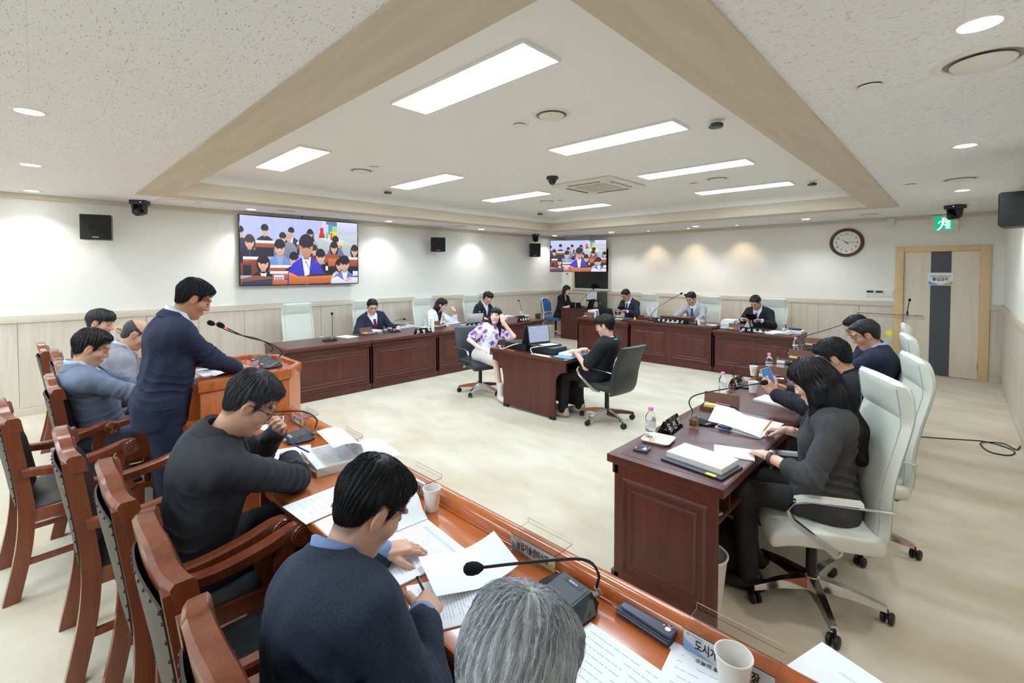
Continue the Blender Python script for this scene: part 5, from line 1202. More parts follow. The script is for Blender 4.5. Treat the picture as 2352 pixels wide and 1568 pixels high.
def loudspeaker(label, c, rz, w, h, d, grille=True):
    """front faces -y"""
    t = thing('loudspeaker', label, 'loudspeaker', c, rz, 'black wall loudspeakers')
    MB().prism([(-w / 2, -d / 2), (w / 2, -d / 2), (w * .42, d / 2), (-w * .42, d / 2)], -h / 2, h / 2, 2, bev=.006).build('cabinet', blackplastic, t, smooth=True)
    f = bx('front_grille', (-w / 2 + .012, -d / 2 - .008, -h / 2 + .012), (w / 2 - .012, -d / 2, h / 2 - .012), mat('grille_black', lin(18, 18, 20), 0.6, bump=.6, bscale=500), t, bev=.003)
    MB().tube([(w * .22 * math.cos(a), -d / 2 - .009, w * .22 * math.sin(a)) for a in np.linspace(0, 6.2832, 21)[:-1]], 0.004, 6, closed=True).build('cone_ring', blackplastic, f, smooth=True)
    bx('name_badge', (-0.03, -d / 2 - .0095, -h / 2 + .025), (0.03, -d / 2 - .008, -h / 2 + .035), silverplastic, f)
    MB().tube([(0, d / 2 - .01, 0), (0, d / 2 + (.13 if c[0] < 0 else .06), 0)], 0.018, 8).build('wall_bracket', blackplastic, t, smooth=True)
loudspeaker('black loudspeaker at the left, angled toward the camera', (-7.80, 0.57, 2.285), rotface(-0.8, 0.22) , 0.3, 0.31, 0.22)
loudspeaker('black loudspeaker in the middle of the left wall', (-7.80, 5.86, 2.28), rotface(-0.75, 0.55), 0.3, 0.29, 0.24)
loudspeaker('black loudspeaker at the far end of the left wall', (-7.80, 8.9, 2.26), rotface(-0.75, 0.6), 0.28, 0.34, 0.24)
loudspeaker('black loudspeaker cut off at the right edge of the photo', (0.345, 5.24, 2.21), rotface(1, -0.12), 0.3, 0.26, 0.22)
# clock
t = thing('wall_clock', 'round brown-rimmed wall clock showing quarter past ten', 'clock', (-1.475, YB, 2.256))
RY = Matrix.Rotation(math.pi / 2, 3, 'X')
MB().lathe([(0.205, 0.0), (0.255, 0.0), (0.262, 0.02), (0.25, 0.045), (0.225, 0.05), (0.207, 0.03), (0.205, 0.0)], 48, R=RY, cap=False).build('rim', mat('walnut', lin(92, 62, 46), 0.35, var=.1), t, smooth=True)
f = MB().lathe([(0, 0.0), (0.21, 0.0), (0.21, 0.018), (0, 0.018)], 48, R=RY).build('face', paint('clock_face', (240, 240, 236), 0.4), t)
for i in range(1, 13):
    a = math.radians(90 - 30 * i); text(str(i), 0.062, ink, f, (0.158 * math.cos(a), -0.0195, 0.158 * math.sin(a)), RX, 0.0)
for ang, ln, wd, nm in ((90 - 310, 0.095, .007, 'hour_hand'), (90 - 85, 0.155, .005, 'minute_hand')):
    a = math.radians(ang); d_ = Vector((math.cos(a), 0, math.sin(a))); n_ = Vector((-d_.z, 0, d_.x)); o_ = Vector((0, -0.022, 0))
    MB().add([o_ - d_ * .035 - n_ * wd, o_ - d_ * .035 + n_ * wd, o_ + d_ * ln + n_ * wd * .3, o_ + d_ * ln - n_ * wd * .3], [(0, 1, 2, 3)]).build(nm, ink, t)
MB().tube([(0.1 * math.cos(a), -0.0186, 0.1 * math.sin(a)) for a in np.linspace(0, 6.2832, 41)[:-1]], 0.0008, 4, closed=True).build('inner_circle', ink_soft, f)
# exit sign
t = thing('exit_sign', 'lit green exit sign with running figure above the door', 'sign', (-0.175, YB - 0.03, 2.512))
bx('housing', (-0.165, -0.03, -0.13), (0.165, 0.03, 0.13), cream_plastic, t, bev=.006)
green = mat('exit_green', lin(0, 150, 110), 0.4, emit=lin(0, 170, 120), estr=0.9); lit = mat('exit_white', (0.8, 1, 0.95), 0.4, emit=(0.75, 1, 0.92), estr=1.4)
bx('panel', (-0.115, -0.034, -0.105), (0.1, -0.03, 0.105), green, t)
RF = MB(); y = -0.0345
RF.box((-0.055, y - .001, -0.105), (-0.085, y, -0.09)) 
RF.ball((-0.008, y, 0.072), (0.02, 0.0015, 0.02), 14, 8)
for pts, r in ((((-0.008, 0.045), (-0.02, -0.01)), .016), (((-0.012, 0.04), (-0.05, 0.03), (-0.07, 0.0)), .008), (((0.0, 0.04), (0.03, 0.01), (0.055, 0.02)), .008), (((-0.02, -0.01), (0.02, -0.03), (0.055, -0.03)), .011), (((-0.02, -0.01), (-0.035, -0.06), (-0.06, -0.09)), .011)):
    for (a, b), (c, d_) in zip(pts, pts[1:]):
        v = Vector((c - a, 0, d_ - b)); n_ = Vector((-v.z, 0, v.x)).normalized() * r
        p0, p1 = Vector((a, y - .0008, b)), Vector((c, y - .0008, d_)); RF.add([p0 - n_, p0 + n_, p1 + n_ * .8, p1 - n_ * .8], [(0, 1, 2, 3)])
RF.build('running_figure', lit, t)
bx('lit_doorway', (0.015, -0.0344, -0.09), (0.075, -0.0341, 0.09), mat('exit_pale', lin(150, 230, 205), 0.4, emit=lin(150, 230, 205), estr=0.8), t)
t = thing('emergency_lamp', 'small white emergency lamp behind the door camera', 'lamp', (-0.02, YB - .05, 2.57)); MB().tube([(0, 0, 0.06), (0, 0, -.04)], 0.03, 12).build('lamp_body', white_paint, t, smooth=True); MB().ball((0.0, -0.03, -0.05), 0.035, 12, 8).build('lamp_head', white_paint, t, smooth=True)
o = bx('junction_box', (-0.05, -0.03, -0.07), (0.05, 0.03, 0.07), cream_plastic, loc=(-0.85, YB - .03, 2.57), bev=.006); tag(o, 'small white junction box high on the wall right of the clock', 'box')
for i, (x0_, x1_, lab) in enumerate(((-1.18, -1.06, 'left wall thermostat panel beside the door'), (-1.05, -0.93, 'middle wall thermostat panel beside the door'), (-0.925, -0.795, 'white light switch plate beside the door'))):
    t = thing('wall_switch', lab, 'switch', ((x0_ + x1_) / 2, YB, 1.345)); w_ = (x1_ - x0_) / 2
    bx('plate', (-w_, -0.012, -0.06), (w_, 0, 0.06), white_paint, t, bev=.003)
    if i < 2: bx('display', (-w_ + .012, -0.0135, 0.005), (w_ - .012, -0.012, 0.045), darkplastic, t); bx('button', (-w_ + .015, -0.0135, -0.03), (0, -0.012, -0.02), paint('button_%d' % i, (240, 200, 110) if i == 0 else (200, 226, 120)), t)
    else:
        for k in range(2): bx('rocker', (-w_ + .012 + k * .05, -0.016, -0.04), (-w_ + .055 + k * .05, -0.012, 0.04), white_paint, t, bev=.003)
t = thing('wall_switch', 'small white thermostat under the corner television', 'switch', (-7.85, YB, 1.62)); bx('plate', (-0.045, -0.012, -0.07), (0.045, 0, 0.07), white_paint, t, bev=.003); bx('display', (-0.025, -0.0135, 0.01), (0.025, -0.012, 0.045), darkplastic, t)
t = thing('wall_outlet', 'dark outlet plate low on the left wall above the step box', 'outlet', (XL + .014, 9.3, 0.5)); bx('plate', (0, -0.1, -0.1), (0.012, 0.1, 0.1), mat('outlet_dark', lin(84, 78, 72), 0.6), t); bx('socket', (0.012, -0.03, -0.03), (0.014, 0.03, 0.03), blackplastic, t)
# acrylic lectern by the door
t = thing('acrylic_lectern', 'clear acrylic lectern with yellow emblem standing by the door', 'lectern', (-0.75, 9.2, 0), 0)
MB().box((-0.3, -0.012, 0), (-0.288, 0.3, 1.0)).box((0.288, -0.012, 0), (0.3, 0.3, 1.0)).box((-0.288, -0.012, 0), (0.288, 0, 1.0)).build('body_shell', acrylic, t)
MB().box((-0.4, -0.22, -0.006), (0.4, 0.24, 0.006)).build('reading_top', mat('frosted_acrylic', (1, 1, 1), 0.12, trans=1.0, ior=1.12), t, loc=(0, 0.1, 1.03), rot=(math.radians(-12), 0, 0))
pts = [(0.055 * (1 if i % 2 == 0 else 0.62) * math.cos(i * math.pi / 6 + .26), 0.055 * (1 if i % 2 == 0 else 0.62) * math.sin(i * math.pi / 6 + .26)) for i in range(12)]
MB().prism([(x, z + 0.78) for x, z in pts], -0.018, -0.0125, 1).build('emblem', paint('emblem_yellow', (236, 220, 50), .5), t)
MB().tube(bez([(0.2, 0.2, 1.04), (0.2, 0.2, 1.12), (0.21, 0.17, 1.2), (0.225, 0.12, 1.28)], 12), [0.013] * 4 + [0.006] * 9, 8).build('gooseneck', blackplastic, t, smooth=True); MB().ball((0.228, 0.11, 1.295), (0.018, 0.018, 0.024), 12, 8).build('foam_windscreen', foam, t, smooth=True)
# cable on floor, right
o = MB().tube(bez([(-0.55, 6.3, .005), (-0.2, 6.45, .005), (0.05, 6.6, .005), (0.25, 6.7, .005), (0.42, 6.55, .006), (0.38, 6.35, .006), (0.25, 6.35, .007), (0.2, 6.6, .012), (0.36, 6.72, .013), (0.44, 6.6, .008), (0.48, 6.75, .01)], 60), 0.006, 6).build('floor_cable', blackplastic, smooth=True); tag(o, 'black cable with a loose coil on the carpet by the right wall', 'cable')
t = thing('waste_bin', 'white bin standing behind the nearest right-row desk end', 'bin', (-0.93, 2.42, 0)); MB().lathe([(0, 0), (0.085, 0), (0.11, 0.26), (0.115, 0.27), (0.107, 0.27), (0.082, 0.006), (0, 0.006)], 24).build('bin_shell', white_paint, t, smooth=True); MB().tube([(0.113 * math.cos(a), 0.113 * math.sin(a), 0.27) for a in np.linspace(0, 6.2832, 25)[:-1]], 0.005, 6, closed=True).build('rim', white_paint, t, smooth=True)
o = MB().ball((0, 0, 0.16), (0.2, 0.15, 0.16), 16, 10).build('backpack', mat('black_cloth', lin(20, 20, 24), 0.9, bump=.4, bscale=200), smooth=True, loc=(-1.0, 2.75, 0)); tag(o, 'black soft bag on the floor under the nearest right-row desk', 'bag')
t = thing('folded_cloth', 'crumpled white cloth over the chair left of the chairman', 'cloth', (-4.98, 9.62, 0.5)); MB().sheet([[(0.18 * (u - .5) + .02 * math.sin(7 * v), 0.02 * math.sin(9 * u + 5 * v), 0.12 + 0.3 * v) for u in np.linspace(0, 1, 8)] for v in np.linspace(0, 1, 8)], 0.01).build('cloth', paper, t, smooth=True)
# ------------------------------------------------------------------ people: smooth distance fields meshed with surface nets
def A3(v): return np.array(v, dtype=np.float32)
class Field:
    def __init__(s): s.p = []
    def ell(s, c, r, k=0.02, op='u', R=None): s.p.append(('e', op, k, A3(c), A3(r), None if R is None else np.array(R, dtype=np.float32))); return s
    def cap(s, a, b, ra, rb=None, k=0.02, op='u'): s.p.append(('c', op, k, A3(a), A3(b), float(ra), float(ra if rb is None else rb))); return s
    def box(s, c, h, R, rad, k=0.02, op='u'): s.p.append(('b', op, k, A3(c), A3(h), np.array(R, dtype=np.float32), float(rad))); return s
    def fn(s, f): s.p.append(('f', 'f', 0, f)); return s
    def prim(s, q, P):
        if q[0] == 'e':
            x = P - q[3]
            if q[5] is not None: x = x @ q[5].T
            y = x / q[4]; k0 = np.sqrt(np.einsum('ij,ij->i', y, y)); y /= q[4]; k1 = np.sqrt(np.einsum('ij,ij->i', y, y)) + 1e-9
            return k0 * (k0 - 1) / k1
        if q[0] == 'c':
            ba = q[4] - q[3]; pa = P - q[3]; t = np.clip(pa @ (ba / max(float(ba @ ba), 1e-9)), 0, 1)
            x = pa - t[:, None] * ba; return np.sqrt(np.einsum('ij,ij->i', x, x)) - (q[5] + (q[6] - q[5]) * t)
        x = np.abs((P - q[3]) @ q[5].T) - q[4]; return np.sqrt((np.maximum(x, 0) ** 2).sum(1)) + np.minimum(x.max(1), 0) - q[6]
    def comb(s, q, d, e):
        k = max(q[2], 1e-6)
        if q[1] == 'u': h = np.maximum(k - np.abs(d - e), 0) / k; return np.minimum(d, e) - h * h * (k * 0.25)
        e = -e; h = np.maximum(k - np.abs(d - e), 0) / k; return np.maximum(d, e) + h * h * (k * 0.25)
    def __call__(s, P):
        d = np.full(len(P), 9.0, dtype=np.float32)
        for q in s.p: d = q[3](P, d) if q[0] == 'f' else s.comb(q, d, s.prim(q, P))
        return d
    def blocks(s, C, P, r):
        """P (n, m, 3) points of n blocks with centres C and half-diagonal r; shapes far from a block are skipped"""
        n, m = P.shape[:2]; D = np.full((n, m), 9.0, dtype=np.float32); dc = np.full(n, 9.0, dtype=np.float32)
        es = [None if q[0] == 'f' else s.prim(q, C) for q in s.p]
        for q, e in zip(s.p, es):
            if e is not None and q[1] == 'u': dc = np.minimum(dc, e)
        for q, e in zip(s.p, es):
            if q[0] == 'f': D = q[3](P.reshape(-1, 3), D.reshape(-1)).reshape(n, m); continue
            i = np.nonzero(e < (dc + 2.6 * r + q[2] if q[1] == 'u' else 1.6 * r + q[2] + .02))[0]
            if len(i): D[i] = s.comb(q, D[i].reshape(-1), s.prim(q, P[i].reshape(-1, 3))).reshape(len(i), m)
        return D
    def bounds(s):
        lo = np.full(3, 9e9); hi = -lo
        for q in s.p:
            if q[1] != 'u': continue
            if q[0] == 'e': r = float(q[4].max()); a = q[3] - r; b = q[3] + r
            elif q[0] == 'c': r = max(q[5], q[6]); a = np.minimum(q[3], q[4]) - r; b = np.maximum(q[3], q[4]) + r
            else: r = float(np.linalg.norm(q[4])) + q[6]; a = q[3] - r; b = q[3] + r
            lo = np.minimum(lo, a); hi = np.maximum(hi, b)
        return lo - 0.03, hi + 0.03
_CO = np.array([(i, j, k) for i in (0, 1) for j in (0, 1) for k in (0, 1)])
_ED = [(0, 4), (1, 5), (2, 6), (3, 7), (0, 2), (1, 3), (4, 6), (5, 7), (0, 1), (2, 3), (4, 5), (6, 7)]
def nets(f, h, bounds=None):
    lo, hi = bounds or f.bounds(); B = 8; bs = B * h
    nb = np.maximum(1, np.ceil((hi - lo) / bs).astype(int))
    g = np.stack(np.meshgrid(*[np.arange(n) for n in nb], indexing='ij'), -1).reshape(-1, 3)
    d = f((lo + (g + 0.5) * bs).astype(np.float32)); g = g[np.abs(d) < bs * 1.15]
    if len(g) == 0: return np.zeros((0, 3)), []
    o = np.stack(np.meshgrid(*[np.arange(B + 1)] * 3, indexing='ij'), -1).reshape(-1, 3)
    I = g[:, None, :] * B + o[None]
    V = f.blocks((lo + (g + 0.5) * bs).astype(np.float32), (lo + I * h).astype(np.float32), bs * .87).reshape(len(g), B + 1, B + 1, B + 1)
    C = np.stack([V[:, i:i + B, j:j + B, k:k + B] for i, j, k in _CO], -1)
    n = (C < 0).sum(-1); act = (n > 0) & (n < 8)
    bi, ci, cj, ck = np.nonzero(act); c8 = C[bi, ci, cj, ck]
    cell = g[bi] * B + np.stack([ci, cj, ck], -1)
    acc = np.zeros((len(cell), 3)); cnt = np.zeros(len(cell))
    for a, b in _ED:
        va, vb = c8[:, a], c8[:, b]; m = (va < 0) != (vb < 0); t = np.where(m, va / np.where(m, va - vb, 1), 0)
        acc += np.where(m[:, None], _CO[a] + t[:, None] * (_CO[b] - _CO[a]), 0); cnt += m
    vert = lo + (cell + acc / cnt[:, None]) * h
    N = nb * B + 2; key = (cell[:, 0] * N[1] + cell[:, 1]) * N[2] + cell[:, 2]
    order = np.argsort(key); sk = key[order]
    def find(c):
        k = (c[:, 0] * N[1] + c[:, 1]) * N[2] + c[:, 2]; i = np.searchsorted(sk, k); i = np.minimum(i, len(sk) - 1)
        return np.where(sk[i] == k, order[i], -1)
    quads = []
    for ax, corner in ((0, 4), (1, 2), (2, 1)):
        m = (c8[:, 0] < 0) != (c8[:, corner] < 0); cc = cell[m]; inside = c8[m, 0] < 0
        u, v = [(1, 2), (2, 0), (0, 1)][ax]; du = np.eye(3, dtype=int)[u]; dv = np.eye(3, dtype=int)[v]
        q = np.stack([find(cc), find(cc - du), find(cc - du - dv), find(cc - dv)], -1)
        ok = (q >= 0).all(1); q = q[ok]; inside = inside[ok]; q[~inside] = q[~inside][:, ::-1]; quads.append(q)
    return vert, np.concatenate(quads)
def mesh_np(name, parts, m, parent, tint=None, smooth=True):
    vs = []; fs = []; o = 0
    for v, q in parts:
        if len(v) == 0: continue
        vs.append(v); fs.append(q + o); o += len(v)
    v = np.concatenate(vs); q = np.concatenate(fs)
    me = bpy.data.meshes.new(name); me.vertices.add(len(v)); me.vertices.foreach_set('co', v.astype(np.float32).ravel())
    me.loops.add(q.size); me.loops.foreach_set('vertex_index', q.astype(np.int32).ravel())
    me.polygons.add(len(q)); me.polygons.foreach_set('loop_start', np.arange(0, q.size, 4, dtype=np.int32)); me.polygons.foreach_set('loop_total', np.full(len(q), 4, dtype=np.int32))
    me.polygons.foreach_set('use_smooth', np.ones(len(q), dtype=bool)); me.update(calc_edges=True)
    if tint is not None:
        at = me.color_attributes.new('tint', 'FLOAT_COLOR', 'POINT'); at.data.foreach_set('color', tint(v).astype(np.float32).ravel())
    me.materials.append(m)
    return link(name, me, parent)
MIX = np.array([[1, .3, .2], [-.2, 1, .5], [.1, -.6, .4]], dtype=np.float32)
def wob(P, s, seed=0.0):
    """cheap smooth noise"""
    x, y, z = P[:, 0] * s, P[:, 1] * s, P[:, 2] * s
    return (np.sin(x * 1.7 + 1.3 * np.sin(y * 1.1 + seed) + seed) + np.sin(y * 1.9 + 1.2 * np.sin(z * 1.3 + seed * 2)) + np.sin(z * 1.5 + 1.4 * np.sin(x * 0.9 + seed * 3))) / 3
def rot_from(up, fwd):
    """rows: right, forward, up (world->local)"""
    u = Vector(up).normalized(); f = Vector(fwd); f = (f - u * f.dot(u)).normalized(); r = f.cross(u)
    return np.array([r, f, u], dtype=np.float64)
def ik(S_, W_, a, b, hint):
    S_, W_ = Vector(S_), Vector(W_); d = W_ - S_; L_ = d.length
    if L_ > (a + b) * 0.995: k = L_ / ((a + b) * 0.995); a *= k; b *= k
    L_ = max(L_, abs(a - b) + 0.02)
    x = (a * a - b * b + L_ * L_) / (2 * L_); h = math.sqrt(max(0, a * a - x * x)); n = d.normalized()
    t = Vector(hint); t = t - n * t.dot(n); t = t.normalized() if t.length > 1e-5 else n.orthogonal().normalized()
    return S_ + n * x + t * h
YS0 = [-.14, -.075, -.045, -.030, -.024, .016, .020, .031, .036, .052, .072, .12]; ZS0 = [-.074, -.070, -.060, -.035, .034, .034, -.006, .002, .034, .060, .084, .092]
HAIRC = {'black': (24, 23, 26), 'dark': (30, 28, 29), 'brown': (46, 36, 32), 'grey': (196, 197, 202), 'pepper': (46, 46, 50)}
def hair_mat(kind):
    nm = 'hair_' + kind
    if nm in MATS: return MATS[nm]
    c = lin(*HAIRC[kind]); m = bpy.data.materials.new(nm); m.use_nodes = True; t = NT(m); b = t.N['Principled BSDF']
    co = t.n('ShaderNodeTexCoord').outputs['Object']; nz = t.n('ShaderNodeTexNoise', i_Scale=90.0, i_Detail=3.0); t.l(co, nz.inputs['Vector'])
    rp = t.n('ShaderNodeValToRGB'); t.l(nz.outputs['Fac'], rp.inputs[0]); k = 0.45 if kind in ('grey', 'pepper') else 0.7
    rp.color_ramp.elements[0].position = .3; rp.color_ramp.elements[1].position = .7
    rp.color_ramp.elements[0].color = (*[x * k for x in c], 1); rp.color_ramp.elements[1].color = (*[min(.85, x * (1.35 if kind in ('grey',) else 2.2 if kind == 'pepper' else 1.4)) for x in c], 1)
    t.l(rp.outputs[0], b.inputs['Base Color']); b.inputs['Roughness'].default_value = 0.48; b.inputs['Specular IOR Level'].default_value = 0.35
    MATS[nm] = m; return m
def cloth_mat(rgb, weave=0.15, heather=False):
    nm = 'cloth_%d_%d_%d%s' % (*rgb, '_h' if heather else '')
    if heather: return mat(nm, lin(*rgb), 0.9, col2=tuple(x * 2.1 for x in lin(*rgb)), scale=(220, 220, 220), detail=3, bump=weave, bscale=500, bdist=.002)
    return mat(nm, lin(*rgb), 0.85, var=0.1, scale=(30, 30, 30), bump=weave, bscale=900, bdist=.002)
def hand_field(fd, W_, f, n, side, curl, sc=1.0, spread=0.0, point=None):
    f = Vector(f).normalized(); n = Vector(n); n = (n - f * n.dot(f)).normalized(); l = n.cross(f) * (-1 if side > 0 else 1); W_ = Vector(W_)
    R = np.array([l, f, n]); s = sc
    fd.box(W_ + f * .05 * s, (.030 * s, .036 * s, .005 * s), R, .0085 * s, .012)
    fd.cap(W_ - f * .03, W_ + f * .03 * s, .025 * s, .024 * s, .02)
    fin = ((.029, .090, .068, .0084), (.010, .096, .076, .0086), (-.010, .092, .070, .0082), (-.028, .083, .054, .0072))
    for i, (lo, st, ln, r) in enumerate(fin):
        p = W_ + l * lo * s + f * st * s; d = (f + l * (spread * (1.5 - i) * .12)).normalized(); c = curl[i] if isinstance(curl, (list, tuple)) else curl
        for j, fr in enumerate((.45, .30, .25)):
            a = c * (0.8 if j == 0 else 1.1); ax = d.cross(n)
            d2 = (d * math.cos(a) + n * math.sin(a)).normalized(); n = (n * math.cos(a) - d * math.sin(a)).normalized() if False else n
            q = p + d2 * ln * fr * s; fd.cap(p, q, r * (1 - .06 * j) * s, r * (1 - .06 * (j + 1)) * s, .004)
            # turn both direction and palm normal for the next joint
            dn = (n * math.cos(a) - d * math.sin(a)).normalized(); d = d2; nn = dn; p = q
            n = nn
        n = Vector(R[2])
    p = W_ + f * .022 * s + l * .024 * s + n * .006 * s; c = curl[4] if isinstance(curl, (list, tuple)) and len(curl) > 4 else .35
    d = (f * .72 + l * .62 + n * .3).normalized()
    for j, ln in enumerate((.042, .031, .024)):
        q = p + d * ln * s; fd.cap(p, q, (.0125 - .0015 * j) * s, (.0112 - .0015 * j) * s, .008)
        d = (d + (f * .35 - l * .5 + n * .35) * c * .8).normalized(); p = q
    return W_ + f * .09 * s
def person(label, hip, head, face=(0, 1), look=None, pitch=0.0, roll=0.0, h=0.008, hh=0.0045, sex='m', size=1.0, arms=(None, None), legs=None, stand=False,
           jacket=None, shirt=None, tie=None, top=None, trousers=(34, 36, 44), skirt=None, sleeve=0.95, skin=(222, 178, 150), hair='black', style='short', vol=1.0,
           glasses=None, shoes=(28, 28, 30), strands=0, lips=None, collar=True, heather=False, twist=0.0, vopen=0.5, group='people seated around the desks', top_mat=None, bow=False, fold=1.0, socks=None, hunch=0.0, watch=None, badge=None, pin=False, flap=False, shoulder=1.0, fat=1.0, lapels=True, brows=True):
    fx, fy = Vector((face[0], face[1])).normalized(); z3 = Vector((0, 0, 1)); F_ = Vector((fx, fy, 0)); Rr = F_.cross(z3)
    hipv = Vector((hip[0], hip[1], hip[2] if len(hip) > 2 else 0.545)); Hc = Vector(head)
    lk = Vector(look) if look is not None else F_
    lk = Vector((lk[0], lk[1], 0)).normalized(); pr = math.radians(pitch)
    hf = (lk * math.cos(pr) - z3 * math.sin(pr)); hu = (lk * math.sin(pr) + z3 * math.cos(pr))
    rr = math.radians(roll); hr = hf.cross(hu); hu = (hu * math.cos(rr) + hr * math.sin(rr)).normalized()
    HR = rot_from(hu, hf); hs = size * (0.97 if sex == 'f' else 1.0)
    toH = lambda P: ((P - np.array(Hc)) @ HR.T) / hs
    wH = lambda v: Hc + Vector(HR.T @ (np.array(v, dtype=float) * hs))
    # neck base: below the head, between skull base and the line to the hips
    nb = wH((0, -0.035, -0.085)) + (hipv - wH((0, -.035, -.085))).normalized() * 0.07 * size - F_ * 0.012
    sp = nb - hipv; L_ = sp.length; tw = math.radians(twist)
    Ft = Vector((fx * math.cos(tw) - fy * math.sin(tw), fx * math.sin(tw) + fy * math.cos(tw), 0))
    TR = rot_from(sp, Ft); wT = lambda v: hipv + Vector(TR.T @ np.array(v, dtype=float))
    toT = lambda P: (P - np.array(hipv)) @ TR.T
    sw = (0.174 if sex == 'm' else 0.148) * size * shoulder; q = size * fat * (1.0 if sex == 'm' else 0.88)
    Sh = [wT((s * sw, 0.0 + hunch * .03, L_ - 0.072)) for s in (-1, 1)]
    ua, fa = 0.285 * size, 0.25 * size
    arm = []
    for i, s in enumerate((-1, 1)):
        a = arms[i] or {}
        Wr = Vector(a['wrist']) if 'wrist' in a else wT((s * 0.22, 0.3, 0.25))
        el = Vector(a['elbow']) if a.get('elbow') else ik(Sh[i], Wr, ua, fa, Vector(a.get('hint') or (Rr * s * 0.7 - z3 * 1.0 - F_ * 0.35)))
        fd = Vector(a.get('dir', (Wr - el).normalized())); arm.append((Sh[i], el, Wr, fd, Vector(a.get('palm', -z3)), a.get('curl', 0.3), a.get('spread', 0.0)))
    if legs is None and not stand:
        kn = [hipv + F_ * 0.40 * size + Rr * s * 0.11 + z3 * 0.0 for s in (-1, 1)]; ft = [k - F_ * 0.04 - z3 * (k.z - 0.09) for k in kn]
    elif stand:
        kn = [Vector((hipv.x, hipv.y, 0.48)) + Rr * s * 0.10 + F_ * 0.03 for s in (-1, 1)]; ft = [Vector((k.x, k.y, 0.09)) - F_ * 0.02 for k in kn]
    else: kn, ft = [[Vector(v) for v in x] for x in legs]
    hj = [hipv + Rr * s * 0.085 * q for s in (-1, 1)]
    root = thing('person', label, 'person', (hipv.x, hipv.y, 0.0), 0.0, group)
    root.location = (0, 0, 0)
    off = Vector((hipv.x, hipv.y, 0))
    skinm = mat('skin_%d_%d_%d' % skin, lin(*skin), 0.5, var=0.05, scale=(40, 40, 40), tint=True)
    def M(name, parts, m, parent=None, tint=None):
        parts = [(v - np.array(off), f) for v, f in parts if len(v)]
        return mesh_np(name, parts, m, parent or root, (lambda v: tint(v + np.array(off))) if tint else None)
    # ---------------- skin
    hd = Field(); E = lambda c, r, k=.02, op='u', Rm=None: hd.ell(wH(c), [x * hs for x in r], k, op, HR if Rm is None else Rm @ HR)
    fw = 1.0 if sex == 'm' else 0.93
    E((0, -0.014, 0.036), (0.076, 0.094, 0.083)); E((0, 0.022, -0.04), (0.059 * fw, 0.068, 0.083), .035); E((0, 0.066, -0.098), (0.026 * fw, 0.022, 0.02), .03)
    for s in (-1, 1):
        E((s * .043 * fw, .052, -.022), (.022, .026, .024), .025); E((s * .031, .083, .034), (.022, .012, .009), .02)
        E((s * .031, .098, .010), (.019, .016, .013), .012, 's'); E((s * .031, .074, .010), (.0155, .0145, .0125), .004)
        Re = Matrix.Rotation(s * 0.25, 3, 'Z') @ Matrix.Rotation(-0.2, 3, 'X')
        E((s * .079, -.006, -.002), (.0075, .020, .031), .006, 'u', np.array(Re.transposed())); E((s * .086, .000, .003), (.006, .011, .019), .004, 's', np.array(Re.transposed()))
        E((s * .077, -.002, -.028), (.007, .010, .010), .006)
    hd.cap(wH((0, .086, .022)), wH((0, .104, -.024)), .009 * hs, .0125 * hs, .014)
    for s in (-1, 1): E((s * .012, .095, -.029), (.010, .011, .008), .008)
    E((0, .080, -.060), (.026, .017, .010), .012); E((0, .0885, -.0575), (.021, .009, .0050), .005); E((0, .0870, -.068), (.019, .009, .0055), .005)
    hd.cap(wH((0, -.022, -.05)), nb + sp.normalized() * -.03, .049 * hs * (1 if sex == 'm' else .86), .053 * min(q, 1.05), .03)
    lipc = lips or ((0.93, 0.70, 0.68) if sex == 'm' else (0.92, 0.42, 0.45))
    def tintf(v):
        p = toH(v); c = np.ones((len(v), 4)); x, y, z = p.T; fr = y > 0.06
        ax = np.abs(np.abs(x) - .031)
        blush = np.exp(-((np.abs(x) - .045) ** 2 + (z + .03) ** 2) / .0006) * fr; c[:, 1] -= .06 * blush; c[:, 2] -= .06 * blush
        lm = (np.abs(z + .063) < .0115 - np.abs(x) * .32) & (y > .082) & (np.abs(x) < .026); c[lm, :3] = lipc
        if brows:
            bm = (np.abs(z - .037 + 0.12 * ax) < .0052) & (ax < .019) & (y > .055); c[bm, :3] = (.25, .22, .22)
        em = (np.abs(z - .008 + ax * .1) < .0040) & (ax < .0145) & (y > .07); c[em, :3] = (.16, .12, .12)
        if sex == 'm' and style != 'bald':
            zl_ = np.interp(y, YS0, ZS0); fd_ = np.clip((zl_ - z) / .022, 0, 1); sk = (y < .034) & (z > -.1) & (np.abs(x) < .0795); kf = np.where(sk & (fd_ < 1), .35 + .65 * fd_, 1); c[:, :3] *= kf[:, None]
        er = (np.abs(x) > .074) & (np.abs(y) < .04); c[er, 1] *= .94; c[er, 2] *= .93
        return c
    parts = [nets(hd, hh)]
    core = Field(); core.cap(hipv, wT((0, 0, L_ * .8)), .10 * q, .10 * q, .05).cap(wT((0, 0, L_ * .8)), nb, .07, .05, .05)
    for i in (0, 1):
        a = arm[i]; core.cap(wT((0, 0, L_ - .09)), a[0], .05, .045, .03).cap(a[0], a[1], .042 * q, .036 * q).cap(a[1], a[2], .036 * q, .026)
        core.cap(hj[i], kn[i], .068 * q, .05).cap(kn[i], ft[i], .046, .035)
    bare = sleeve < 0.9 or skirt
    parts.append(nets(core, 0.007 if bare else 0.016))
    for i, s in enumerate((-1, 1)):
        a = arm[i]; hf_ = Field(); hand_field(hf_, a[2], a[3], a[4], s, a[5], hs * (1 if sex == 'm' else .9), a[6]); parts.append(nets(hf_, min(hh, .0045)))
    # clothed skin shrinks out of sight; one mesh for the whole body
    body = M('body', parts, skinm, None, tintf)
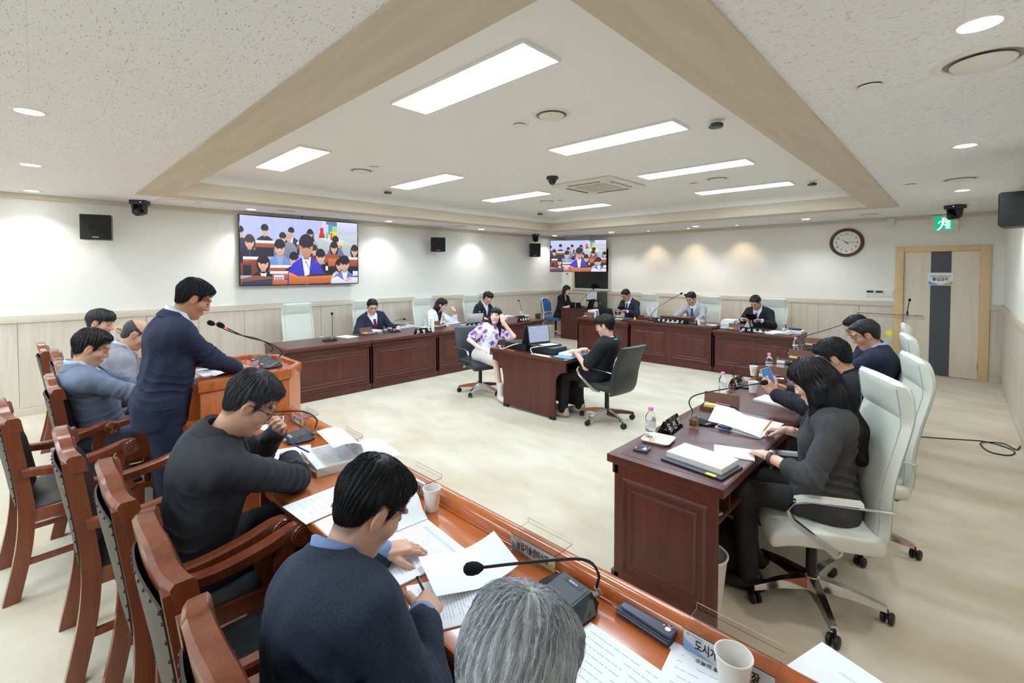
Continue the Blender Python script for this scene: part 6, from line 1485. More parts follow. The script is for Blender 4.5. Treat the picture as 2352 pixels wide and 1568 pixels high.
    # ---------------- clothes
    def torso_field(g, skirt_len=True, sl=None, hem=None, puff=0.0):
        fd = Field(); s_ = g
        fd.ell(wT((0, 0.0, 0.03)), (.160 * q + s_, .122 * q + s_, .13 + s_), .05, 'u', TR)
        fd.ell(wT((0, 0.008, L_ * .38)), (.150 * q + s_, .115 * q + s_, .18 + s_), .06, 'u', TR)
        fd.ell(wT((0, 0.012, L_ * .68)), (.158 * q + s_, .112 * q + s_, .17 + s_), .06, 'u', TR)
        if sex == 'f':
            for s in (-1, 1): fd.ell(wT((s * .065, .085, L_ * .62)), (.058, .05, .06), .04, 'u', TR)
        fd.ell(wT((0, -0.035 - .03 * hunch, L_ * .80)), (.135 * q + s_, .075 + s_, .12), .06, 'u', TR)
        for i in (0, 1):
            a = arm[i]; c = wT((0, -0.012, L_ - .05)); fd.cap(c, a[0], .052 * q + s_, .048 * q + s_, .06)
            if g > .015: fd.ell(wT(((-1, 1)[i] * sw * .88, -.004, L_ - .062)), (.062 * q, .06, .034), .035, 'u', TR)
            fd.cap(nb + sp.normalized() * -.045, wT((((-1, 1)[i]) * sw * .66, -.012, L_ - .052)), .046 + s_ * .6, .046 * q + s_, .05)
        return fd
    def march(fd, pts, dr, o_):
        p = np.array([list(v) for v in pts], dtype=np.float32); d3 = np.array(dr, dtype=np.float32)
        for _ in range(34): p = p + d3 * (np.clip(fd(p), -.02, .04) * .9)[:, None]
        return [Vector(v) - Vector(dr) * o_ - off for v in p]
    def front(fd, q_):
        dr = (wT((0, 0, 0)) - wT((0, 1, 0))); pts = march(fd, [wT((x, .32, z)) for x, z, _ in q_], dr, 0)
        return [p - dr * o[2] for p, o in zip(pts, q_)]
    def sleeves(fd, g, end, puff=0.0):
        for i in (0, 1):
            a = arm[i]; r0, r1, r2 = .053 * q + g, .046 * q + g * .9, .034 * q + g * .75
            if end <= 0.5:
                t = end / 0.5; e = a[0].lerp(a[1], t); fd.cap(a[0], e, r0 + puff * .5, r1 + (r0 - r1) * (1 - t) + .006 + puff, .03)
            else:
                fd.cap(a[0], a[1], r0, r1, .022); t = (end - .5) / .5; e = a[1].lerp(a[2], t); fd.cap(a[1], e, r1, r1 + (r2 - r1) * t, .03)
    def creases(fd, amp, seed, seams=False):
        els = [np.array(arm[i][1]) for i in (0, 1)]; axs = [np.array((arm[i][2] - arm[i][0]).normalized()) for i in (0, 1)]
        arms_ax = [(np.array(arm[i][0]), np.array(arm[i][1]), np.array(arm[i][2])) for i in (0, 1)]
        rid = lambda t: (1 - np.abs(np.sin(t))) ** 2 - .35
        mids = [np.array(arm[i][0].lerp(arm[i][1], .55)) for i in (0, 1)] + [np.array(arm[i][1].lerp(arm[i][2], .5)) for i in (0, 1)]
        def f(P0, d0):
            ix = np.nonzero(np.abs(d0) < .03)[0]; P = P0[ix]; d = d0[ix]
            w1 = wob(P, 12, seed); e = 0.5 * amp * wob(P, 15, seed + 1) + 0.45 * amp * wob(P @ MIX, 34, seed + 2)
            t3 = toT(P)
            for i in (0, 1):
                r = P - els[i]; rr2 = np.einsum('ij,ij->i', r, r); t = r @ axs[i]
                e = e - amp * 1.5 * np.exp(-rr2 / .010) * rid(t * 85 + 2.2 * w1 + seed)
                r = P - mids[i]; e = e - amp * .8 * np.exp(-np.einsum('ij,ij->i', r, r) / .012) * rid((r @ axs[i]) * 45 + t3[:, 0] * 30 + 2.5 * w1)
                r = P - mids[i + 2]; e = e - amp * .6 * np.exp(-np.einsum('ij,ij->i', r, r) / .010) * rid((r @ axs[i]) * 70 + 2.5 * w1 + 1)
            w = np.exp(-((t3[:, 2] - .13) / .10) ** 2) * np.clip(1 - t3[:, 1] * 3, 0.4, 1.3)
            e = e - amp * 1.0 * w * rid(t3[:, 2] * 55 + t3[:, 0] * 14 + 1.8 * w1 + seed)
            ap = np.exp(-((np.abs(t3[:, 0]) - sw * .8) / .05) ** 2 - ((t3[:, 2] - L_ * .68) / .09) ** 2); e = e - amp * .9 * ap * rid(np.abs(t3[:, 0]) * 60 + t3[:, 2] * 45 + 1.5 * w1)
            if seams:
                e = e + .0035 * np.sin(t3[:, 0] * 42 + 2.0 * w1 + seed) * np.exp(-((t3[:, 2] - .2) / .16) ** 2) * (t3[:, 1] < 0)
                bk = t3[:, 1] < -.02; e = e + np.where(bk & (t3[:, 2] < L_ - .03), .0032 * np.exp(-(t3[:, 0] / .006) ** 2), 0)
                ah = np.abs(t3[:, 0]) - (sw - .004 + .03 * np.clip((L_ * .9 - t3[:, 2]), 0, 1)); e = e + np.where(t3[:, 2] > L_ * .66, .0 * ah, 0)
            d0 = d0.copy(); d0[ix] = d + e.astype(np.float32); return d0
        fd.fn(f)
    seed = (hash(label) % 97) / 7.0 if False else (sum(map(ord, label)) % 97) / 7.0
    vz0 = L_ * (1 - vopen); vz1 = L_ + .02
    def vee(P, g=0.0):
        t = toT(P); wv = np.clip((t[:, 2] - vz0) / (vz1 - vz0), -.2, 1.2) * (.085 if sex == 'm' else .075); return np.maximum(np.abs(t[:, 0]) - wv - g, -(t[:, 1] - .02))
    JF = None
    if jacket:
        JF = torso_field(.022); sleeves(JF, .016, sleeve)
        if stand:
            JF.ell(hipv - z3 * .03 - F_ * .01, (.168 * q, .132 * q, .17), .05, 'u', rot_from(z3, F_))
            JF.ell(hipv - z3 * .10 - F_ * .005, (.166 * q, .130 * q, .10), .04, 'u', rot_from(z3, F_))
        else:
            for i in (0, 1): JF.cap(hj[i], hj[i].lerp(kn[i], .3), .105 * q, .095 * q, .05)
            JF.ell(wT((0, -.03, -.02)), (.175 * q, .13 * q, .13), .05, 'u', TR)
        creases(JF, .0085 * fold, seed, True)
        if shirt: JF.fn(lambda P, d: np.maximum(d, -vee(P)).astype(np.float32))
        # open at the neck
        JF.cap(nb - sp.normalized() * .005, nb + sp.normalized() * .12, .056 * (1 if sex == 'm' else .9), .075, .006, 's')
        if stand: JF.fn(lambda P, d: np.maximum(d, (hipv.z - .13 - P[:, 2])).astype(np.float32))
        jm = cloth_mat(jacket, heather=heather); jo = M('jacket', [nets(JF, h)], jm)
        # collar roll at the back of the neck, running into lapels
        rows = []; kq = 1 if sex == 'm' else .9
        for a in np.linspace(-2.25, 2.25, 19):
            b_ = math.cos(a); dz = .012 * b_ - .05 * max(0, abs(a) - 1.5)
            pt = lambda r, z_: wT((r * kq * math.sin(a), .004 - r * kq * .92 * b_, L_ + z_ + dz)) - off
            rows.append([pt(.072, .0), pt(.0695, .040), pt(.077, .046), pt(.094, .030), pt(.112, .006)])
        MB().sheet(rows, .005).build('jacket_collar', jm, jo, smooth=True)
        if shirt and lapels:
            JFs = torso_field(.022)
            for s in (-1, 1):
                q_ = []
                for i in range(9):
                    u = i / 8; z_ = vz0 + (L_ - .03 - vz0) * u; xi = (.085 if sex == 'm' else .075) * (z_ - vz0) / (vz1 - vz0); wd = .05 * math.sin(min(1, u * 1.25) * math.pi * .5) * (1 if u < .85 else .75)
                    q_ += [(s * (xi - .002), z_, .004), (s * (xi + wd * .5), z_ - wd * .12, .008), (s * (xi + wd), z_ - wd * .25, .005)]
                P_ = front(JFs, q_); rows = [P_[i * 3:i * 3 + 3] for i in range(9)]
                if s < 0: rows = [r[::-1] for r in rows]
                MB().sheet(rows, .004).build('lapel', jm, jo, smooth=True)
            if pin:
                o = MB().ball(front(JFs, [(.115, L_ * .80, .008)])[0], .009, 8, 6).build('lapel_pin', mat('brass', (1, 1, 1)), jo, smooth=True)
        if badge:
            b4 = front(torso_field(.022), [(x, z, o_) for z, o_ in ((L_ * .42, .016), (L_ * .55, .016)) for x in (.06, .115)] + [(.088, L_ * .55, .014), (.088, L_ * .66, .01)])
            MB().sheet([b4[0:2], b4[2:4]], .003).build('name_badge', paper, jo)
            MB().tube(b4[4:6], .006, 6).build('badge_strap', white_paint, jo)
        if flap:
            for p0_, p1_, p2_, dr in flap:
                g_ = [Vector(p0_) + (Vector(p1_) - Vector(p0_)) * j / 5 + (Vector(p2_) - Vector(p0_)) * i / 2 for i in range(3) for j in range(6)]
                g_ = march(JF, g_, Vector(dr).normalized(), .007)
                MB().sheet([g_[i * 6:i * 6 + 6] for i in range(3)], .006).build('pocket_flap', jm, jo, smooth=True)
    if shirt:
        SF = torso_field(.006); sleeves(SF, .004, .99 if sleeve > .9 else sleeve)
        SF.cap(nb - sp.normalized() * .005, nb + sp.normalized() * .12, .052, .07, .004, 's')
        creases(SF, .002, seed + 1)
        so = M('shirt', [nets(SF, h * 1.15)], cloth_mat(shirt, .08))
        if collar:
            rows = []
            for a in np.linspace(-2.75, 2.75, 19):
                b_ = math.cos(a); r = .058 * (1 if sex == 'm' else .88); lowz = L_ + .030 + .012 * b_ - .014 * (abs(a) > 2.2)
                hi_ = lowz + .030 + .012 * b_
                pt = lambda rr_, z_: wT((rr_ * math.sin(a), -.002 - rr_ * .96 * math.cos(a) + .008 * (1 - b_), z_)) - off
                rows.append([pt(r, lowz - .012), pt(r * .98, hi_), pt(r * 1.06, hi_ - .002), pt(r * 1.14, lowz - .004 - .022 * (abs(a) > 2.3))])
            MB().sheet(rows, .0025).build('shirt_collar', cloth_mat(shirt, .08), so, smooth=True)
    if tie:
        TF = torso_field(.006)
        q_ = []
        for i in range(12):
            u = i / 11; z_ = L_ - .035 - u * (L_ * .62); w_ = .017 + .02 * u if i > 1 else (.021 if i == 1 else .024)
            q_ += [(x * w_, z_, .008 + (.008 if i < 2 else 0)) for x in (-1, 0, 1)]
        P_ = front(TF, q_); rows = [P_[i * 3:i * 3 + 3] for i in range(12)]
        tm = tie if not isinstance(tie, tuple) else mat('tie_%d_%d_%d' % tie, lin(*tie), .55, var=.12, scale=(90, 90, 90))
        MB().sheet(rows, .004).build('tie', tm, root, smooth=True)
    if top:
        TFd = torso_field(.012); sleeves(TFd, .012, sleeve, .012 if sex == 'f' and bow else .006)
        if not skirt:
            for i in (0, 1): TFd.cap(hj[i], hj[i].lerp(kn[i], .22), .10 * q, .095 * q, .05)
        creases(TFd, .0045 * fold, seed); TFd.cap(nb - sp.normalized() * .005, nb + sp.normalized() * .12, .055, .08, .005, 's')
        if vopen and not bow and not shirt: TFd.fn(lambda P, d: np.maximum(d, -np.maximum(np.abs(toT(P)[:, 0]) - np.clip((toT(P)[:, 2] - L_ * (1 - vopen)) / (L_ * vopen), -.2, 1.2) * .05, -(toT(P)[:, 1] - .02))).astype(np.float32))
        to = M('top', [nets(TFd, h)], top_mat or cloth_mat(top))
        rows = []
        for a in np.linspace(-2.6, 2.6, 15):
            b_ = math.cos(a); r = .060 * (1 if sex == 'm' else .9); lz = L_ + .002 + .014 * b_
            pt = lambda rr_, z_: wT((rr_ * math.sin(a), -.004 - rr_ * .95 * math.cos(a), z_)) - off
            rows.append([pt(r, lz - .012), pt(r, lz + .026), pt(r * 1.1, lz + .024), pt(r * 1.38, lz - .008)])
        MB().sheet(rows, .003).build('collar', white_paint if bow else (top_mat or cloth_mat(top)), to, smooth=True)
        if bow:
            for s in (-1, 1): MB().ball(wT((s * .03, .135, L_ * .84)) - off, (.032, .014, .022), 10, 6).build('bow_loop', white_paint, to, smooth=True)
    # legs
    LG = Field()
    LG.ell(hipv, (.158 * q, .13 * q, .115), .04, 'u', rot_from(z3, F_))
    if skirt:
        for i in (0, 1): LG.cap(hj[i], hj[i].lerp(kn[i], .85), .095 * q, .085 * q, .09)
        LG.cap(hipv + F_ * .1, hipv.lerp((kn[0] + kn[1]) / 2, .8), .085, .075, .08)
    else:
        for i in (0, 1): LG.cap(hj[i], kn[i], .086 * q, .068 * q, .04).cap(kn[i], ft[i], .066 * q, .056 * q, .04)
    LG.fn(lambda P, d: (d + .004 * wob(P, 22, seed)).astype(np.float32))
    if not skirt: LG.fn(lambda P, d: np.maximum(d, 0.055 - P[:, 2]).astype(np.float32))
    M('skirt' if skirt else 'trousers', [nets(LG, max(.010, h))], cloth_mat(skirt or trousers))
    for i in (0, 1):
        sf = Field(); f0 = ft[i]; b0 = Vector((f0.x, f0.y, .04)); sf.ell(b0 + F_ * .04, (.045, .13, .04), .02, 'u', rot_from(z3, F_)).cap(b0 + z3 * .02 - F_ * .03, b0 + z3 * .05 - F_ * .03, .042, .04, .02)
        sf.fn(lambda P, d: np.maximum(d, .002 - P[:, 2]).astype(np.float32)); M('shoe', [nets(sf, .012)], paint('shoe_%d_%d_%d' % shoes, shoes, .4))
        if socks: sk_ = Field().cap(b0 + z3 * .03, b0 + z3 * .17, .04, .042); M('sock', [nets(sk_, .012)], paint('sock_%d' % socks[0], socks, .8))
    # ---------------- hair
    hm = hair_mat(hair); HF = Field(); G = lambda c, r, k=.02, op='u': HF.ell(wH(c), [x * hs for x in r], k, op, HR)
    ys = [-.14, -.075, -.045, -.030, -.024, .016, .020, .031, .036, .052, .072, .12]; zs = [-.074, -.070, -.060, -.035, .034, .034, -.006, .002, .034, .060, .084, .092]
    long_ = style in ('long', 'bob', 'longback')
    if style == 'bald':
        G((0, -.016, .036), (.0795, .0985, .086)); G((0, -.040, -.026), (.060, .058, .054), .02); zl = lambda p: p[:, 2] - np.interp(p[:, 1], ys, zs)
        HF.fn(lambda P, d: (lambda p: np.maximum(d + .0012 * np.sin(p[:, 0] * 400 + p[:, 2] * 300), np.maximum(-zl(p), p[:, 2] - (.088 - .45 * np.clip(p[:, 1] + .07, 0, .12))) * hs).astype(np.float32))(toH(P)))
    else:
        v = vol; G((0, -.016, .040), (.0835 + .004 * v, .101 + .004 * v, .088 + .008 * v))
        if not long_: G((0, -.040, -.026), (.060, .058, .054), .02)
        if style in ('short', 'side', 'spiky'):
            G((0.012 if style == 'side' else 0, .04, .094), (.062, .05, .022 + .008 * v), .03); G((0, -.03, .10), (.065, .06, .026 + .006 * v), .03)
        if style == 'fringe': G((0, .045, .075), (.07, .055, .045 + .006 * v), .03); zs = zs[:-3] + [.040, .046, .048]
        if long_:
            zs = [-.2] * 7 + [-.1, -.06, .03, .044, .046]
            G((0, .05, .07), (.068, .05, .045), .03)
            ln = {'long': .30, 'bob': .105, 'longback': .30}[style]
            for s in (-1, 1):
                if style == 'longback' : continue
                p0 = wH((s * .072, .0, .02)); p1 = wH((s * .078, .0, -.09)); HF.cap(p0, p1, .030, .030, .03)
                if style == 'long':
                    p2 = wT((s * .085, .075, L_ * .80)); p3 = wT((s * .10, .135, L_ * .52)); HF.cap(p1, p2, .030, .026, .03); HF.cap(p2, p3, .026, .014, .03)
            b1 = wH((0, -.075, -.02)); b2 = wH((0, -.072, -.10)); HF.cap(b1, b2, .062, .058, .04)
            if style != 'bob':
                b3 = wT((0, -.095, L_ * .80)); b4 = wT((0, -.13, L_ * .50)); HF.cap(b2, b3, .062, .060, .04); HF.cap(b3, b4, .060, .035, .04)
                for s in (-1, 1): HF.cap(wH((s * .06, -.04, -.06)), wT((s * .06, -.085, L_ * .8)), .04, .04, .04); HF.cap(wT((s * .06, -.085, L_ * .8)), wT((s * .055, -.125, L_ * .55)), .04, .024, .04)
        def clip(P, d):
            p = toH(P); z_ = np.interp(p[:, 1], ys, zs) + .004 * np.sin(p[:, 0] * 240)
            if style == 'spiky': z_ = z_ + .004 * np.sin(p[:, 0] * 300)
            if long_: z_ = np.where((np.abs(p[:, 0]) > .05) & (p[:, 1] < .06), -9, z_); z_ = np.where(p[:, 1] < .03, -9, z_)
            return np.maximum(d, (z_ - p[:, 2]) * hs * .8).astype(np.float32)
        def ridges(P, d):
            p = toH(P); a = np.arctan2(p[:, 0], p[:, 1] + .035); ra = np.sqrt(p[:, 0] ** 2 + (p[:, 1] + .035) ** 2)
            am = .0026 if style in ('spiky', 'side', 'short') else .0022
            e = am * np.sin(a * 34 + 2.5 * np.sin(a * 5 + p[:, 2] * 30) + 14 * ra) * np.clip(ra / .05, 0, 1) + .0025 * wob(p, 42, seed) + .0015 * wob(p, 110, seed + 3)
            if long_: b_ = p[:, 2] < -.05; e = np.where(b_, .002 * np.sin(p[:, 0] * 260 + p[:, 1] * 180 + 3 * wob(p, 20, seed)), e)
            if not long_:
                zz = p[:, 2] + .38 * np.clip(-p[:, 1] - .03, 0, .08); sf = np.clip((zz + .03) / .09, 0, 1); sf = sf * sf * (3 - 2 * sf); e = e * (.25 + .75 * sf) + .0062 * (1 - sf)
            return (d + e * hs).astype(np.float32)
        HF.fn(ridges); HS = Field(); HS.p = list(HF.p); HF.fn(clip)
    ho = M('hair', [nets(HF, min(hh, .0042) if strands else hh)], hm)
    if strands:
        me = ho.data; n = len(me.vertices); co = np.empty(n * 3); me.vertices.foreach_get('co', co); co = co.reshape(-1, 3) + np.array(off); no = np.empty(n * 3); me.vertices.foreach_get('normal', no); no = no.reshape(-1, 3)
        hp = toH(co); ok = np.nonzero((no @ HR.T)[:, 2] > -.75)[0] if not long_ else np.arange(n); rg = np.random.default_rng(int(seed * 100)); idx = rg.choice(ok, strands)
        P0 = co[idx]; N0 = no[idx]; hp = hp[idx]
        crown = np.array([0.012, -.05, .13]); radial = hp - crown; T0 = radial @ HR; T0 = T0 - N0 * (T0 * N0).sum(1)[:, None]
        if long_: lowm = hp[:, 2] < -.02; T0[lowm] = (np.array([0, 0, -1]) - N0[lowm] * (N0[lowm] @ np.array([0, 0, -1]))[:, None])
        T0 /= np.linalg.norm(T0, axis=1)[:, None] + 1e-9; T0 += rg.normal(0, .13 if not long_ else .06, T0.shape)
        ln = rg.uniform(.016, .036, strands) * (2.4 if long_ else 1.9 if hair == 'grey' else 1.1); lift = rg.uniform(.0, .0035 if style == 'spiky' else .0018, strands)
        if not long_: ln = ln * np.clip((hp[:, 2] - np.interp(hp[:, 1], ys, zs)) / .04 + .15, .15, 1)
        C_ = [P0]; p = P0.astype(np.float32); T_ = T0.astype(np.float32); Nn = [N0]; eps = .002; nseg = 5
        for k in range(nseg):
            p = p + T_ * (ln / nseg)[:, None].astype(np.float32); d_ = HS(p)
            g_ = np.stack([HS(p + eps * np.eye(3, dtype=np.float32)[a_]) - d_ for a_ in range(3)], -1); g_ /= np.linalg.norm(g_, axis=1)[:, None] + 1e-9
            p = (p - g_ * (d_ - lift * (k + 1) / nseg - .0004)[:, None]).astype(np.float32); T_ = T_ - g_ * (T_ * g_).sum(1)[:, None]; T_ = (T_ / (np.linalg.norm(T_, axis=1)[:, None] + 1e-9)).astype(np.float32)
            C_.append(p); Nn.append(g_)
        w_ = .00055; vv = []
        for k in range(nseg + 1):
            B0 = np.cross(T_, Nn[k]); B0 /= np.linalg.norm(B0, axis=1)[:, None] + 1e-9
            ww = w_ * (1 - .8 * k / nseg); vv += [C_[k] - B0 * ww, C_[k] + B0 * ww, C_[k] + Nn[k] * ww * 1.2]
        m3 = 3 * (nseg + 1); vv = np.stack(vv, 1).reshape(-1, 3) - np.array(off); base = np.arange(strands)[:, None] * m3
        qs = []
        for k in range(nseg):
            for a_, b_ in ((0, 1), (1, 2), (2, 0)): qs.append(base + np.array([[k * 3 + a_, k * 3 + b_, k * 3 + 3 + b_, k * 3 + 3 + a_]]))
        tn = np.repeat(rg.uniform(.45, 1.15, strands) if hair == 'grey' else np.where(rg.random(strands) < (.16 if hair == 'pepper' else .0), 6.0, rg.uniform(.7, 1.3, strands)), m3)
        tn4 = np.stack([tn, tn, tn, np.ones_like(tn)], -1)
        sm_h = mat('strand_' + hair, tuple(min(.8, x * 1.25) for x in lin(*HAIRC[hair])), .42, tint=True, spec=.4)
        so_ = mesh_np('hair_strands', [(vv, np.concatenate(qs))], sm_h, ho, tint=lambda v: tn4); so_['kind'] = 'stuff'
    # ---------------- glasses
    if glasses:
        gm = paint('specs_%d_%d_%d' % glasses, glasses, .3); go = MB()
        for s in (-1, 1):
            go.tube([wH((s * .032 + x, .101 - .25 * abs(s * .032 + x) ** 1.2 * 1.0, .004 + z)) - off for x, z in rrect(.026, .0195, .012, 3)], .0016, 5, closed=True)
            go.tube([wH(v_) - off for v_ in ((s * .058, .094, .014), (s * .079, .055, .016), (s * .082, .0, .012), (s * .080, -.018, -.004))], .0017, 5)
        go.tube([wH(v_) - off for v_ in ((-.008, .103, .01), (0, .106, .013), (.008, .103, .01))], .0015, 5)
        g_ = go.build('glasses', gm, root, smooth=True)
        for s in (-1, 1): MB().add([wH((s * .032 + x, .1005 - .25 * abs(s * .032 + x) ** 1.2, .004 + z)) - off for x, z in rrect(.025, .0185, .012, 3)], [tuple(range(16))]).build('lens', mat('specs_lens', (1, 1, 1), 0.02, trans=1.0, ior=1.02, spec=.3), g_)
    if watch:
        i, wc = watch; a = arm[i]; d_ = (a[2] - a[1]).normalized(); c_ = a[2] - d_ * .028 - off; Rw = d_.to_track_quat('Z', 'Y').to_matrix()
        wb = MB().lathe([(.0315, -.009), (.034, -.009), (.034, .009), (.0315, .009)], 18, o=c_, R=Rw).build('watch_band', paint('band_%d_%d_%d' % wc, wc, .5), root, smooth=True)
        nrm = -(a[4] - d_ * a[4].dot(d_)).normalized(); MB().lathe([(0, .001), (.016, .001), (.017, .006), (.014, .008), (0, .008)], 18, o=c_ + nrm * .031, R=nrm.to_track_quat('Z', 'Y').to_matrix()).build('watch_face', satin, wb, smooth=True)
    root.location = off
    return dict(root=root, wrist=[a[2] for a in arm], elbow=[a[1] for a in arm], wH=wH, wT=wT, off=off, L=L_, JF=JF, F=F_, R=Rr, arm=arm)
# ------------------------------------------------------------------ the people
SUITN = (36, 40, 54)
V = Vector
def tt(*a): return dict(zip(('wrist', 'dir', 'palm', 'curl', 'hint', 'spread', 'elbow'), a))
DN = (0, 0, -1)
# front bench -- facing +y
person('man with glasses in charcoal suit leaning over the foreground bench, chin on hand', (-2.25, 0.405), (-2.13, 0.62, 1.19), look=(0.35, 1), pitch=38, h=.0065, hh=.0036, jacket=(46, 48, 54), shirt=(40, 42, 46), collar=False, lapels=False, hair='pepper', style='spiky', vol=.9, glasses=(40, 28, 28), strands=7000, skin=(206, 160, 132), hunch=.6, twist=-14, fat=1.06, vopen=.3,
       watch=(0, (26, 27, 30)), arms=(tt((-2.42, .83, .955), (.75, -.15, .65), (.3, -.9, -.2), [.9, .95, 1.0, 1.05, .5], None, 0, (-2.60, .80, .795)), tt((-2.40, 0.875, .80), (-1, .25, -.05), DN, [.7, .8, .9, .9, .6], None, 0, (-2.14, .80, .815))),
       flap=[((-1.98, .22, .62), (-1.98, .38, .65), (-1.98, .22, .565), (-1, 0.1, 0))])
person('man in speckled blue jacket writing at the foreground bench', (-1.06, 0.44), (-1.172, 0.64, 1.085), look=(0.12, 1), pitch=36, h=.006, hh=.0036, jacket=(31, 38, 52), heather=True, shirt=(128, 152, 200), hair='black', style='short', vol=1.1, strands=9000, skin=(214, 168, 142), hunch=.5, fat=1.1, lapels=False, vopen=.35,
       arms=(tt((-1.38, .80, .80), (.3, .9, -.1), DN, .35), tt((-1.02, 0.705, .82), (-.55, .8, -.2), (-.55, -.1, -.75), [.65, .75, .85, .9, .6], (1, -.5, -.6))))
person('grey-haired man seen from above at the bottom edge of the photo', (-0.38, 0.31), (-0.452, 0.472, 1.145), look=(-0.1, 1), pitch=34, h=.008, hh=.0032, size=.96, jacket=(44, 48, 58), shirt=(200, 206, 216), hair='grey', style='short', vol=.3, strands=18000, skin=(214, 160, 140), hunch=.5,
       arms=(tt((-.60, .60, .70), (.3, .9, 0), DN, .35), tt((-.2, .72, .80), (-.2, .9, -.1), DN, .4)))
# standing speaker
person('standing man in navy suit reading at the lectern', (-3.53, 0.53, .92), (-3.495, 0.70, 1.565), face=(.05, 1), look=(.08, 1), pitch=30, stand=True, size=.96, h=.0065, hh=.0036, jacket=(32, 38, 66), shirt=(226, 228, 236), trousers=(26, 34, 56), hair='black', style='spiky', vol=.7, strands=6000, skin=(190, 134, 104), group='standing speaker', hunch=.3, fat=1.08,
       arms=(tt((-3.86, .92, 1.075), (.2, 1, -.15), DN, .3), tt((-3.55, .96, 1.075), (-.25, 1, -.1), DN, .25, (.5, -.5, -1))),
       flap=[((-3.2, .48, .98), (-3.2, .62, .985), (-3.2, .48, .925), (-1, 0, 0))])
# bench beyond the lectern
person('man in blue-grey jacket with thick black hair seated left of the lectern', (-4.46, 0.335), (-4.42, 0.27, 1.195), look=(.15, 1), pitch=24, h=.007, hh=.0042, jacket=(108, 120, 140), shirt=(196, 210, 236), hair='black', style='side', vol=1.5, strands=4000, skin=(212, 160, 132), hunch=.3,
       arms=(tt((-4.55, .78, .79), (.4, 1, -.1), DN, .4), tt((-4.22, .74, .80), (-.6, 1, 0), DN, .4, (.7, -.8, -.6))))
person('balding man in light grey jacket seated behind the lectern', (-5.05, 0.42), (-4.98, 0.59, 1.208), look=(.3, 1), pitch=34, h=.008, hh=.0046, jacket=(142, 142, 150), shirt=(200, 214, 240), tie=(120, 150, 210), hair='pepper', style='bald', skin=(206, 158, 128), hunch=.4,
       arms=(tt((-5.1, .80, .79), (.4, 1, -.1), DN, .4), tt((-4.78, .72, .80), (-.4, 1, 0), DN, .4)))
person('man resting chin on hand at the far end of the bench, by the left wall', (-5.85, 0.39), (-5.77, 0.42, 1.255), look=(.55, 1), pitch=18, h=.009, hh=.0046, jacket=(84, 86, 94), shirt=(210, 214, 222), hair='black', style='fringe', vol=1.1, skin=(214, 168, 140), hunch=.3,
       arms=(tt((-5.85, .80, .79), (.6, 1, -.1), DN, .4), tt((-5.62, .60, 1.11), (-.2, -.3, 1), (-.3, -1, .1), [.8, .85, .9, .95, .4], (1, .2, -1))))
# left row, facing +x
XH = -7.12
person('man in navy suit with crimson tie in the left row', (-7.3, 4.06), (-7.08, 3.945, 1.13), face=(1, -.12), look=(1, -.25), pitch=20, h=.009, hh=.005, jacket=(34, 42, 62), shirt=(240, 242, 246), tie=(130, 26, 66), hair='black', style='short', vol=.9, glasses=(70, 64, 62), skin=(216, 170, 144), pin=True, fat=1.12,
       arms=(tt((-6.86, 4.3, .77), (1, -.5, -.2), DN, .5), tt((-6.86, 3.72, .77), (1, .5, -.2), DN, .5)))
person('woman in white jacket resting her chin on her hand, left row', (-7.3, 5.28), (-7.08, 5.40, 1.09), face=(1, .1), look=(1, .75), pitch=16, sex='f', h=.009, hh=.005, jacket=(240, 240, 244), shirt=(30, 30, 34), collar=False, hair='black', style='longback', glasses=(90, 84, 84), skin=(232, 192, 166), vopen=.55,
       arms=(tt((-6.9, 5.56, .98), (-.35, -.45, .9), (-1, .1, -.2), [.9, .9, .9, .9, .4], (.6, .8, -1)), tt((-6.78, 5.2, .76), (1, .3, -.1), DN, .4)), sleeve=.75)
person('man in dark suit with open white collar at the far end of the left row', (-7.3, 6.55), (-7.03, 6.55, 1.175), face=(1, .2), look=(1, .55), pitch=28, h=.009, hh=.005, jacket=(34, 36, 46), shirt=(238, 240, 248), hair='black', style='fringe', vol=1.3, skin=(224, 174, 146), pin=True, vopen=.6,
       arms=(tt((-6.85, 6.85, .77), (1, -.4, -.1), DN, .5), tt((-6.85, 6.3, .77), (1, .3, -.1), DN, .5)))
# centre desk
floral = bpy.data.materials.new('floral_print'); floral.use_nodes = True; ft_ = NT(floral); fb = ft_.N['Principled BSDF']; fb.inputs['Roughness'].default_value = .8
fc = ft_.n('ShaderNodeTexCoord').outputs['Object']; fv = ft_.n('ShaderNodeTexVoronoi', i_Scale=13.0); fn_ = ft_.n('ShaderNodeTexNoise', i_Scale=40.0, i_Detail=2.0); ft_.l(fc, fn_.inputs['Vector'])
fm1 = ft_.n('ShaderNodeMix', data_type='RGBA'); fm1.inputs[0].default_value = .06; ft_.l(fc, fm1.inputs[6]); ft_.l(fn_.outputs['Color'], fm1.inputs[7]); ft_.l(fm1.outputs[2], fv.inputs['Vector'])
fr_ = ft_.n('ShaderNodeValToRGB'); ft_.l(fv.outputs['Distance'], fr_.inputs[0]); fe = fr_.color_ramp.elements
fe[0].position = .36; fe[0].color = (*lin(150, 92, 176), 1); fe[1].position = .54; fe[1].color = (*lin(236, 234, 242), 1)
e2 = fe.new(.45); e2.color = (*lin(196, 160, 214), 1); e3 = fe.new(.16); e3.color = (*lin(118, 58, 150), 1); ft_.l(fr_.outputs[0], fb.inputs['Base Color'])
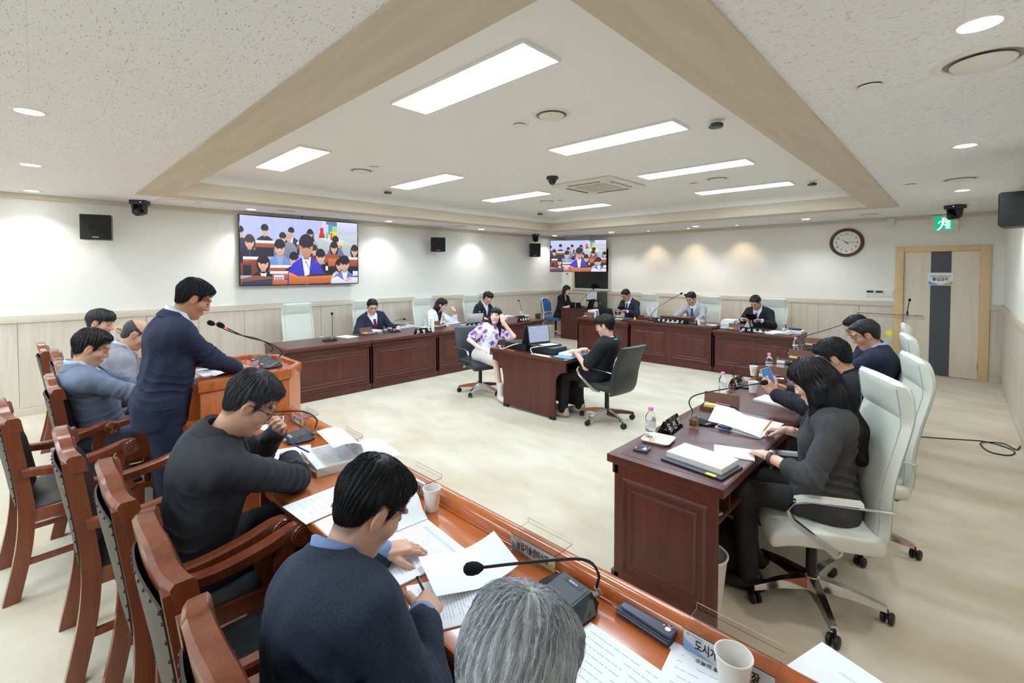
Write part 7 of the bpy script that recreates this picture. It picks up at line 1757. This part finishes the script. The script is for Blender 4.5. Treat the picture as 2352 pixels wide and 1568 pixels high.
person('woman in floral blouse and white skirt touching her ear at the centre desk', (-4.86, 4.44), (-4.77, 4.60, 1.09), face=(1, -.45), look=(.62, -.95), pitch=-8, sex='f', h=.007, hh=.004, top=(230, 226, 240), top_mat=floral, bow=True, sleeve=.36, skirt=(236, 234, 232), hair='black', style='long', skin=(244, 206, 192), lips=(.9, .32, .36), shoes=(230, 230, 228), socks=(236, 236, 236),
       legs=([(-4.46, 4.30, .53), (-4.44, 4.44, .53)], [(-4.36, 4.30, .09), (-4.38, 4.46, .09)]),
       arms=(tt((-4.58, 4.56, 1.02), (-.25, .05, 1), (-.9, .2, 0), [.5, .6, .7, .8, .3], (.8, .5, -1)), tt((-4.66, 4.18, .70), (.9, .3, -.3), (0, 0, -1), .3, (-.3, -1, -.6))), group='stenographers at the centre desk')
tp_ = person('typist in black short-sleeved shirt at the centre desk', (-2.98, 4.55), (-2.885, 4.52, 1.115), face=(-1, -.08), look=(-1, -.3), pitch=16, h=.007, hh=.004, top=(24, 27, 34), sleeve=.40, vopen=.12, trousers=(26, 26, 30), hair='dark', style='fringe', vol=1.2, glasses=(150, 148, 146), skin=(232, 188, 166), strands=2500, shoes=(196, 176, 156),
       legs=([(-3.38, 4.42, .5), (-3.38, 4.64, .5)], [(-3.36, 4.36, .09), (-3.3, 4.62, .09)]),
       arms=(tt((-3.18, 4.36, .80), (-1, .15, -.12), DN, .45, (.2, -.4, -1)), tt((-3.2, 4.56, .80), (-1, .0, -.12), DN, .45, (.2, .4, -1))), group='stenographers at the centre desk')
o = MB().tube([Vector(tp_['wT']((.075 * math.sin(a), -.01 - .075 * math.cos(a), tp_['L'] + .012 + .012 * math.cos(a)))) for a in np.linspace(-1.6, 1.6, 9)], .006, 6, flat=(1.4, .5)).build('lanyard', paint('mint_cord', (140, 226, 196)), tp_['root'], smooth=True); o.location = -tp_['off']
# back row, facing -y
person('operator woman in black short-sleeved jacket in the far corner', (-7.62, 9.68), (-7.36, 9.68, 1.23), face=(1, 0), look=(1, -.15), pitch=14, sex='f', h=.009, hh=.005, top=(22, 23, 28), sleeve=.44, vopen=.4, hair='brown', style='bob', skin=(234, 196, 176), arms=(tt((-7.2, 9.72, .83), (1, -.2, -.1), DN, .6), tt((-7.15, 9.58, .83), (1, .2, -.1), DN, .6)))
striped = bpy.data.materials.new('striped_tie'); striped.use_nodes = True; st_ = NT(striped); sc_ = st_.n('ShaderNodeTexCoord'); sw_ = st_.n('ShaderNodeTexWave', i_Scale=14.0); sm_ = st_.n('ShaderNodeMapping'); sm_.inputs['Rotation'].default_value = (0, .8, 0); st_.l(sc_.outputs['Object'], sm_.inputs[0]); st_.l(sm_.outputs[0], sw_.inputs['Vector'])
sr_ = st_.n('ShaderNodeValToRGB'); st_.l(sw_.outputs['Fac'], sr_.inputs[0]); sr_.color_ramp.elements[0].position = .75; sr_.color_ramp.elements[1].position = .9; sr_.color_ramp.elements[0].color = (*lin(44, 46, 92), 1); sr_.color_ramp.elements[1].color = (*lin(170, 174, 200), 1); st_.l(sr_.outputs[0], st_.N['Principled BSDF'].inputs['Base Color'])
HX = lambda px, y: aty(px, 690, y).x
def backman(label, px, py, y, **k):
    c = aty(px, py, y); hx = c.x
    face = k.pop('face', (-.12, -1))
    return person(label, (hx + .03 + k.pop('dx', 0), y + .26), (c.x, y, c.z), face=face, h=.009, hh=.005, **k)
m1 = backman('man with dark tie and glasses reading his phone left of the chairman', 1438, 678, 9.12, look=(-.3, -1), pitch=34, jacket=(36, 42, 60), shirt=(238, 240, 244), tie=(44, 56, 84), hair='black', style='short', glasses=(80, 70, 66), skin=(206, 156, 130), badge=True,
             arms=(tt((-5.10, 8.86, .86), (-.8, -.4, .3), (0, -.3, -1), .8), tt((-5.36, 8.86, .86), (.8, -.4, .3), (0, -.3, -1), .8)))
m2 = backman('chairman in light grey suit with purple tie at the back desk', 1588, 686, 9.16, look=(-.35, -1), pitch=28, jacket=(176, 174, 180), shirt=(244, 245, 250), tie=(84, 54, 150), hair='black', style='side', vol=1.3, skin=(214, 164, 140), pin=True,
             arms=(tt((-3.56, 8.78, .80), (-.4, -.9, 0), DN, .6), tt((-4.05, 8.8, .80), (.4, -.9, 0), DN, .6)))
m3 = backman('man in black suit with striped tie reading a folding phone right of the chairman', 1736, 695, 9.12, look=(-.25, -1), pitch=36, jacket=(28, 30, 38), shirt=(228, 230, 240), tie=striped, hair='black', style='spiky', vol=.9, skin=(206, 158, 130), badge=True, fat=1.1,
             arms=(tt((-2.45, 8.86, .86), (-.8, -.4, .25), (0, -.3, -1), .8), tt((-2.78, 8.86, .86), (.8, -.4, .25), (0, -.3, -1), .8)))
# right row, facing -x
person('woman with long black hair and grey blazer at the nearest right-row desk', (-0.47, 2.88), (-0.548, 2.90, 1.15), face=(-.95, -.25), look=(-1, .15), pitch=30, sex='f', h=.006, hh=.004, jacket=(62, 62, 64), shirt=(40, 40, 44), collar=False, hair='black', style='long', strands=7000, watch=(0, (96, 72, 66)), skin=(236, 192, 168), sleeve=.72, lapels=False, vopen=.3, trousers=(40, 40, 42), size=1.0, shoulder=1.08,
       arms=(tt((-0.70, 2.66, .775), (-.7, .55, -.1), DN, .25, (.4, -1, -.7)), tt((-0.72, 3.12, .79), (-.9, -.1, -.15), (.3, -.3, -1), [.55, .65, .8, .85, .5], (.2, .8, -.8))))
mm = person('man in black jacket holding up a phone, second in the right row', (-0.43, 3.76), (-0.60, 3.83, 1.14), face=(-1, -.2), look=(-1, -.12), pitch=32, h=.007, hh=.004, jacket=(28, 32, 42), shirt=(24, 26, 32), hair='dark', style='short', vol=1.2, strands=4000, skin=(214, 164, 134), fat=1.12, lapels=False, vopen=.3, hunch=.4,
       arms=(tt((-.93, 3.70, .855), (-.6, -.15, .75), (-.3, .9, .2), [.6, .7, .8, .9, .5], (.2, -1, -.8)), tt((-0.92, 3.95, .84), (-.8, -.3, .3), (0, -.6, -.6), .6, (.2, .8, -.8))))
person('man with glasses in navy jacket, third in the right row', (-0.48, 4.96), (-0.562, 5.02, 1.185), face=(-1, -.15), look=(-1, -.25), pitch=26, h=.008, hh=.0042, jacket=(30, 36, 60), shirt=(176, 196, 234), hair='dark', style='short', vol=.6, glasses=(60, 58, 60), skin=(206, 154, 124), fat=1.1, hunch=.4,
       arms=(tt((-.95, 4.8, .77), (-1, .3, -.1), DN, .4), tt((-.95, 5.2, .77), (-1, -.3, -.1), DN, .4)))
person('man with messy black hair bending forward, farthest in the right row', (-0.56, 5.95), (-0.745, 5.98, 1.14), face=(-1, -.1), look=(-1, -.35), pitch=28, h=.009, hh=.0045, jacket=(28, 34, 56), shirt=(60, 70, 110), hair='black', style='spiky', vol=1.3, glasses=(60, 58, 60), skin=(206, 158, 134), lapels=False, strands=2500,
       arms=(tt((-1.05, 5.8, .77), (-1, .3, -.1), DN, .4), tt((-1.05, 6.2, .77), (-1, -.3, -.1), DN, .4)))
# held things
def slab(name, label, cat, c, up, nrm, w, hh_, th, m, face_m=None):
    R3 = rot_from(up, nrm); t = thing(name, label, cat, c); Mx = Matrix(R3.T.tolist())
    a = MB().box((-w / 2, -th / 2, -hh_ / 2), (w / 2, th / 2, hh_ / 2), R=Mx, bev=0).build('phone_body', m, t)
    if face_m: MB().box((-w / 2 + .004, th / 2, -hh_ / 2 + .004), (w / 2 - .004, th / 2 + .0006, hh_ / 2 - .004), R=Mx).build('screen', face_m, t)
    return t
slab('phone', 'phone with blue screen held up by the man in the black jacket', 'phone', (-.985, 3.73, .955), (-.35, 0, 1), (.8, -.75, .3), .076, .155, .009, mat('phone_pale', lin(190, 192, 204), .3), mat('phone_screen', lin(30, 70, 120), .2, emit=lin(60, 110, 160), estr=.8))
slab('phone', 'dark phone held by the man left of the chairman', 'phone', (-5.23, 8.83, .92), (0, -.5, 1), (0, 1, .5), .14, .1, .009, glossblack)
slab('folding_phone', 'black folding phone held open by the man in the black suit', 'phone', (-2.62, 8.82, .925), (0, -.5, 1), (0, 1, .5), .17, .11, .012, glossblack)
def pen(label, a, b, m):
    o = MB().tube([a, Vector(a).lerp(Vector(b), .9), b], [.0045, .0045, .001], 8).build('pen', m, smooth=True); return tag(o, label, 'pen')
pen('dark pen in the writing hand of the man in the speckled jacket', (-1.06, .72, .90), (-1.12, .80, .765), glossblack)
pen('blue pen in the hand of the man with glasses and charcoal suit', (-2.46, .90, .86), (-2.41, .98, .80), paint('pen_blue', (40, 70, 190), .3))
pen('orange pen in the hand of the long-haired woman', (-0.79, 3.09, .845), (-0.83, 3.05, .775), paint('pen_orange', (236, 160, 40), .4))
# ------------------------------------------------------------------ television sets
def tv_material():
    m = bpy.data.materials.new('tv_picture'); m.use_nodes = True; t = NT(m); b = t.N['Principled BSDF']
    b.inputs['Base Color'].default_value = (.01, .01, .012, 1); b.inputs['Roughness'].default_value = .25
    at = t.n('ShaderNodeAttribute', attribute_name='tint'); t.l(at.outputs['Color'], b.inputs['Emission Color']); b.inputs['Emission Strength'].default_value = 1.0
    return m
def tv_picture(W_, H_):
    """flat picture: coloured shapes on the panel, u right 0..1, v down 0..1"""
    vs = []; fs = []; cols = []; layer = [0]
    def poly(pts, rgb):
        layer[0] += 1; o = len(vs); y = -0.0004 - layer[0] * 0.000012
        v0 = min(q[1] for q in pts); v1 = max(q[1] for q in pts) + 1e-6
        for u, v in pts: vs.append(((min(1, max(0, u)) - .5) * W_, y, (.5 - min(1, max(0, v))) * H_)); cols.append((*[q * (1.12 - .38 * (v - v0) / (v1 - v0)) * (1.06 - .12 * u) for q in lin(*rgb)], 1))  # shading put into the picture's colours: each shape darkens downwards
        fs.append(tuple(range(o, o + len(pts))))
    def ell(u, v, a, b, rgb, a0=0, a1=360, n=18): poly([(u + a * math.cos(math.radians(a0 + (a1 - a0) * i / n)), v - b * math.sin(math.radians(a0 + (a1 - a0) * i / n))) for i in range(n + (0 if a1 - a0 >= 360 else 1))], rgb)
    def rect(u0, v0, u1, v1, rgb): poly([(u0, v0), (u1, v0), (u1, v1), (u0, v1)], rgb)
    rect(0, 0, 1, 1, (176, 182, 222)); rect(.66, 0, .8, .45, (196, 204, 226))
    for u in (.08, .25, .4, .54): rect(u, 0, u + .002, .5, (156, 162, 206))
    rect(0, .2, .66, .203, (156, 162, 206)); rect(.8, 0, 1, .22, (206, 210, 238)); rect(.72, .05, .8, .28, (80, 150, 190)); rect(.755, .08, .8, .24, (150, 210, 130)); rect(.70, .0, .8, .05, (110, 130, 160))
    poly([(.6, .22), (1, .19), (1, .62), (.6, .5)], (186, 196, 200)); poly([(.62, .26), (.8, .26), (.98, .36), (.8, .4)], (206, 214, 214))
    rect(.645, .11, .675, .26, (214, 36, 40)); poly([(.63, .27), (.69, .27), (.68, .2), (.64, .2)], (206, 30, 34)); rect(.70, .18, .715, .28, (90, 200, 80)); rect(.735, .16, .8, .3, (240, 200, 40)); rect(.74, .18, .755, .3, (200, 80, 50)); rect(.8, .3, .86, .42, (224, 214, 190)); rect(.82, .38, .85, .44, (196, 150, 60))
    def desk(u0, v0, u1, v1, top=(238, 236, 244)):
        rect(u0, v0, u1, v1, (170, 84, 48)); rect(u0, v0 - .03, u1, v0 + .01, top)
    def fig(u, v, s, jacket, hair=(34, 30, 36), shirt=None, skin=(226, 182, 160), hairlong=False, tie=None, w=1.0, glasses=False, tilt=0.0):
        hw = s * .10 * w
        poly([(u - hw * 1.25, v + s * .62), (u - hw * 1.2, v + s * .30), (u - hw * .9, v + s * .20), (u - hw * .35, v + s * .13), (u + hw * .35, v + s * .13), (u + hw * .9, v + s * .20), (u + hw * 1.2, v + s * .30), (u + hw * 1.25, v + s * .62)], jacket)
        if shirt: poly([(u - hw * .3, v + s * .12), (u + hw * .3, v + s * .12), (u + hw * .12, v + s * .45), (u - hw * .05, v + s * .45)], shirt)
        if tie: poly([(u - hw * .06, v + s * .16), (u + hw * .06, v + s * .16), (u + hw * .08, v + s * .4), (u, v + s * .42)], tie)
        if hairlong: ell(u, v + s * .02, hw * .60, s * .16, hair)
        rect(u - hw * .2, v + s * .06, u + hw * .2, v + s * .15, tuple(int(c * .86) for c in skin))
        ell(u, v, hw * .44, s * .125, skin)
        ell(u, v - s * .035, hw * .49, s * .115, hair, 0, 180); ell(u + tilt, v - s * .04, hw * .49, s * .05, hair, 180, 360)
        for k in (-1, 1): rect(u + k * hw * .2 - hw * .1, v + s * .008, u + k * hw * .2 + hw * .1, v + s * .02, (60, 44, 44))
        rect(u - hw * .1, v + s * .07, u + hw * .1, v + s * .08, (196, 120, 112))
    fig(.185, .20, .62, (34, 36, 52), glasses=True); fig(.0, .24, .6, (46, 50, 80)); desk(.11, .38, .27, .45); fig(.395, .21, .55, (40, 48, 84), shirt=(220, 224, 240)); fig(.375, .29, .55, (132, 138, 158), (200, 170, 160)); fig(.325, .30, .6, (120, 130, 150), shirt=(160, 164, 180)); desk(.44, .38, .6, .46)
    fig(.555, .22, .55, (170, 160, 176), hairlong=True); fig(.785, .32, .65, (96, 108, 156)); fig(.565, .34, .55, (60, 62, 84)); fig(.07, .38, .75, (36, 34, 42), (60, 46, 42), hairlong=True, tie=(44, 60, 190)); fig(.77, .42, .7, (30, 34, 56), hairlong=True, tie=(40, 60, 180)); fig(.97, .46, .7, (30, 34, 50), hairlong=True)
    desk(.02, .62, .16, .72); fig(.30, .45, .9, (112, 140, 200), shirt=(150, 160, 200)); desk(.14, .74, .4, .84); fig(.59, .47, .6, (90, 60, 60), (70, 44, 44), hairlong=True); desk(.66, .56, .82, .66, (160, 80, 50)); desk(.86, .6, 1.0, .72)
    fig(.415, .62, .8, (34, 38, 56)); fig(.645, .57, .85, (28, 30, 38), glasses=True, w=1.05); rect(.69, .72, .712, .79, (236, 236, 240)); rect(.715, .6, .9, .72, (196, 110, 60)); fig(.82, .7, .7, (196, 190, 180), hairlong=True)
    poly([(0, .68), (.12, .64), (.2, .68), (.2, .86), (0, .86)], (120, 64, 44)); rect(.02, .71, .08, .86, (34, 36, 44)); fig(.17, .68, .85, (34, 36, 46), shirt=(226, 230, 246), hairlong=True, w=1.05)
    rect(.24, .83, .40, .92, (190, 100, 50)); rect(.22, .80, .38, .84, (230, 230, 240)); poly([(.0, .91), (.11, .86), (.245, .885), (.245, 1), (0, 1)], (140, 82, 54)); poly([(.01, .95), (.235, .91), (.235, 1), (.01, 1)], (50, 60, 96)); rect(.252, .86, .33, .96, (214, 216, 240)); rect(.245, .93, .37, 1, (196, 108, 56))
    fig(.52, .42, 1.32, (58, 54, 190), (34, 32, 44), shirt=(238, 238, 250), w=.98, skin=(206, 154, 122))
    poly([(.37, .83), (.44, .9), (.74, .88), (.75, .99), (.37, 1)], (206, 112, 54)); poly([(.37, .82), (.385, .82), (.45, .88), (.74, .86), (.74, .895), (.45, .92), (.37, .855)], (226, 136, 72)); poly([(.5, .885), (.55, .85), (.72, .84), (.73, .87)], (44, 50, 72))
    for a, b in (((.515, .66), (.575, .86)), ((.6, .66), (.69, .85))): poly([(a[0] - .002, a[1]), (a[0] + .003, a[1]), (b[0] + .003, b[1]), (b[0] - .003, b[1])], (60, 64, 90)); ell(a[0], a[1], .007, .012, (210, 40, 100))
    fig(.87, .68, .95, (96, 122, 196), shirt=(226, 232, 250), w=1.05); poly([(.74, .93), (.8, .88), (.86, .95), (.86, 1), (.74, 1)], (230, 230, 246)); poly([(.83, 1), (.86, .95), (.92, .9), (1, .91), (1, 1)], (224, 226, 248)); poly([(.87, .96), (.92, .9), (.95, .92), (.9, .97)], (230, 184, 164)); rect(.95, .8, 1, .88, (230, 232, 244))
    me = bpy.data.meshes.new('picture'); me.from_pydata(vs, [], fs); me.update()
    at = me.color_attributes.new('tint', 'FLOAT_COLOR', 'POINT'); at.data.foreach_set('color', np.array(cols, dtype=np.float32).ravel())
    return me
TVM = tv_material()
def television(label, c, rz, W_, H_, hang=False):
    """screen faces local -y"""
    t = thing('television', label, 'television', c, rz, 'wall televisions showing the meeting')
    b = 0.012
    bx('back_case', (-W_ / 2 - b, 0.0, -H_ / 2 - b), (W_ / 2 + b, 0.035, H_ / 2 + b), blackplastic, t, bev=.004)
    MB().box((-W_ / 2 - b, -.006, H_ / 2), (W_ / 2 + b, 0, H_ / 2 + b)).box((-W_ / 2 - b, -.006, -H_ / 2 - b), (W_ / 2 + b, 0, -H_ / 2)).box((-W_ / 2 - b, -.006, -H_ / 2), (-W_ / 2, 0, H_ / 2)).box((W_ / 2, -.006, -H_ / 2), (W_ / 2 + b, 0, H_ / 2)).build('bezel', glossblack, t)
    me = tv_picture(W_, H_); me.materials.append(TVM); s = link('screen', me, t)
    text('회계과장', .035 * W_, mat('tv_text', (0, 0, 0), .5, emit=lin(40, 44, 90), estr=1), s, ((.29 - .5) * W_, -.0035, (.5 - .915) * H_), RX, .02, fit=.06 * W_)
    bx('wall_mount', (-.2, .035, -.2), (.2, .1, .2), blackplastic, t)
    if hang:
        for x in (-.3, .3): MB().tube([(x, .06, 0), (x, .06, ZC - c[2])], .016, 8).build('ceiling_pole', satin, t, smooth=True)
    else: MB().tube(bez([(-.02, .05, H_ / 2), (0, .04, H_ / 2 + .05), (.02, .06, H_ / 2 + .06)], 8), .006, 6).build('cable', blackplastic, t, smooth=True)
    return t
television('big flat television on the left wall showing the speaker', (XL + .10, 3.17, 2.06), math.pi / 2, 1.93, 1.085)
television('smaller flat television hung across the far corner', (-7.11, 9.83, 2.12), math.radians(32), 1.44, 0.81, hang=True)
